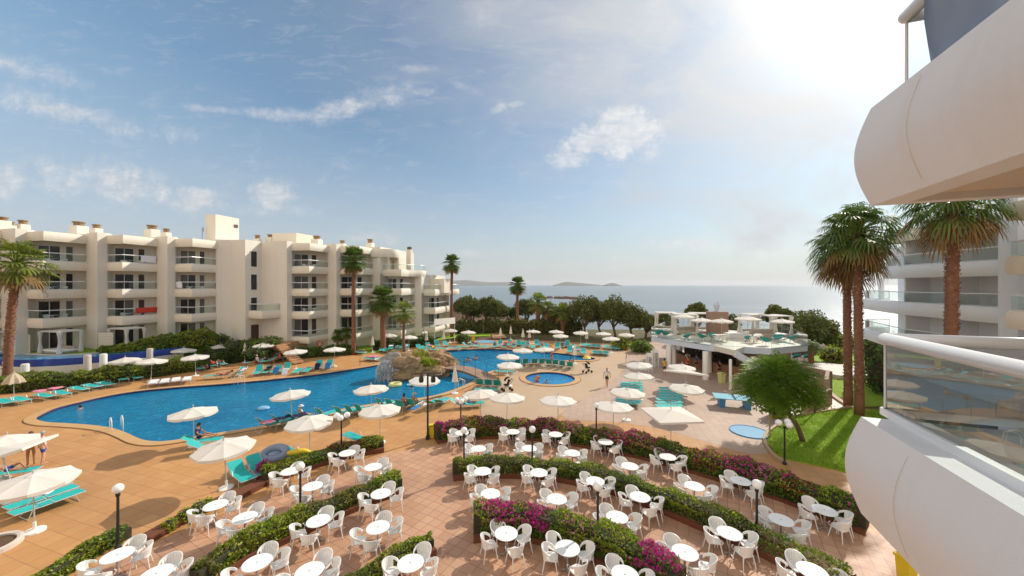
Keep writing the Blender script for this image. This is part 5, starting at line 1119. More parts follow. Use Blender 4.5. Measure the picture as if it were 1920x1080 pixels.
GR2 = [Vector((x, y, 0)) for x, y in [(-19.5, 52.5), (-16, 54.4), (-13.6, 56.2), (-11.8, 57.8)]]
hedge('garden_hedge', 'dark low shrubbery at the foot of the last hotel bays', GR2, 1.3, 1.3, 24, 100, .12, ('bush_leaf',), [])
struct(MB().prism([Vector((-34, 46, 0)), Vector((-31, 46.6, 0)), Vector((-28.5, 46.5, 0)), Vector((-28, 51, 0)), Vector((-34, 49, 0))], 0, 1.9).obj('garden_terrace', 'path_orange'))
mbs = MB()
for k in range(9): mbs.box((-28.6 + k * .42, 46.3 - k * .30, 1.75 - k * .19), (.6, 1.2, .2), R(-34))
struct(mbs.obj('garden_path', 'path_orange'))
for i, (px, py, rx, rz, Yd, z) in enumerate([(470, 632, 1.5, .65, 45.8, 1.5), (504, 628, 1.5, .75, 46.6, 1.6), (437, 640, 1.9, 1.0, 45.5, .9), (480, 650, 1.6, .8, 44.8, .6), (412, 632, 1.2, .9, 46.2, 1.6)]):
    shrub('rounded_shrub', GY(px, Yd, z), rx, rz, 'bush_leaf' if i in (2, 3) else 'hedge_leaf', ['flat topped clipped shrub in front of the brown door', 'rounded clipped shrub beside the path by the windowless wall', 'dark reddish shrub left of the steps', 'dark shrub below the clipped pair', 'dark shrub at the corner of the hotel wall'][i], 30 + i, 900, .13)

rng = np.random.default_rng(5); bx0 = [min(p.x for p in lawn1), max(p.x for p in lawn1)]; by0 = [min(p.y for p in lawn1), max(p.y for p in lawn1)]
Pg = np.stack([rng.uniform(*bx0, 60000), rng.uniform(*by0, 60000)], 1); inside = np.zeros(len(Pg), bool); LP_ = [(p.x, p.y) for p in lawn1]
for (x1, y1), (x2, y2) in zip(LP_, LP_[1:] + LP_[:1]):
    c_ = ((y1 > Pg[:, 1]) != (y2 > Pg[:, 1])) & (Pg[:, 0] < (x2 - x1) * (Pg[:, 1] - y1) / (y2 - y1 + 1e-12) + x1); inside ^= c_
Pg = Pg[inside]; n_ = len(Pg); a_ = rng.uniform(0, 6.28, n_); hgt = rng.uniform(.03, .08, n_) * (1 + .5 * np.sin(Pg[:, 0] * 2) * np.cos(Pg[:, 1] * 1.7)); w_ = .016; ln = rng.normal(size=(n_, 2)) * .03
v_ = np.stack([np.c_[Pg[:, 0] - w_ * np.cos(a_), Pg[:, 1] - w_ * np.sin(a_), np.full(n_, .06)], np.c_[Pg[:, 0] + w_ * np.cos(a_), Pg[:, 1] + w_ * np.sin(a_), np.full(n_, .06)], np.c_[Pg[:, 0] + ln[:, 0], Pg[:, 1] + ln[:, 1], .06 + hgt]], 1).reshape(-1, 3)
struct(np_obj('grass', v_, np.arange(n_ * 3).reshape(-1, 3), 'grass_blade'), 'stuff')
# ================================================================ PALMS AND TREES
palm('fan_palm', GY(13, 34.2), 11.3, cC, 3.2, .29, 'thick trunked palm at the far left picture edge by white pillars', lean=(.95, 0), stubs=160)
palm('fan_palm', G(663, 665), 12.7, cA, 2.45, .25, 'tall reddish trunked palm in front of the middle hotel bays', stubs=90)
palm('date_palm', G(718, 657.5), 7.2, cA, 2.9, .36, 'medium palm with stout orange trunk by the white parasol', tm='palm_trunk')
palm('slim_palm', G(757, 681), 6.2, cC, 1.9, .17, 'slim dark palm rising behind the waterfall rock')
palm('date_palm', G(847, 632), 13.1, cA, 2.35, .26, 'tallest slim palm at the end of the hotel wing against the sky')
palm('date_palm', G(970, 624), 9.3, cA, 2.4, .28, 'lone palm standing before the sea on the far lawn')
palm('fan_palm', G(1009, 626), 6.0, cC, 2.8, .42, 'left palm of the pale cluster of three by the sea')
palm('fan_palm', G(1027, 626), 4.8, cC, 2.4, .34, 'middle palm of the pale cluster of three by the sea')
palm('fan_palm', G(1055, 629), 4.4, cC, 2.6, .38, 'right short palm of the pale cluster of three by the sea')
palm('small_palm', G(633, 664), 2.6, cA, 1.15, .14, 'left one of two small palms on the lawn beside the hotel')
palm('small_palm', G(650, 664), 2.9, cA, 1.15, .14, 'right one of two small palms on the lawn beside the hotel')
palm('fan_palm', G(1611, 779), 13.1, cD, 3.2, .255, 'near palm of the twin pair with shaggy trunk by the lawn', lean=(.05, .2), stubs=330, flare=1.15)
palm('fan_palm', G(1590, 762), 12.1, cD, 3.1, .25, 'slightly shorter palm of the twin pair by the lawn', lean=(0, .1), stubs=300, flare=1.15)
palm('fan_palm', Vector((24.7, 21.0, 0)), 14.1, cD, 2.8, .28, 'palm with hanging fronds in front of the white right wing', lean=(.1, 0), stubs=340, flare=1.1)
palm('cycad', G(1521, 686), 2.3, cE, 1.5, .28, 'squat small palm beside the white paved platform', cat='palm tree')
# feathery tree on the lawn with arching pinnate fronds
def feather_tree(loc, label):
    t_ = thing('jacaranda_tree', label, 'tree', loc); mb = MB(); mb.tube([(0, 0, -.1), (-.35, 0, .9), (-1.0, .1, 2.0), (-1.25, .1, 2.6)], [.16, .13, .12, .10], 8); tr = mb.obj('trunk', 'trunk', t_, smooth=True)
    rng = np.random.default_rng(77); rr = random.Random(77); V_ = []; cen = Vector((-1.45, .1, 0))
    for k in range(7): a = k * .9; mb = MB(); mb.tube([(-1.22, .1, 2.5), (-1.45 + .7 * math.cos(a), .1 + .7 * math.sin(a), 3.1), (-1.45 + 1.5 * math.cos(a), .1 + 1.5 * math.sin(a), 3.5)], [.07, .05, .02], 6); mb.obj('limb', 'trunk', tr)
    pts = []; axes = []; n_f = 1300
    for i in range(n_f):
        u = rng.random(); a = rng.random() * 6.283; el = math.asin(-.35 + 1.35 * u); d = np.array([math.cos(a) * math.cos(el), math.sin(a) * math.cos(el), math.sin(el)])
        lump = 1 + .13 * math.sin(a * 5 + 1) * math.cos(el * 4) + .08 * math.sin(a * 9 + el * 7)
        r = np.array([2.0, 2.0, 1.85]) * lump * (rng.uniform(.55, 1.0) if i % 2 else rng.uniform(.86, 1.02)); c = np.array([-1.45, .1, 3.2]) + d * r
        out = d * np.array([1, 1, .35]); out /= np.linalg.norm(out); side = np.cross(out, [0, 0, 1]); side /= np.linalg.norm(side) + 1e-9; L = rng.uniform(.45, .75)
        for s_ in range(7):
            f = s_ / 6; p = c + out * L * (f - .3) + np.array([0, 0, -.32 * L * f * f - .02])
            for sg in (-1, 1):
                q = side * sg * (.23 * math.sin(math.pi * (.15 + .8 * f))) ; q[2] -= .045; w = out * .034
                V_ += [p, p + q * .5 + w, p + q, p + q * .5 - w]
    v = np.array(V_); f = np.arange(len(v)).reshape(-1, 4); np_obj('crown', v, f, 'fern_leaf', t_)
    P, _ = blob_points([(-1.45, .1, 3.1, 1.75, 1.5)], 7000, rng, .6); v, f = leaves(P, .085, .5, .2, rng); np_obj('inner_leaves', v, f, 'fern_leaf', t_)
    return t_
feather_tree(G(1507, 829), 'dense feathery green tree with leaning trunk on the lawn edge')
mb = MB(); q = G(1443, 820); mb.tube([(q.x, q.y, 0), (q.x, q.y, 2.7)], .05, 8); tag(mb.obj('wooden_stake', 'curb'), 'pale upright stake beside the round blue mat under the feathery tree', 'stake')
# round clipped trees by the far lawn
tree('clipped_tree', G(888, 618), 3.6 + 1.4, 2.35, 'bush_leaf', 'round clipped tree with yellow green top left of the lone palm', 41, 3600, .16, .18, 1.6, 12, .75, extra=('yellow_leaf', .5, .62, 'young_leaves'), gap=.42)
tree('clipped_tree', G(957, 616), 4.9, 2.5, 'bush_leaf', 'round clipped tree with red stems behind the lone palm', 42, 3600, .16, .20, 1.7, 12, .75, extra=('yellow_leaf', .14, .7, 'young_leaves'), gap=.42)
UG = [Vector((x, y, -.2)) for x, y in [(-11, 70), (-4, 71), (2, 70.5), (8, 69), (13, 68.5)]]
hedge('undergrowth', 'dark continuous undergrowth beneath the scrub trees right of the hotel', UG, 3.0, 2.6, 55, 60, .20, ('pine_leaf',), [('dry_leaves', 'hedge_dry', .6, .1, 1.0, .5, 1.0)], cat='undergrowth')
# dark trees along the shore
for i, (px, Yd, h, cr, th, lb) in enumerate([
    (868, 74, 6.9, 2.6, 2.4, 'dark scrubby tree just right of the hotel end'), (905, 78, 6.6, 2.6, 2.2, 'dark scrubby tree behind the yellow topped tree'), (935, 76, 6.2, 2.6, 2.0, 'reddish dark tree left of the lone palm'),
    (985, 78, 6.2, 2.4, 2.0, 'dark scrubby tree right behind the lone palm'), (1038, 72, 5.0, 2.3, 2.2, 'dark tree behind the pale palm cluster'), (1068, 70, 5.3, 2.4, 2.6, 'dark tree right of the pale palm cluster'),
    (1098, 66, 6.9, 2.9, 3.2, 'gnarled dark pine with crossing branches, leftmost of the shore group'), (1128, 68, 6.2, 2.8, 3.0, 'gnarled dark pine, second from the left in the shore group'), (1155, 66, 6.9, 3.1, 3.3, 'tallest gnarled dark pine in the middle of the shore group'), (1186, 65, 5.8, 2.8, 3.0, 'gnarled dark pine left of the roof terrace'), (1210, 64, 4.6, 2.2, 2.4, 'small gnarled pine beside the stack of chairs'),
    (1243, 66, 4.3, 2.0, 2.2, 'dark shore pine behind the curtained day beds'), (1312, 60, 5.8, 1.9, 2.8, 'small round pine rising behind the roof terrace beside the brown wall'), (1370, 62, 4.4, 2.2, 2.4, 'dark pine behind the brown chimney wall'), (1463, 58, 5.4, 2.0, 3.0, 'black silhouetted pine behind the white canopies'),
    (1500, 54, 4.6, 2.7, 2.4, 'broad dark pine left of the bright sea gap'), (1530, 56, 5.0, 3.0, 2.6, 'broad dark pine right of the roof terrace corner'), (1478, 52, 3.8, 2.0, 1.8, 'low dark pine at the roof terrace corner'), (1560, 54, 3.0, 1.7, 1.2, 'small dark pine beside the twin palms')]):
    z0 = -.5 if Yd > 60 else 0
    tree('shore_pine' if i > 5 else 'scrub_tree', GY(px, Yd, z0), h * 1.13, cr * 1.25, 'pine_leaf', lb, 60 + i, 5200, .19, .20, th * .7, 17, .8, limbs=10, lean=(random.uniform(-.9, .9), 0), spreadz=.7, group='dark trees along the shore', gap=.31)
for i, (px, py, rx, rz, m_, lb) in enumerate([(1165, 636, 1.6, .9, 'hedge_light', 'light green bush under the shore pines'), (1202, 642, 1.6, .9, 'hedge_leaf', 'green bush left of the stack of chairs'), (1585, 640, 2.2, 1.4, 'hedge_light', 'light green shrub beside the twin palms'), (1660, 720, 1.6, 1.9, 'bush_leaf', 'dark leafy shrub right of the twin palms'), (1640, 668, 1.8, 2.2, 'hedge_leaf', 'broad leaved tall plant behind the twin palms'), (1690, 690, 2.0, 2.3, 'bush_leaf', 'large leaved plant in front of the right wing'), (1562, 665, 1.5, 1.2, 'hedge_light', 'bright shrub beside the squat palm'), (868, 625, 1.2, .8, 'bush_leaf', 'dark shrub beside the thatched stand')]):
    shrub('garden_shrub', G(px, py + 18), rx, rz, m_, lb, 90 + i, 1400, .15)
shrub('yellow_bush', G(1490, 790) + Vector((-.6, .8, 0)), .75, .9, 'yellow_leaf', 'yellow leaved bush behind the leaning trunk', 99, 900, .13)
# plants on the rock
# ================================================================ ROCK, WATERFALL, BRIDGE
rc = G(772, 709)
rock('waterfall_rock', [((rc.x - .7, rc.y + .9, .75), 2.15, 1.5, 1.55, 3), ((rc.x + 1.2, rc.y + .8, .3), 1.6, 1.3, .85, 12), ((rc.x + .2, rc.y + 2.2, .8), 1.8, 1.3, 1.3, 15), ((rc.x + 2.3, rc.y + 1.5, .1), 1.1, 1.0, .7, 16)], 'rock', 'large brown waterfall boulder standing in the big pool')
rock('wet_rock', [((rc.x - 2.0, rc.y + .5, .75), 1.35, 1.1, 1.4, 8), ((rc.x - 2.6, rc.y + .3, .25), .8, .7, .9, 9)], 'rock_grey', 'grey wet rock under the waterfall left of the brown boulder')
r2 = G(825, 690); rock('boulder', [((r2.x, r2.y, .5), 1.7, 1.3, 1.1, 22), ((r2.x + 1.2, r2.y - .3, .2), 1.0, 1.0, .8, 23), ((r2.x - 1.1, r2.y + .4, .6), 1.2, 1.0, 1.0, 24)], 'rock', 'smaller tan boulder at the left end of the footbridge')
mb = MB(); vs = []; n_ = 30
for k in range(n_ + 1):
    x = rc.x - 3.3 + 1.7 * k / n_; y0 = rc.y - .75 + .22 * math.sin(k * .9) + .1 * math.sin(k * 2.3); zt = 1.75 + .3 * math.sin(k / n_ * 3.1)
    for j in range(9): f = j / 8; vs.append((x - .05 * f + .02 * math.sin(k * 3 + j), y0 + .5 - 1.0 * f ** .6 + .05 * math.sin(k * 1.9 + j * .6), zt * (1 - f ** 1.5) - .12))
mb.add(vs, [(k * 9 + j, (k + 1) * 9 + j, (k + 1) * 9 + j + 1, k * 9 + j + 1) for k in range(n_) for j in range(8)])
struct(mb.obj('waterfall', 'water_white', norm=False), 'stuff')
for i, (dx, dy, r_, s_) in enumerate([(.5, 1.4, 1.5, 1.5), (1.7, .9, 1.3, 1.1), (1.1, .5, 1.1, .9)]):
    rng = np.random.default_rng(130 + i); t_ = thing('agave_plant', ['spiky green plant on the crest of the waterfall boulder', 'yellow green spiky plant on the right shoulder of the boulder', 'low spiky plant in the middle of the boulder'][i], 'plant', (rc.x + dx, rc.y + dy, [1.7, 1.0, 1.3][i])); V_ = []
    for k in range(170):
        a = rng.random() * 6.28; el = rng.uniform(.15, 1.4); L = r_ * rng.uniform(.6, 1.1); d = np.array([math.cos(a) * math.cos(el), math.sin(a) * math.cos(el), math.sin(el)]); s = np.array([-math.sin(a), math.cos(a), 0]) * .045; b = np.array([rng.uniform(-.4, .4), rng.uniform(-.3, .3), -.2]); V_ += [b - s, b + d * L * .6 + s * 1.2, b + d * L - np.array([0, 0, .1 * L]), b + d * L * .6 - s * 1.2]
    v = np.array(V_); np_obj('foliage', v, np.arange(len(v)).reshape(-1, 4), 'hedge_light', t_)
br = thing('footbridge', 'arched wooden footbridge with thin railings crossing the pool', 'bridge'); b0, b1 = G(822, 686, .5), G(925, 712, .25)
dB = (b1 - b0); dB.z = 0; Lb = dB.length; dB.normalize(); nB = Vector((-dB.y, dB.x, 0)); mb = MB(); mr = MB()
def bz(f): return .22 + .55 * math.sin(math.pi * min(1, max(0, f)))
nB_ = 46
for k in range(nB_):
    f = (k + .5) / nB_; c = b0 + dB * Lb * f; mb.box((c.x, c.y, bz(f)), (Lb / nB_ * .9, 1.7, .05), math.atan2(dB.y, dB.x), ry=-math.atan((bz(f + .02) - bz(f - .02)) / (.04 * Lb)) if 0 < f < 1 else 0)
mb.obj('deck', 'brick_brown', br)
for sg in (-1, 1):
    mb = MB(); mb.tube([tuple(b0 + dB * Lb * f + nB * sg * .8 + Vector((0, 0, bz(f) - .12 - b0.z - (dB * Lb * f).z))) for f in [k / 16 for k in range(17)]], .08, 4); mb.obj('beam', 'trunk', br)
    mb = MB()
    for k in range(6): f = k / 5; c = b0 + dB * Lb * f + nB * sg * .8; mb.tube([(c.x, c.y, bz(f)), (c.x, c.y, bz(f) + .95)], .02, 5)
    mb.tube([(lambda c, f: (c.x, c.y, bz(f) + .93))(b0 + dB * Lb * f + nB * sg * .8, f) for f in [k / 12 for k in range(13)]], .015, 5); mb.obj('handrail', 'brown_metal', br)

# ================================================================ DINING TERRACE
rows = [
 ('back row of the right terrace', [(866, 811), (961.5, 809), (1041.5, 814), (1135, 828), (1252, 856), (1389, 901), (1546, 956)]),
 ('second row of the right terrace', [(897, 840.6), (992, 840), (1073, 849), (1181, 873.5), (1302, 911), (1464.6, 974)]),
 ('third row of the right terrace', [(905, 883), (1010.4, 885.6), (1116, 901.6), (1200, 931), (1368, 999), (1523, 1070)]),
 ('fourth row of the right terrace', [(919.4, 925), (1044, 935), (1157, 969), (1284.4, 1035)]),
 ('front row of the right terrace', [(949, 999.4), (1064, 1027), (1172, 1077)]),
 ('back row of the left terrace', [(651, 849), (544, 883), (404, 946.5), (220, 1040)]),
 ('second row of the left terrace', [(699.5, 875), (586, 911), (459, 970), (293, 1075)]),
 ('third row of the left terrace', [(714, 925), (596.6, 975.6), (481.7, 1054)]),
 ('fourth row of the left terrace', [(708.6, 988), (580, 1070)]),
 ('nearest row of the left terrace', [(769.6, 1055)])]
SEAT = ['far left', 'near left', 'near right', 'far right']
for ri, (rn, pts) in enumerate(rows):
    left = 'left terrace' in rn; W_ = [G(x, y, .742) for x, y in pts]; n = len(W_)
    for i, p in enumerate(W_):
        a = W_[max(0, i - 1)]; b = W_[min(n - 1, i + 1)]; d = b - a
        if n == 1: ang = R(35)
        else: ang = math.atan2(d.y, d.x)
        if left and n > 1: ang += math.pi
        if left: ang = max(ang, R(20)) if ang < math.pi else ang - 2 * math.pi
        k = n - 1 - i if left else i; on = ORD[k]; word = rn.replace(' of the', ',')
        place(TB, (p.x, p.y, 0), ang + random.uniform(-.2, .2), f'round white table, {on} from left, {rn}', 'table', 'round white terrace tables')
        for s, (o_, rad) in enumerate([(148, .57), (212, .57), (-32, .57), (32, .57)]):
            an = ang + R(o_ + random.uniform(-7, 7)); r_ = rad + random.uniform(-.04, .06); c = (p.x + r_ * math.cos(an), p.y + r_ * math.sin(an), 0)
            place(CH, c, an + math.pi + R(random.uniform(-12, 12)), f'white slatted armchair at {SEAT[s]} of {on} table from left, {rn.replace(" of the", ",")}', 'chair', 'white armchairs on the terrace')

# ================================================================ LAMPS, POLES
for i, (px, py, n, lb) in enumerate([(221, 916, 1, 'globe lamp alone beside the low hedge at lower left'), (563, 875, 1, 'globe lamp between table rows of the left terrace'), (870, 807, 1, 'globe lamp at the left end of the green clipped hedge'), (998, 805, 1, 'globe lamp among the back rows of the right terrace'), (1121, 912, 1, 'globe lamp rising from the nearest bougainvillea hedge'), (1419, 908, 1, 'globe lamp rising from the green hedge toward the right'), (1118, 760, 1, 'globe lamp behind the bougainvillea hedge beside a parasol'), (640, 780, 3, 'triple globe lamp behind the left flower hedge'), (864, 750, 3, 'triple globe lamp by the pool and loungers'), (1471, 793, 3, 'triple globe lamp on the lawn by the leaning tree')]):
    p = GY(px, 2.15 and (H - 2.15) * F / (py - HZ)); place(GL1 if n == 1 else GL3, (p.x, p.y, 0), 0, lb, 'lamp post', 'globe lamps')
fp = thing('floodlight_pole', 'tall black pole with crossbar and two hanging floodlights by the pool', 'light pole', G(802, 824)); mb = MB(); mb.tube([(0, 0, 0), (0, 0, 3.95)], .06, 8); mb.box((0, 0, .12), (.2, .2, .24)); mb.obj('pole', 'black_metal', fp)
mb = MB(); mb.box((0, 0, 3.98), (1.6, .06, .06), R(6)); mb.box((0, .12, 3.98), (1.6, .05, .05), R(6)); mb.obj('crossbar', 'brown_metal', fp)
for x in (-.38, .34): mb = MB(); mb.tube([(x, 0, 3.95), (x, 0, 3.8)], .03, 6); mb.lathe([(0, 0), (.11, 0), (.15, -.2), (.13, -.36), (.0, -.36)], 12, (x, -.05, 3.82)); mb.obj('floodlight', 'black_metal', fp)
mb = MB(); q = G(1528, 776); mb.tube([(q.x, q.y, 0), (q.x, q.y, 2.4)], .06, 8); mb.ball((q.x, q.y, 2.5), .15, 12, 8); tag(mb.obj('garden_lamp', 'brown_metal'), 'short brown lamp post at the patio edge on the lawn', 'lamp post')
q = G(811, 640); pass
place(GL3, (GY(796, 55).x, 55, 0), 1, 'triple globe lamp beside the last hotel bay', 'lamp post', 'globe lamps', sc=1.05)

# ================================================================ PARASOLS
def umb_y(py, zc=1.95): return (H - zc) * F / (py - HZ)
open_u = [(343, 657, 'behind red towelled loungers left of the pool'), (415, 649, 'above sunbathers near the dark sunken garden'), (493, 647, 'beside the closed tan parasol by the garden'), (555, 659, 'over the deck before the garden path'), (627, 655, 'beside the lawn and two towelled loungers'), (367, 669, 'in front of another by the left pool bank'), (237, 675, 'beside the blue mosaic wall, leftmost of the overlapping pair'), (283, 677, 'overlapped by another before the mosaic wall'),
  (364, 773, 'leaning over the near edge of the big pool at its left bay'), (548, 739, 'over the middle of the near pool edge'), (697, 729, 'over the pool edge left of the waterfall boulder'), (713, 768, 'large one with vent seam by the near pool bank'), (581, 790, 'cream and low behind the left flower hedge'), (425, 836, 'on square base beside two loungers at left'), (795, 712, 'behind the floodlight pole'), (65, 900, 'covering loungers at the lower left'), (4, 822, 'cut by the left edge, small'),
  (902, 738, 'left of an adjoining pair behind the bougainvillea'), (950, 745, 'right of an adjoining pair behind the bougainvillea'), (1046, 751, 'alone on open paving behind the bougainvillea'), (1150, 762, 'beside the globe lamp behind the hedge'), (1175, 735, 'shading teal loungers left of the parasol row'), (951, 668, 'overlapping a lower one beside the round pool'), (955, 684, 'over a flat lounger near the footbridge'), (979, 657, 'at the near edge of the back pool'), (1021, 655, 'over the chairs between the pools'),
  (1200, 684, 'upper of two near the bar paving'), (1199, 705, 'lower of two near the bar paving'), (1277, 688, 'close to the bar columns'), (1286, 727, 'over the right block of loungers'),
  (728, 628.6, 'on the lawn beside the stout palm'), (766, 632, 'behind the slim dark palm'), (843.5, 619.5, 'beside the far hotel terrace'), (877.6, 622.8, 'on the far lawn by the yellow bin'), (999.4, 621.5, 'beneath the pale palm cluster'), (1042, 621.8, 'right of the pale palm cluster'), (1050.5, 629.5, 'before the gnarled pines, lower left'), (1088.8, 623.7, 'under the leftmost gnarled pine'), (1131, 625.6, 'under the middle gnarled pines'), (1145.8, 634.7, 'over three teal loungers in the back row'), (1174.3, 627.6, 'rightmost of the row before the pines')]
for i, (px, py, lb) in enumerate(open_u):
    Yd = umb_y(py); p = GY(px, Yd); tl = (R(random.uniform(-3, 3)), R(random.uniform(-3, 3)))
    place(UR, (p.x, p.y, 0), random.uniform(0, .78), 'open white parasol ' + lb, 'parasol', 'open white parasols', tilt=tl, sc=(.93 if i == 16 else 1))
for (px, py, tl, lb, rz) in [(1258, 776, (0, 0), 'square white parasol behind the bougainvillea hedge', .08), (1284, 699, (R(-8), R(10)), 'tilted square white parasol near the bar counter', .3), (30, 845, (R(-6), R(-16)), 'tilted square white parasol at the left edge beside two standing bathers', .5)]:
    p = GY(px, umb_y(py)); place(US, (p.x, p.y, 0), rz, lb, 'parasol', 'square parasols', tilt=tl)
for (px, py, lb) in [(459, 680, 'closed tan'), ]:
    p = G(px, py); place(UC, (p.x, p.y, 0), .3, 'closed cream parasol beside a round teal lounger left of the pool', 'parasol', 'closed parasols')
for (px, py, lb) in [(698.7, 661, 'on the lawn edge behind the lounger with an orange sunbather'), (853, 738, 'by the near pool bank under the footbridge'), (1077.8, 682, 'between the round pool and the back pool'), (799.6, 651, 'before the last hotel bay'), (832, 648, 'beside the far terrace, right of its twin'), (938.5, 641, 'at the end of the orange garden path'), (957.7, 637, 'behind the red towels'), (980.6, 644, 'left one of two below the pale palms'), (993, 645, 'right one of two below the pale palms'), (1099.8, 647, 'wide based, before the gnarled pines')]:
    p = G(px, py); place(UC, (p.x, p.y, 0), random.uniform(0, 1), 'closed white parasol ' + lb, 'parasol', 'closed parasols')
p = G(26, 752); place(UT, (p.x, p.y, 0), .2, 'half closed tan parasol at the left by the white pillars', 'parasol')

# ================================================================ LOUNGERS
def lgr(proto, px, py, deg, label, z=.34, sc=1.0, group='teal sun loungers'):
    p = G(px, py, z); return place(proto, (p.x, p.y, 0), R(deg), label, 'sun lounger', group, sc=sc)
LIST = []
def series(protos, pts, deg, what, group='teal sun loungers'):
    n = len(pts)
    for i, (px, py) in enumerate(pts):
        pr = protos[i % len(protos)]; lab = what if n == 1 else f'{what}, {ORD[i]} from left'
        lgr(pr, px, py, deg + random.uniform(-4, 4), lab, group=group)
series([LF], [(8, 752), (38, 748)], -20, 'flat teal lounger by the tan parasol')
series([LF], [(84, 741), (116, 736)], -18, 'flat teal lounger under patterned bags by the long hedge')
series([LF], [(148, 728), (173, 723), (198, 719)], -18, 'flat teal lounger along the long hedge')
series([LU, LU, LU, LR, LU, LR], [(228, 709), (254, 706), (275, 700), (296, 696), (320, 690), (345, 688)], -26, 'teal lounger with raised back below the long hedge')
series([LW], [(288, 717), (309, 715), (330, 712.5), (351, 711)], 126, 'white cushioned lounger in the row facing the pool', 'white cushioned loungers')
series([LR], [(402, 704), (421, 703)], -160, 'reclined teal lounger under a sunbather by the pool')
series([LF, LR, LF], [(372, 689), (396, 684), (414, 681)], -30, 'teal lounger with sunbather in the shade of the parasols')
series([LU, LR], [(432, 671), (460, 670)], 200, 'dark teal lounger turned away by the garden')
series([LR, LU, LR, LR, LU], [(451, 697), (483, 697), (500, 695), (518, 694), (536, 692)], -75, 'teal lounger at the pool ladder side')
series([LF], [(558, 695), (576, 693)], -80, 'flat teal lounger of the empty pair on the far pool bank')
series([LU], [(597, 687), (616, 686)], -78, 'upright teal lounger draped with blue towel on the far pool bank')
series([LR, LR, LR], [(480, 678), (502, 676), (520, 673)], -150, 'teal lounger behind the pool bank row under a parasol')
series([LR], [(544, 668)], -140, 'teal lounger beside the garden path with towel')
series([LR], [(674, 660)], -10, 'teal lounger carrying an orange skinned sunbather by the lawn')
series([LF], [(694, 672), (706, 671)], -20, 'lounger heaped with patterned towels left of the boulder')
series([LF, LF, LU, LR, LU, LR], [(716, 655), (724, 656), (733, 652), (744, 655), (752, 650), (762, 652)], -80, 'teal lounger behind the waterfall boulder')
series([LR, LR, LU, LR, LU, LR], [(786, 652), (795, 655), (804, 651), (812, 654), (820, 646), (836, 645)], -60, 'teal lounger between the boulder and the back pool')
series([LF, LF, LF, LR, LR, LF, LF], [(828, 653), (852, 652), (868, 650), (878, 647), (891, 646), (903, 650), (916, 649)], -20, 'teal lounger at the far left bank of the back pool')
series([LR, LU, LR, LU, LR, LR, LU, LR, LF, LU, LR, LR], [(928, 648), (938, 646), (946, 649), (955, 645), (964, 648), (973, 644), (981, 649), (990, 646), (999, 650), (1007, 645), (1016, 648), (1025, 650)], -88, 'teal lounger in the crowded row on the far bank')
series([LU, LR, LU, LR, LU, LR, LR], [(1045, 650), (1055, 648), (1064, 646), (1076, 652), (1068, 657), (1083, 658), (1094, 660)], -100, 'teal lounger among striped towels on the far bank')
series([LF], [(1095, 646), (1104, 647), (1113, 648), (1122, 648.5)], -105, 'flat teal lounger in the back row of four')
series([LF], [(1137, 649.6), (1147, 651), (1157, 652)], -105, 'flat teal lounger in the back row of three')
series([LF], [(1115, 660), (1125, 660.6), (1136, 661.3)], -100, 'flat teal lounger in the lower row of three')
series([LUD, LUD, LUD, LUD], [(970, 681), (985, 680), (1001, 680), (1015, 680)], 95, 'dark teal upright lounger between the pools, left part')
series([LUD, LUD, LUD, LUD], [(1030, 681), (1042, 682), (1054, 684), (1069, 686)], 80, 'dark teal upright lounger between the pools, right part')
series([LF], [(947, 696)], 5, 'flat teal lounger beside the footbridge end')
series([LF], [(912, 730)], 5, 'flat teal lounger in front of three upright ones')
series([LUD], [(901, 719), (917, 720), (933, 721)], 85, 'dark teal upright lounger by the bridge and the pushchair')
series([LR], [(812, 754), (829, 752)], 75, 'teal lounger with sunlit back right of the floodlight pole')
series([LR], [(868, 757), (884, 755)], 5, 'teal lounger under a red sunbather by the triple lamp')
series([LU], [(611, 776), (645, 773), (664, 770)], 62, 'teal lounger seen from behind on the near pool bank')
series([LU], [(682, 768), (721, 757), (738, 758)], 62, 'teal lounger half hidden by the large parasol')
series([LU], [(756, 760), (776, 757)], 70, 'teal lounger with sunbather facing the pool by the floodlight pole')
series([LU], [(505, 795), (532, 790), (560, 785)], 58, 'teal lounger draped with dark towels on the near pool bank')
series([LR], [(378, 826), (390, 836)], 18, 'teal lounger of the pair at the left bay of the pool')
series([LR], [(452, 888), (484, 876)], -38, 'teal lounger beside the magenta bush')
series([LF], [(548, 850), (668, 820)], -35, 'teal lounger behind the left flower hedge')
series([LR], [(22, 884)], 15, 'teal lounger under the tilted square parasol')
for k in range(4): place(LF, (-19.15 - .70 * (3 - k), 15.45 + .36 * (3 - k), 0), R(70), f'flat teal lounger of the slanting block at lower left, {ORD[k]} from the left', 'sun lounger', 'teal sun loungers')
for k in range(4): lgr(LF, 1256, 727.5 + k * 5.0, 178 + random.uniform(-2, 2), f'flat teal lounger of the upper block by the bar, {ORD[k]} from the back')
for k in range(3): lgr(LF, 1254, 748 + k * 6.3, 178 + random.uniform(-2, 2), f'flat teal lounger of the lower block by the bar, {ORD[k]} from the back')
for k in range(4): lgr(LF, 1183, 718 + k * 4.6, 178 + random.uniform(-2, 2), f'flat teal lounger of the upper left block, {ORD[k]} from the back')
for k in range(3): lgr(LF, 1177, 744 + k * 5.6, 178 + random.uniform(-2, 2), f'flat teal lounger of the lower left block, {ORD[k]} from the back')
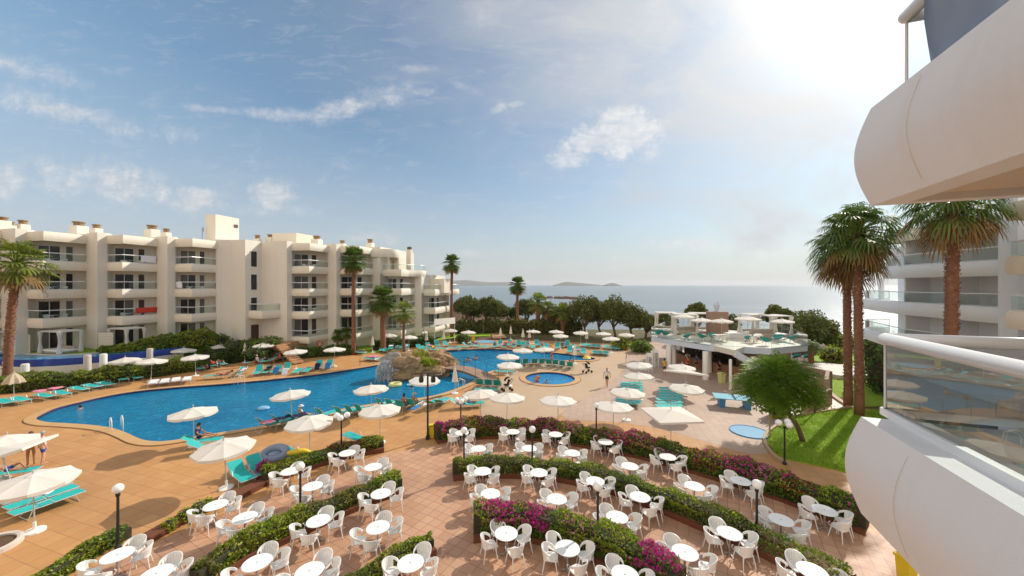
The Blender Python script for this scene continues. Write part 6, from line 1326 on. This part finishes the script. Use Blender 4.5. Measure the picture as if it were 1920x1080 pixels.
def throw(px, py, z, w, l, deg, m, label):
    p = G(px, py, z); mb = MB(); n = 8; vs = [(-l / 2 + l * i / n, -w / 2 + w * j / 5, .03 * math.sin(i * 1.3 + j * .8)) for i in range(n + 1) for j in range(6)]
    mb.add(vs, [(i * 6 + j, (i + 1) * 6 + j, (i + 1) * 6 + j + 1, i * 6 + j + 1) for i in range(n) for j in range(5)]); o = mb.obj('towel', m, norm=False, smooth=True); o.location = (p.x, p.y, z); o.rotation_euler = (0, 0, R(deg)); md = o.modifiers.new('s', 'SOLIDIFY'); md.thickness = .02; return tag(o, label, 'towel', 'towels on loungers')
def drapet(px, py, z, deg, m, label, w=.55, h=.62):
    p = G(px, py, z); mb = MB(); vs = [(.03 * math.sin(j * 2 + i) + .33 * i / 5, -w / 2 + w * j / 6, -h * i / 5) for i in range(6) for j in range(7)]; mb.add(vs, [(i * 7 + j, (i + 1) * 7 + j, (i + 1) * 7 + j + 1, i * 7 + j + 1) for i in range(5) for j in range(6)])
    o = mb.obj('towel', m, norm=False, smooth=True); o.location = (p.x, p.y, z); o.rotation_euler = (0, 0, R(deg)); md = o.modifiers.new('s', 'SOLIDIFY'); md.thickness = .02; return tag(o, label, 'towel', 'towels on loungers')
drapet(596.5, 680.5, .97, -90, 'towel_navy', 'navy towel over an upright lounger on the far bank'); drapet(615.5, 679.5, .97, -90, 'towel_blue', 'blue towel over an upright lounger on the far bank'); drapet(519, 688, .95, -90, 'towel_blue', 'striped blue towel on a lounger near the pool ladder'); drapet(536, 690, .95, -90, 'towel_white', 'white towel on the last lounger of the ladder row')
throw(505, 789, .70, .6, 1.0, 58, 'towel_pink', 'pink patterned towel over a lounger on the near bank'); throw(531, 783, .72, .62, 1.0, 58, 'towel_navy', 'navy towel over a lounger on the near bank'); throw(560, 778, .74, .62, 1.0, 58, 'towel_navy', 'black towel over a lounger beside a bather on the near bank')
throw(60, 922, .42, .5, 1.6, 8, 'towel_white', 'white and teal towel lying on the slanting lounger block'); throw(700, 668, .46, 1.2, 1.3, -20, 'towel_pink', 'heap of patterned towels left of the boulder'); throw(805, 647, .75, .6, .9, -60, 'towel_pink', 'pink towel on a lounger right of the slim palm'); throw(1083, 655, .5, .6, 1.5, -100, 'towel_pink', 'purple striped towel near the closed parasol'); throw(733, 648, .8, .6, .8, -80, 'towel_white', 'pale towel on a lounger behind the boulder'); throw(942, 645, .8, .6, .8, -88, 'towel_pink', 'bright pink towel in the crowded row'); throw(1076, 650, .6, .5, 1.2, -100, 'towel_white', 'white blue towel in the crowded row')
throw(77, 732, .5, .8, .9, -15, 'towel_pink', 'patterned pink bundle on the first lounger by the long hedge'); throw(106, 727, .55, .8, .8, -15, 'towel_pink', 'patterned pink bundle on the second lounger by the long hedge'); throw(779, 764, .6, .45, 1.0, 70, 'towel_blue', 'teal towel hanging behind the hatted bather'); throw(955, 642, .8, 1.1, .8, -88, 'towel_red', 'red towels spread in the crowded row')
# ================================================================ PEOPLE
PPL = {}
def person(kind, loc, deg, cloth, legs, label, hair='hair_dark', skin_='skin', sc=1.0, hat=None):
    key = (kind, cloth, legs, hair, skin_, hat)
    if key in PPL: o = dup_tree(PPL[key])
    else: o = make_person(kind, cloth, legs, hair, skin_, hat); PPL[key] = o
    o.location = loc; o.rotation_euler = (0, 0, R(deg)); o.scale = (sc,) * 3; o['label'] = label; return o
person('walk', G(1138, 725), 245, 'cloth_white', 'cloth_black', 'person in pale shirt and black shorts walking on the open paving', 'hair_grey')
person('stand', G(1246, 704), 90, 'cloth_yellow', 'cloth_navy', 'person in yellow shirt and blue shorts beside the bar column')
person('stand', G(58, 873), 150, 'cloth_navy', None, 'person in navy swimsuit standing behind the tilted parasol', 'hair_brown')
person('stand', G(80, 872), 60, 'cloth_white', 'cloth_blue', 'person in white top standing right of the swimsuit bather', 'hair_grey', 'skin_pale')
for i, (px, py, lb) in enumerate([(856, 679, 'person swimming nearest the boulder in the back pool'), (878, 676, 'person standing in the back pool left of centre'), (894, 672, 'person standing in the back pool beside the bathers'), (939, 683, 'person swimming near the parasols in the back pool'), (151, 763, 'person swimming alone at the left bay of the big pool'), (772, 726, 'person swimming behind the inflatable ring')]):
    p = G(px, py); person('swim', (p.x, p.y, -.08 + (.25 if i in (1, 2) else 0)), [0, 90, 200, 30, 180, 270][i], None, None, lb)
person('sit', G(1007, 718) + Vector((0, 0, .05)), 100, 'cloth_navy' if 0 else None, 'cloth_red', 'person sitting with bare back on the round pool edge', 'hair_brown', 'skin')
person('swim', G(1025, 716) + Vector((0, 0, .05)), 60, None, None, 'small child standing in the round pool beside the sitting adult', sc=.7)
person('stand', G(1034, 686), 20, 'cloth_red', 'cloth_red', 'person in red standing between the pools', 'hair_brown', 'skin_pale')
person('sit', G(372, 822, .34) + Vector((0, 0, .0)), 18, 'cloth_navy', 'cloth_navy', 'person sitting on the lounger at the left bay of the pool', sc=1)
lie = [(420, 703, -160, 'cloth_red', 'person lying in red on a lounger by the ladder'), (382, 688, -30, None, 'person lying on the shaded lounger, left one'), (400, 683, -30, 'cloth_red', 'person lying on the shaded lounger in the middle'), (413, 680, -30, None, 'person lying on the shaded lounger, right one'), (452, 697, -95, 'cloth_white', 'person lying on the lounger in front of the pool ladder'), (500, 694, -95, 'cloth_black', 'person in black lying in the ladder row'), (674, 659, -10, None, 'person with bare tanned skin lying by the lawn'), (884, 754, 185, None, 'person lying near the triple globe lamp'), (744, 654, -80, None, 'person lying behind the boulder, left one'), (762, 651, -80, 'cloth_white', 'person lying behind the boulder, right one'), (812, 653, -60, 'cloth_yellow', 'person in yellow lying near the back pool'), (878, 646, -20, 'cloth_black', 'person in black lying at the left bank of the back pool'), (891, 645, -20, 'cloth_navy', 'person in navy lying at the left bank of the back pool'), (928, 647, -88, 'cloth_black', 'person in black lying at the start of the crowded row'), (946, 648, -88, 'cloth_red', 'person in red lying in the crowded row'), (964, 647, -88, None, 'person with bare skin lying in the crowded row'), (981, 648, -88, 'cloth_white', 'person in white lying in the crowded row'), (990, 645, -88, None, 'person lying right of the white clad one'), (1016, 647, -88, 'cloth_red', 'person in red lying at the end of the crowded row'), (1055, 648, -100, 'cloth_navy', 'person in navy lying among striped towels'), (10, 882, 15, None, 'person lying under the tilted parasol at the left edge')]
for px, py, dg_, c, lb in lie: p = G(px, py, .36); person('lie', (p.x, p.y, .27), dg_, c, c if c else 'cloth_blue', lb)
for px, py, dg_, c, lb, hr, ht in [(482, 679, -120, 'cloth_white', 'person sitting in white under the garden parasol', 'hair_grey', None), (524, 674, -120, 'cloth_red', 'person sitting in pink near the garden path', 'hair_brown', None), (519, 672, -100, 'cloth_navy', 'person sitting beside the one in pink', 'hair_dark', None), (757, 760, 70, None, 'person with black hair sitting toward the pool', 'hair_dark', None), (776, 758, 70, None, 'person in straw hat sitting toward the pool', 'hair_grey', 'canvas_tan'), (563, 783, 58, 'cloth_white', 'person in white cap sitting on the near bank', 'hair_grey', 'cloth_white'), (1071, 684, 80, 'cloth_black', 'person in black sitting beside the closed parasol', 'hair_dark', None)]:
    p = G(px, py, .36); person('sit', (p.x, p.y, .30), dg_, c, 'cloth_navy', lb, hr, hat=ht)
for i, (px, Yd, c, lb) in enumerate([(1290, 39.6, 'cloth_red', 'person in dark pink at the bar counter'), (1306, 40.6, 'cloth_blue', 'person in blue behind the bar counter'), (1349, 37.6, 'cloth_black', 'person in grey standing before the bar counter'), (1289, 42, 'cloth_white', 'person in white behind the bar'), (1333, 41.5, 'cloth_black', 'person in black behind the bar')]): p = GY(px, Yd); person('stand', p, [100, 260, 90, 240, 270][i], c, 'cloth_black', lb)

# ================================================================ MORE OBJECTS
def bin_(px, py, m, label, sc=1.0, z=0):
    t_ = thing('litter_bin', label, 'bin', G(px, py), .2, None, sc); mb = MB(); mb.box((0, 0, .4), (.42, .42, .8), taper=1.18); bevel(mb.obj('body', m, t_), .03); mb = MB(); mb.box((0, 0, .87), (.56, .56, .1)); mb.box((0, 0, .95), (.4, .4, .07)); mb.obj('lid', m, t_); mb = MB(); mb.box((0, -.255, .93), (.3, .02, .05)); mb.obj('slot', 'black_metal', t_); return t_
bin_(809, 820, 'yellow_plastic', 'yellow litter bin behind the floodlight pole', .8); bin_(593, 664, 'yellow_plastic', 'yellow litter bin with a red life ring by the garden'); bin_(887, 640, 'yellow_plastic', 'yellow litter bin on the far lawn edge'); bin_(1353, 718, 'pale_yellow', 'pale yellow green bin beside the bar counter'); bin_(1700, 1085, 'yellow_plastic', 'yellow bin half hidden under the near balcony at lower right', .8)
t_ = thing('life_ring', 'red life ring hanging on a white post by the garden bin', 'life ring', G(600, 664)); mb = MB(); mb.tube([(0, 0, 0), (0, 0, 1.7)], .04, 6); mb.obj('post', 'white_paint', t_); mb = MB(); mb.tube([(.38 * math.cos(a), -.06, 1.45 + .38 * math.sin(a)) for a in [2 * math.pi * k / 20 for k in range(21)]], .075, 8); mb.obj('ring', 'red_plastic', t_, smooth=True)
for px, py, dg_, lb in [(219, 806, -35, 'steel pool ladder at the left bay of the big pool'), (451, 719, 75, 'steel pool ladder on the far bank of the big pool'), (866, 727, 30, 'steel pool ladder by the closed parasol')]:
    t_ = thing('pool_ladder', lb, 'ladder', G(px, py), R(dg_), 'pool ladders')
    for s in (-.25, .25): mb = MB(); mb.tube([(-.45, s, 0), (-.45, s, .55), (-.35, s, .78), (-.1, s, .84), (.15, s, .7), (.22, s, .3), (.22, s, -.5)], .024, 8); mb.obj('rail', 'rail_white', t_, smooth=True)
    mb = MB(); [mb.box((.22, 0, z), (.1, .5, .03)) for z in (-.1, -.35)]; mb.obj('steps', 'metal_grey', t_)
# round blue foot bath mats
for (px, py, r, lb) in [(1405, 810, 1.12, 'round pale blue shower tray on the paving beside the lawn'), (910, 641, 1.7, 'round pale lilac shower tray by the far lawn')]:
    c = G(px, py); t_ = thing('shower_tray', lb, 'shower tray', (c.x, c.y, 0)); mb = MB(); mb.lathe([(0, .03), (r - .06, .03), (r - .06, .06), (r, .06), (r, 0)], 40); o = mb.obj('rim', 'blue_paint' if r < 1.5 else 'curb', t_); mb = MB(); mb.lathe([(0, .036), (r - .065, .036)], 40); mb.obj('floor', 'light_blue', t_)
# ping pong table
t_ = thing('table_tennis_table', 'pale blue outdoor table tennis table under the feathery tree', 'table', G(1376, 763), R(-20)); mb = MB(); mb.box((0, 0, .74), (2.74, 1.52, .05)); mb.obj('top', 'table_blue', t_)
for s in (-1, 1): mb = MB(); mb.box((s * .85, 0, .36), (.35, 1.0, .70), taper=1.2); mb.obj('leg', 'blue_paint', t_)
mb = MB(); mb.box((0, 0, .84), (.02, 1.6, .15)); mb.obj('net', 'metal_grey', t_)
# stack of plastic chairs beside the bar
for s, (px, py) in enumerate([(1217, 699), (1229, 690)]):
    for k in range(9):
        p = G(px, py); o = place(CH, (p.x, p.y, k * .16 + (0 if s == 0 else .02)), R(-80 + 4 * (k % 3)), f'white chair, {ORD[k]} from the ground in the {["near", "far"][s]} stack by the bar', 'chair', 'stacked chairs by the bar')
# pushchairs
def pushchair(loc, deg, m, top, label):
    t_ = thing('pushchair', label, 'pushchair', loc, R(deg)); mb = MB(); mb.tube([(-.45, 0, 1.05), (-.1, 0, .6), (.35, 0, .15)], .02, 5)
    for s in (-.22, .22): mb.tube([(-.5, s, 1.0), (-.05, s, .5), (.4, s, .14)], .018, 5); mb.tube([(.1, s, .55), (-.35, s, .14)], .018, 5)
    mb.tube([(-.5, -.22, 1.0), (-.5, .22, 1.0)], .022, 5); mb.obj('frame', 'black_metal', t_)
    for (x, y) in ((.4, -.24), (.4, .24), (-.35, -.26), (-.35, .26)):
        mb = MB(); mb.tube([(x, y - .03, .13), (x, y + .03, .13)], .13, 14); mb.obj('wheel', 'black_metal', t_)
    mb = MB(); mb.box((.08, 0, .55), (.42, .36, .12)); mb.box((-.12, 0, .78), (.1, .36, .46), ry=R(-15)); bevel(mb.obj('seat', m, t_), .04)
    mb = MB(); n = 10; vs = []
    for i in range(7):
        a = R(-10 + 100 * i / 6)
        for j in range(2): vs.append((-.12 + .34 * math.sin(a), (-.2, .2)[j], .88 + .3 * math.cos(a)))
    mb.add(vs, [(2 * i, 2 * i + 1, 2 * i + 3, 2 * i + 2) for i in range(6)]); o = mb.obj('hood', top, t_, norm=False); md = o.modifiers.new('s', 'SOLIDIFY'); md.thickness = .02
    return t_
pushchair(G(1101, 699), 30, 'cloth_black', 'cloth_black', 'black pushchair with orange sunshade between the pools'); pushchair(G(951, 733), 200, 'cloth_black', 'cloth_black', 'dark pushchair beside the upright loungers')
t_ = thing('child_parasol', 'small orange sunshade above the black pushchair', 'sunshade', G(1100, 698)); mb = MB(); mb.lathe([(0, 1.75), (.25, 1.7), (.48, 1.5)], 8); mb.obj('canopy', 'yellow_plastic', t_, norm=False); mb = MB(); mb.tube([(0, 0, .7), (0, 0, 1.75)], .012, 5); mb.obj('pole', 'black_metal', t_)
# inflatables
def ring(name, loc, r, rr_, m, label, ball=None):
    mb = MB(); mb.tube([(loc[0] + r * math.cos(a), loc[1] + r * math.sin(a), loc[2]) for a in [2 * math.pi * k / 24 for k in range(25)]], rr_, 10); return tag(mb.obj(name, m, smooth=True), label, 'inflatable')
p = G(741, 721); ring('inflatable_ring', (p.x, p.y, .0), .45, .18, 'pale_yellow', 'pale yellow inflatable ring floating near the waterfall')
mb = MB(); p = G(773, 720); mb.box((p.x, p.y, -.05), (1.0, .6, .1), .3); bevel(tag(mb.obj('air_mattress', 'table_blue'), 'small turquoise air mattress floating behind the floodlight pole', 'inflatable'), .05)
mb = MB(); p = G(494, 764); mb.ball((p.x, p.y, -.06), .35, 12, 8, (1.3, 1, .5)); tag(mb.obj('inflatable_float', 'light_blue', smooth=True), 'pale blue float drifting in the middle of the big pool', 'inflatable')
p = G(515, 851, .45); mb = MB(); mb.tube([(p.x + .55 * math.cos(a), p.y + .4 * math.sin(a), .45 + .16 * math.sin(a)) for a in [2 * math.pi * k / 24 for k in range(25)]], .2, 10); mb.ball((p.x, p.y, .42), .3, 10, 6, (1.2, 1, .5)); tag(mb.obj('inflatable_boat', 'towel_grey', smooth=True), 'dark grey inflatable lying on loungers behind the flower hedge', 'inflatable')
p = G(556, 852, .4); mb = MB(); mb.tube([(p.x - .6, p.y - .1, .42), (p.x - .2, p.y, .5), (p.x + .3, p.y + .15, .5), (p.x + .6, p.y + .2, .44)], [.1, .16, .16, .09], 8); tag(mb.obj('inflatable_toy', 'yellow_plastic', smooth=True), 'yellow inflatable lying beside the grey one', 'inflatable')
# thatched stand on far lawn, goal frame
t_ = thing('snack_stand', 'small wooden stand with flat pale roof on the far lawn', 'stand', G(874, 622)); mb = MB()
for x in (-1, 1):
    for y in (-.5, .5): mb.box((x, y, 1.0), (.1, .1, 2.0))
mb.box((0, 0, .5), (1.9, .9, 1.0)); mb.obj('frame', 'bar_dark', t_); mb = MB(); mb.box((0, 0, 2.1), (2.8, 1.6, .16)); mb.obj('roof', 'canvas_tan', t_); mb = MB(); mb.box((-.4, -.51, 1.2), (.5, .04, .6)); mb.box((.4, -.51, 1.2), (.4, .04, .5)); mb.obj('board', 'white_paint', t_)
mb = MB(); q = G(906, 626); mb.tube([(q.x, q.y, 0), (q.x, q.y, 2.6)], .04, 6); mb.tube([(q.x, q.y, .9), (q.x, q.y, 1.3)], .08, 6); tag(mb.obj('outdoor_shower', 'metal_grey'), 'slim grey shower post on the far lawn', 'shower')
p0 = G(686, 683); 
for px, py in [(675, 686), (701, 683)]: mb = MB(); q = G(px, py); mb.tube([(q.x, q.y, 0), (q.x, q.y, .95)], .025, 6); tag(mb.obj('safety_post', 'brown_metal'), ['thin post on the deck edge left of the boulder', 'thin post on the deck beside the towel heap'][px > 680], 'post')
# pool awning at hotel end
t_ = thing('terrace_awning', 'cream sloping awning over the last ground floor terrace', 'awning', GY(834, 57.5, 2.2), R(10)); mb = MB(); mb.add([(-1.6, 0, .9), (1.6, 0, 1.1), (1.6, 1.8, 1.9), (-1.6, 1.8, 1.7)], [(0, 1, 2, 3)]); o = mb.obj('cloth', 'canvas', t_, norm=False); mb = MB(); [mb.tube([(x, 0, -2), (x, 0, .95)], .04, 5) for x in (-1.5, 1.5)]; mb.obj('posts', 'white_paint', t_)
# ---------------------------------------------------------------- roof terrace furniture
zt = zd
def on(px, Yd): q = GY(px, Yd); return Vector((q.x, q.y, zt))
for i, (px, Yd, rz, w, lb) in enumerate([(1248, 47.5, -14, 2.2, 'curtained day bed at the far left of the roof terrace'), (1283, 45.0, -14, 2.4, 'curtained day bed left of the terrace parasols'), (1312, 46.5, -14, 2.2, 'curtained day bed beside the brown chimney wall'), (1415, 44.5, 10, 2.4, 'curtained day bed right of the chimney wall'), (1452, 43.0, 10, 2.4, 'curtained day bed at the right of the roof terrace')]): day_bed(on(px, Yd), R(rz), lb, w, w * .85, 2.35, 'terrace day beds', .2)
for i, (px, Yd, sc_, lb) in enumerate([(1281, 44.2, 1.15, 'white parasol on the roof terrace above left day beds'), (1316, 42.3, 1.0, 'white parasol on the roof terrace left of the chimney wall'), (1353, 41.3, 1.0, 'white parasol on the roof terrace before the brown wall'), (1402, 42.0, 1.1, 'wide white parasol on the roof terrace right of the chimney wall'), (1466, 41.0, 1.0, 'white parasol at the right corner of the roof terrace')]): place(UR, on(px, Yd), .3 * i, lb, 'parasol', 'roof terrace parasols', sc=sc_)
def acapulco(loc, deg, label, m='teal_dark'):
    t_ = thing('string_chair', label, 'chair', loc, R(deg), 'teal terrace chairs'); mb = MB(); n = 16; rows_ = 5; vs = []
    for j in range(rows_):
        f = j / (rows_ - 1)
        for k in range(n):
            a = 2 * math.pi * k / n; r = .12 + .36 * f; back = .5 * (1 - math.cos(a)) ; vs.append((r * math.cos(a) - .08 * back * f, r * math.sin(a), .36 + (.10 + .42 * back) * f ** 1.3))
    mb.add(vs, [(j * n + k, j * n + (k + 1) % n, (j + 1) * n + (k + 1) % n, (j + 1) * n + k) for j in range(rows_ - 1) for k in range(n)] + [tuple(range(n))]); mb.obj('seat', m, t_, norm=False)
    for k in range(4): a = .8 + k * 1.57; mb = MB(); mb.tube([(.15 * math.cos(a), .15 * math.sin(a), .36), (.32 * math.cos(a), .32 * math.sin(a), 0)], .013, 4); mb.obj('leg', 'black_metal', t_)
    return t_
for i, (px, Yd, dg_, lb) in enumerate([(1234, 42.3, 200, 'leftmost teal string chair on the roof terrace'), (1247, 41.5, 30, 'teal string chair second from the terrace left corner'), (1287, 39.6, 160, 'teal string chair left of centre on the roof terrace'), (1316, 39.4, 20, 'teal string chair by the front glass of the terrace'), (1337, 39.2, 250, 'teal string chair left of the wooden table'), (1402, 38.6, 150, 'teal string chair right of the landing'), (1436, 36.6, 20, 'large teal chair by the terrace front corner'), (1458, 38.2, 200, 'teal string chair behind the corner one'), (1485, 38.4, 150, 'teal string chair at the right end of the terrace'), (1492, 46, 150, 'teal chair on the ground right of the bar'), (1512, 45.5, 150, 'second teal chair on the ground right of the bar')]):
    q = on(px, Yd) if i < 9 else G(px, 676); acapulco(q, dg_, lb)
def dining(loc, label):
    t_ = thing('wooden_table', label, 'table', loc, .3, 'terrace wooden tables'); mb = MB(); mb.box((0, 0, .74), (1.4, .8, .04)); mb.obj('tabletop', 'deck_cream', t_)
    for x in (-.6, .6):
        for y in (-.32, .32): mb = MB(); mb.box((x, y, .36), (.06, .06, .72)); mb.obj('leg', 'deck_cream', t_)
dining(on(1350, 39.0), 'pale wooden table with chairs on the roof terrace centre'); dining(on(1416, 38.6), 'pale wooden table right of the terrace landing')
for i, (px, Yd, a) in enumerate([(1340, 39.8, 0), (1362, 39.0, 180), (1356, 38.0, 100), (1344, 38.1, 80), (1412, 37.7, 80), (1422, 39.6, 260)]): place(CH, on(px, Yd), R(a), 'pale chair on the roof terrace, ' + ['left end of the centre table', 'right end of the centre table', 'near right side of the centre table', 'near left side of the centre table', 'near side of the right table', 'far side of the right table'][i], 'chair', 'terrace table chairs')
mb = MB(); q = on(1290, 44.4); mb.box((q.x, q.y, zt + .3), (2.2, .8, .6)); mb.box((q.x, q.y + .35, zt + .7), (2.2, .3, .5)); bevel(tag(mb.obj('sofa', 'tan_cushion'), 'tan sofa between the day beds on the roof terrace', 'sofa'), .08)
mb = MB(); q = on(1432, 41.0); mb.box((q.x, q.y, zt + .3), (2.6, .9, .55)); mb.box((q.x, q.y + .4, zt + .75), (2.6, .3, .6)); bevel(tag(mb.obj('sofa', 'tan_cushion'), 'tan sofa on the right part of the roof terrace', 'sofa'), .1)
mb = MB(); q = on(1385, 42.2); mb.box((q.x, q.y, zt + .2), (3.0, 1.2, .4)); mb.box((q.x, q.y, zt + .46), (2.9, 1.1, .12)); bevel(tag(mb.obj('bench_bed', 'cushion_white'), 'long white cushioned bench beside the brown chimney wall', 'bench'), .04)
for p_ in list(bpy.data.objects):
    pass
# a few chairs and tables on the hotel balconies
for bi, (A, B, D, Ai, Di) in enumerate(BP[:6]):
    for fi, zb in enumerate((4.85, 7.85, 10.85)):
        if (bi + fi) % 2 and bi != 1: continue
        c = (A + B + D) / 3; fl = ['first', 'second', 'top'][fi]; bn = ['leftmost', 'second', 'third', 'fourth', 'fifth', 'sixth'][bi]
        place(TB, (c.x, c.y, zb + .5), .3 * bi, f'small white table on the {fl} floor balcony of the {bn} hotel bay', 'table', 'hotel balcony tables')
        for q, (dx, dy) in enumerate([(-.75, .1), (.1, .85)]): place(CH, (c.x + dx, c.y + dy, zb + .5), math.atan2(-dy, -dx), f'chair {["left of", "behind"][q]} the table on the {fl} floor balcony, {bn} hotel bay', 'chair', 'hotel balcony chairs')
t_ = thing('corner_planter', 'dark planted bed with pale curved rim cut by the left edge', 'planter', G(-22, 1030)); mb = MB(); mb.lathe([(.62, 0), (.62, .16), (.70, .18), (.78, .16), (.78, 0)], 30); mb.obj('rim', 'stone_white', t_); mb = MB(); mb.lathe([(0, .1), (.62, .1)], 30); mb.obj('soil', 'soil', t_)
# prototypes that were never used
for pr in (CH, TB, UR, UC, UT, US, LF, LR, LU, LW, LUD, GL1, GL3):
    if pr.name not in USED:
        for ch in list(pr.children_recursive): bpy.data.objects.remove(ch)
        bpy.data.objects.remove(pr)

# ---------------------------------------------------------------- sea air
mb = MB(); mb.box((0, 50, 50), (24000, 24100, 124)); hz = mb.obj('haze', None); hz['kind'] = 'stuff'
m = bpy.data.materials.new('haze'); m.use_nodes = True; t = m.node_tree; t.nodes.clear(); o_ = t.nodes.new('ShaderNodeOutputMaterial'); pv = t.nodes.new('ShaderNodeVolumePrincipled')
pv.inputs['Color'].default_value = (.93, .95, 1, 1); pv.inputs['Density'].default_value = 7e-5; pv.inputs['Anisotropy'].default_value = .3; t.links.new(pv.outputs[0], o_.inputs['Volume']); hz.data.materials.append(m)
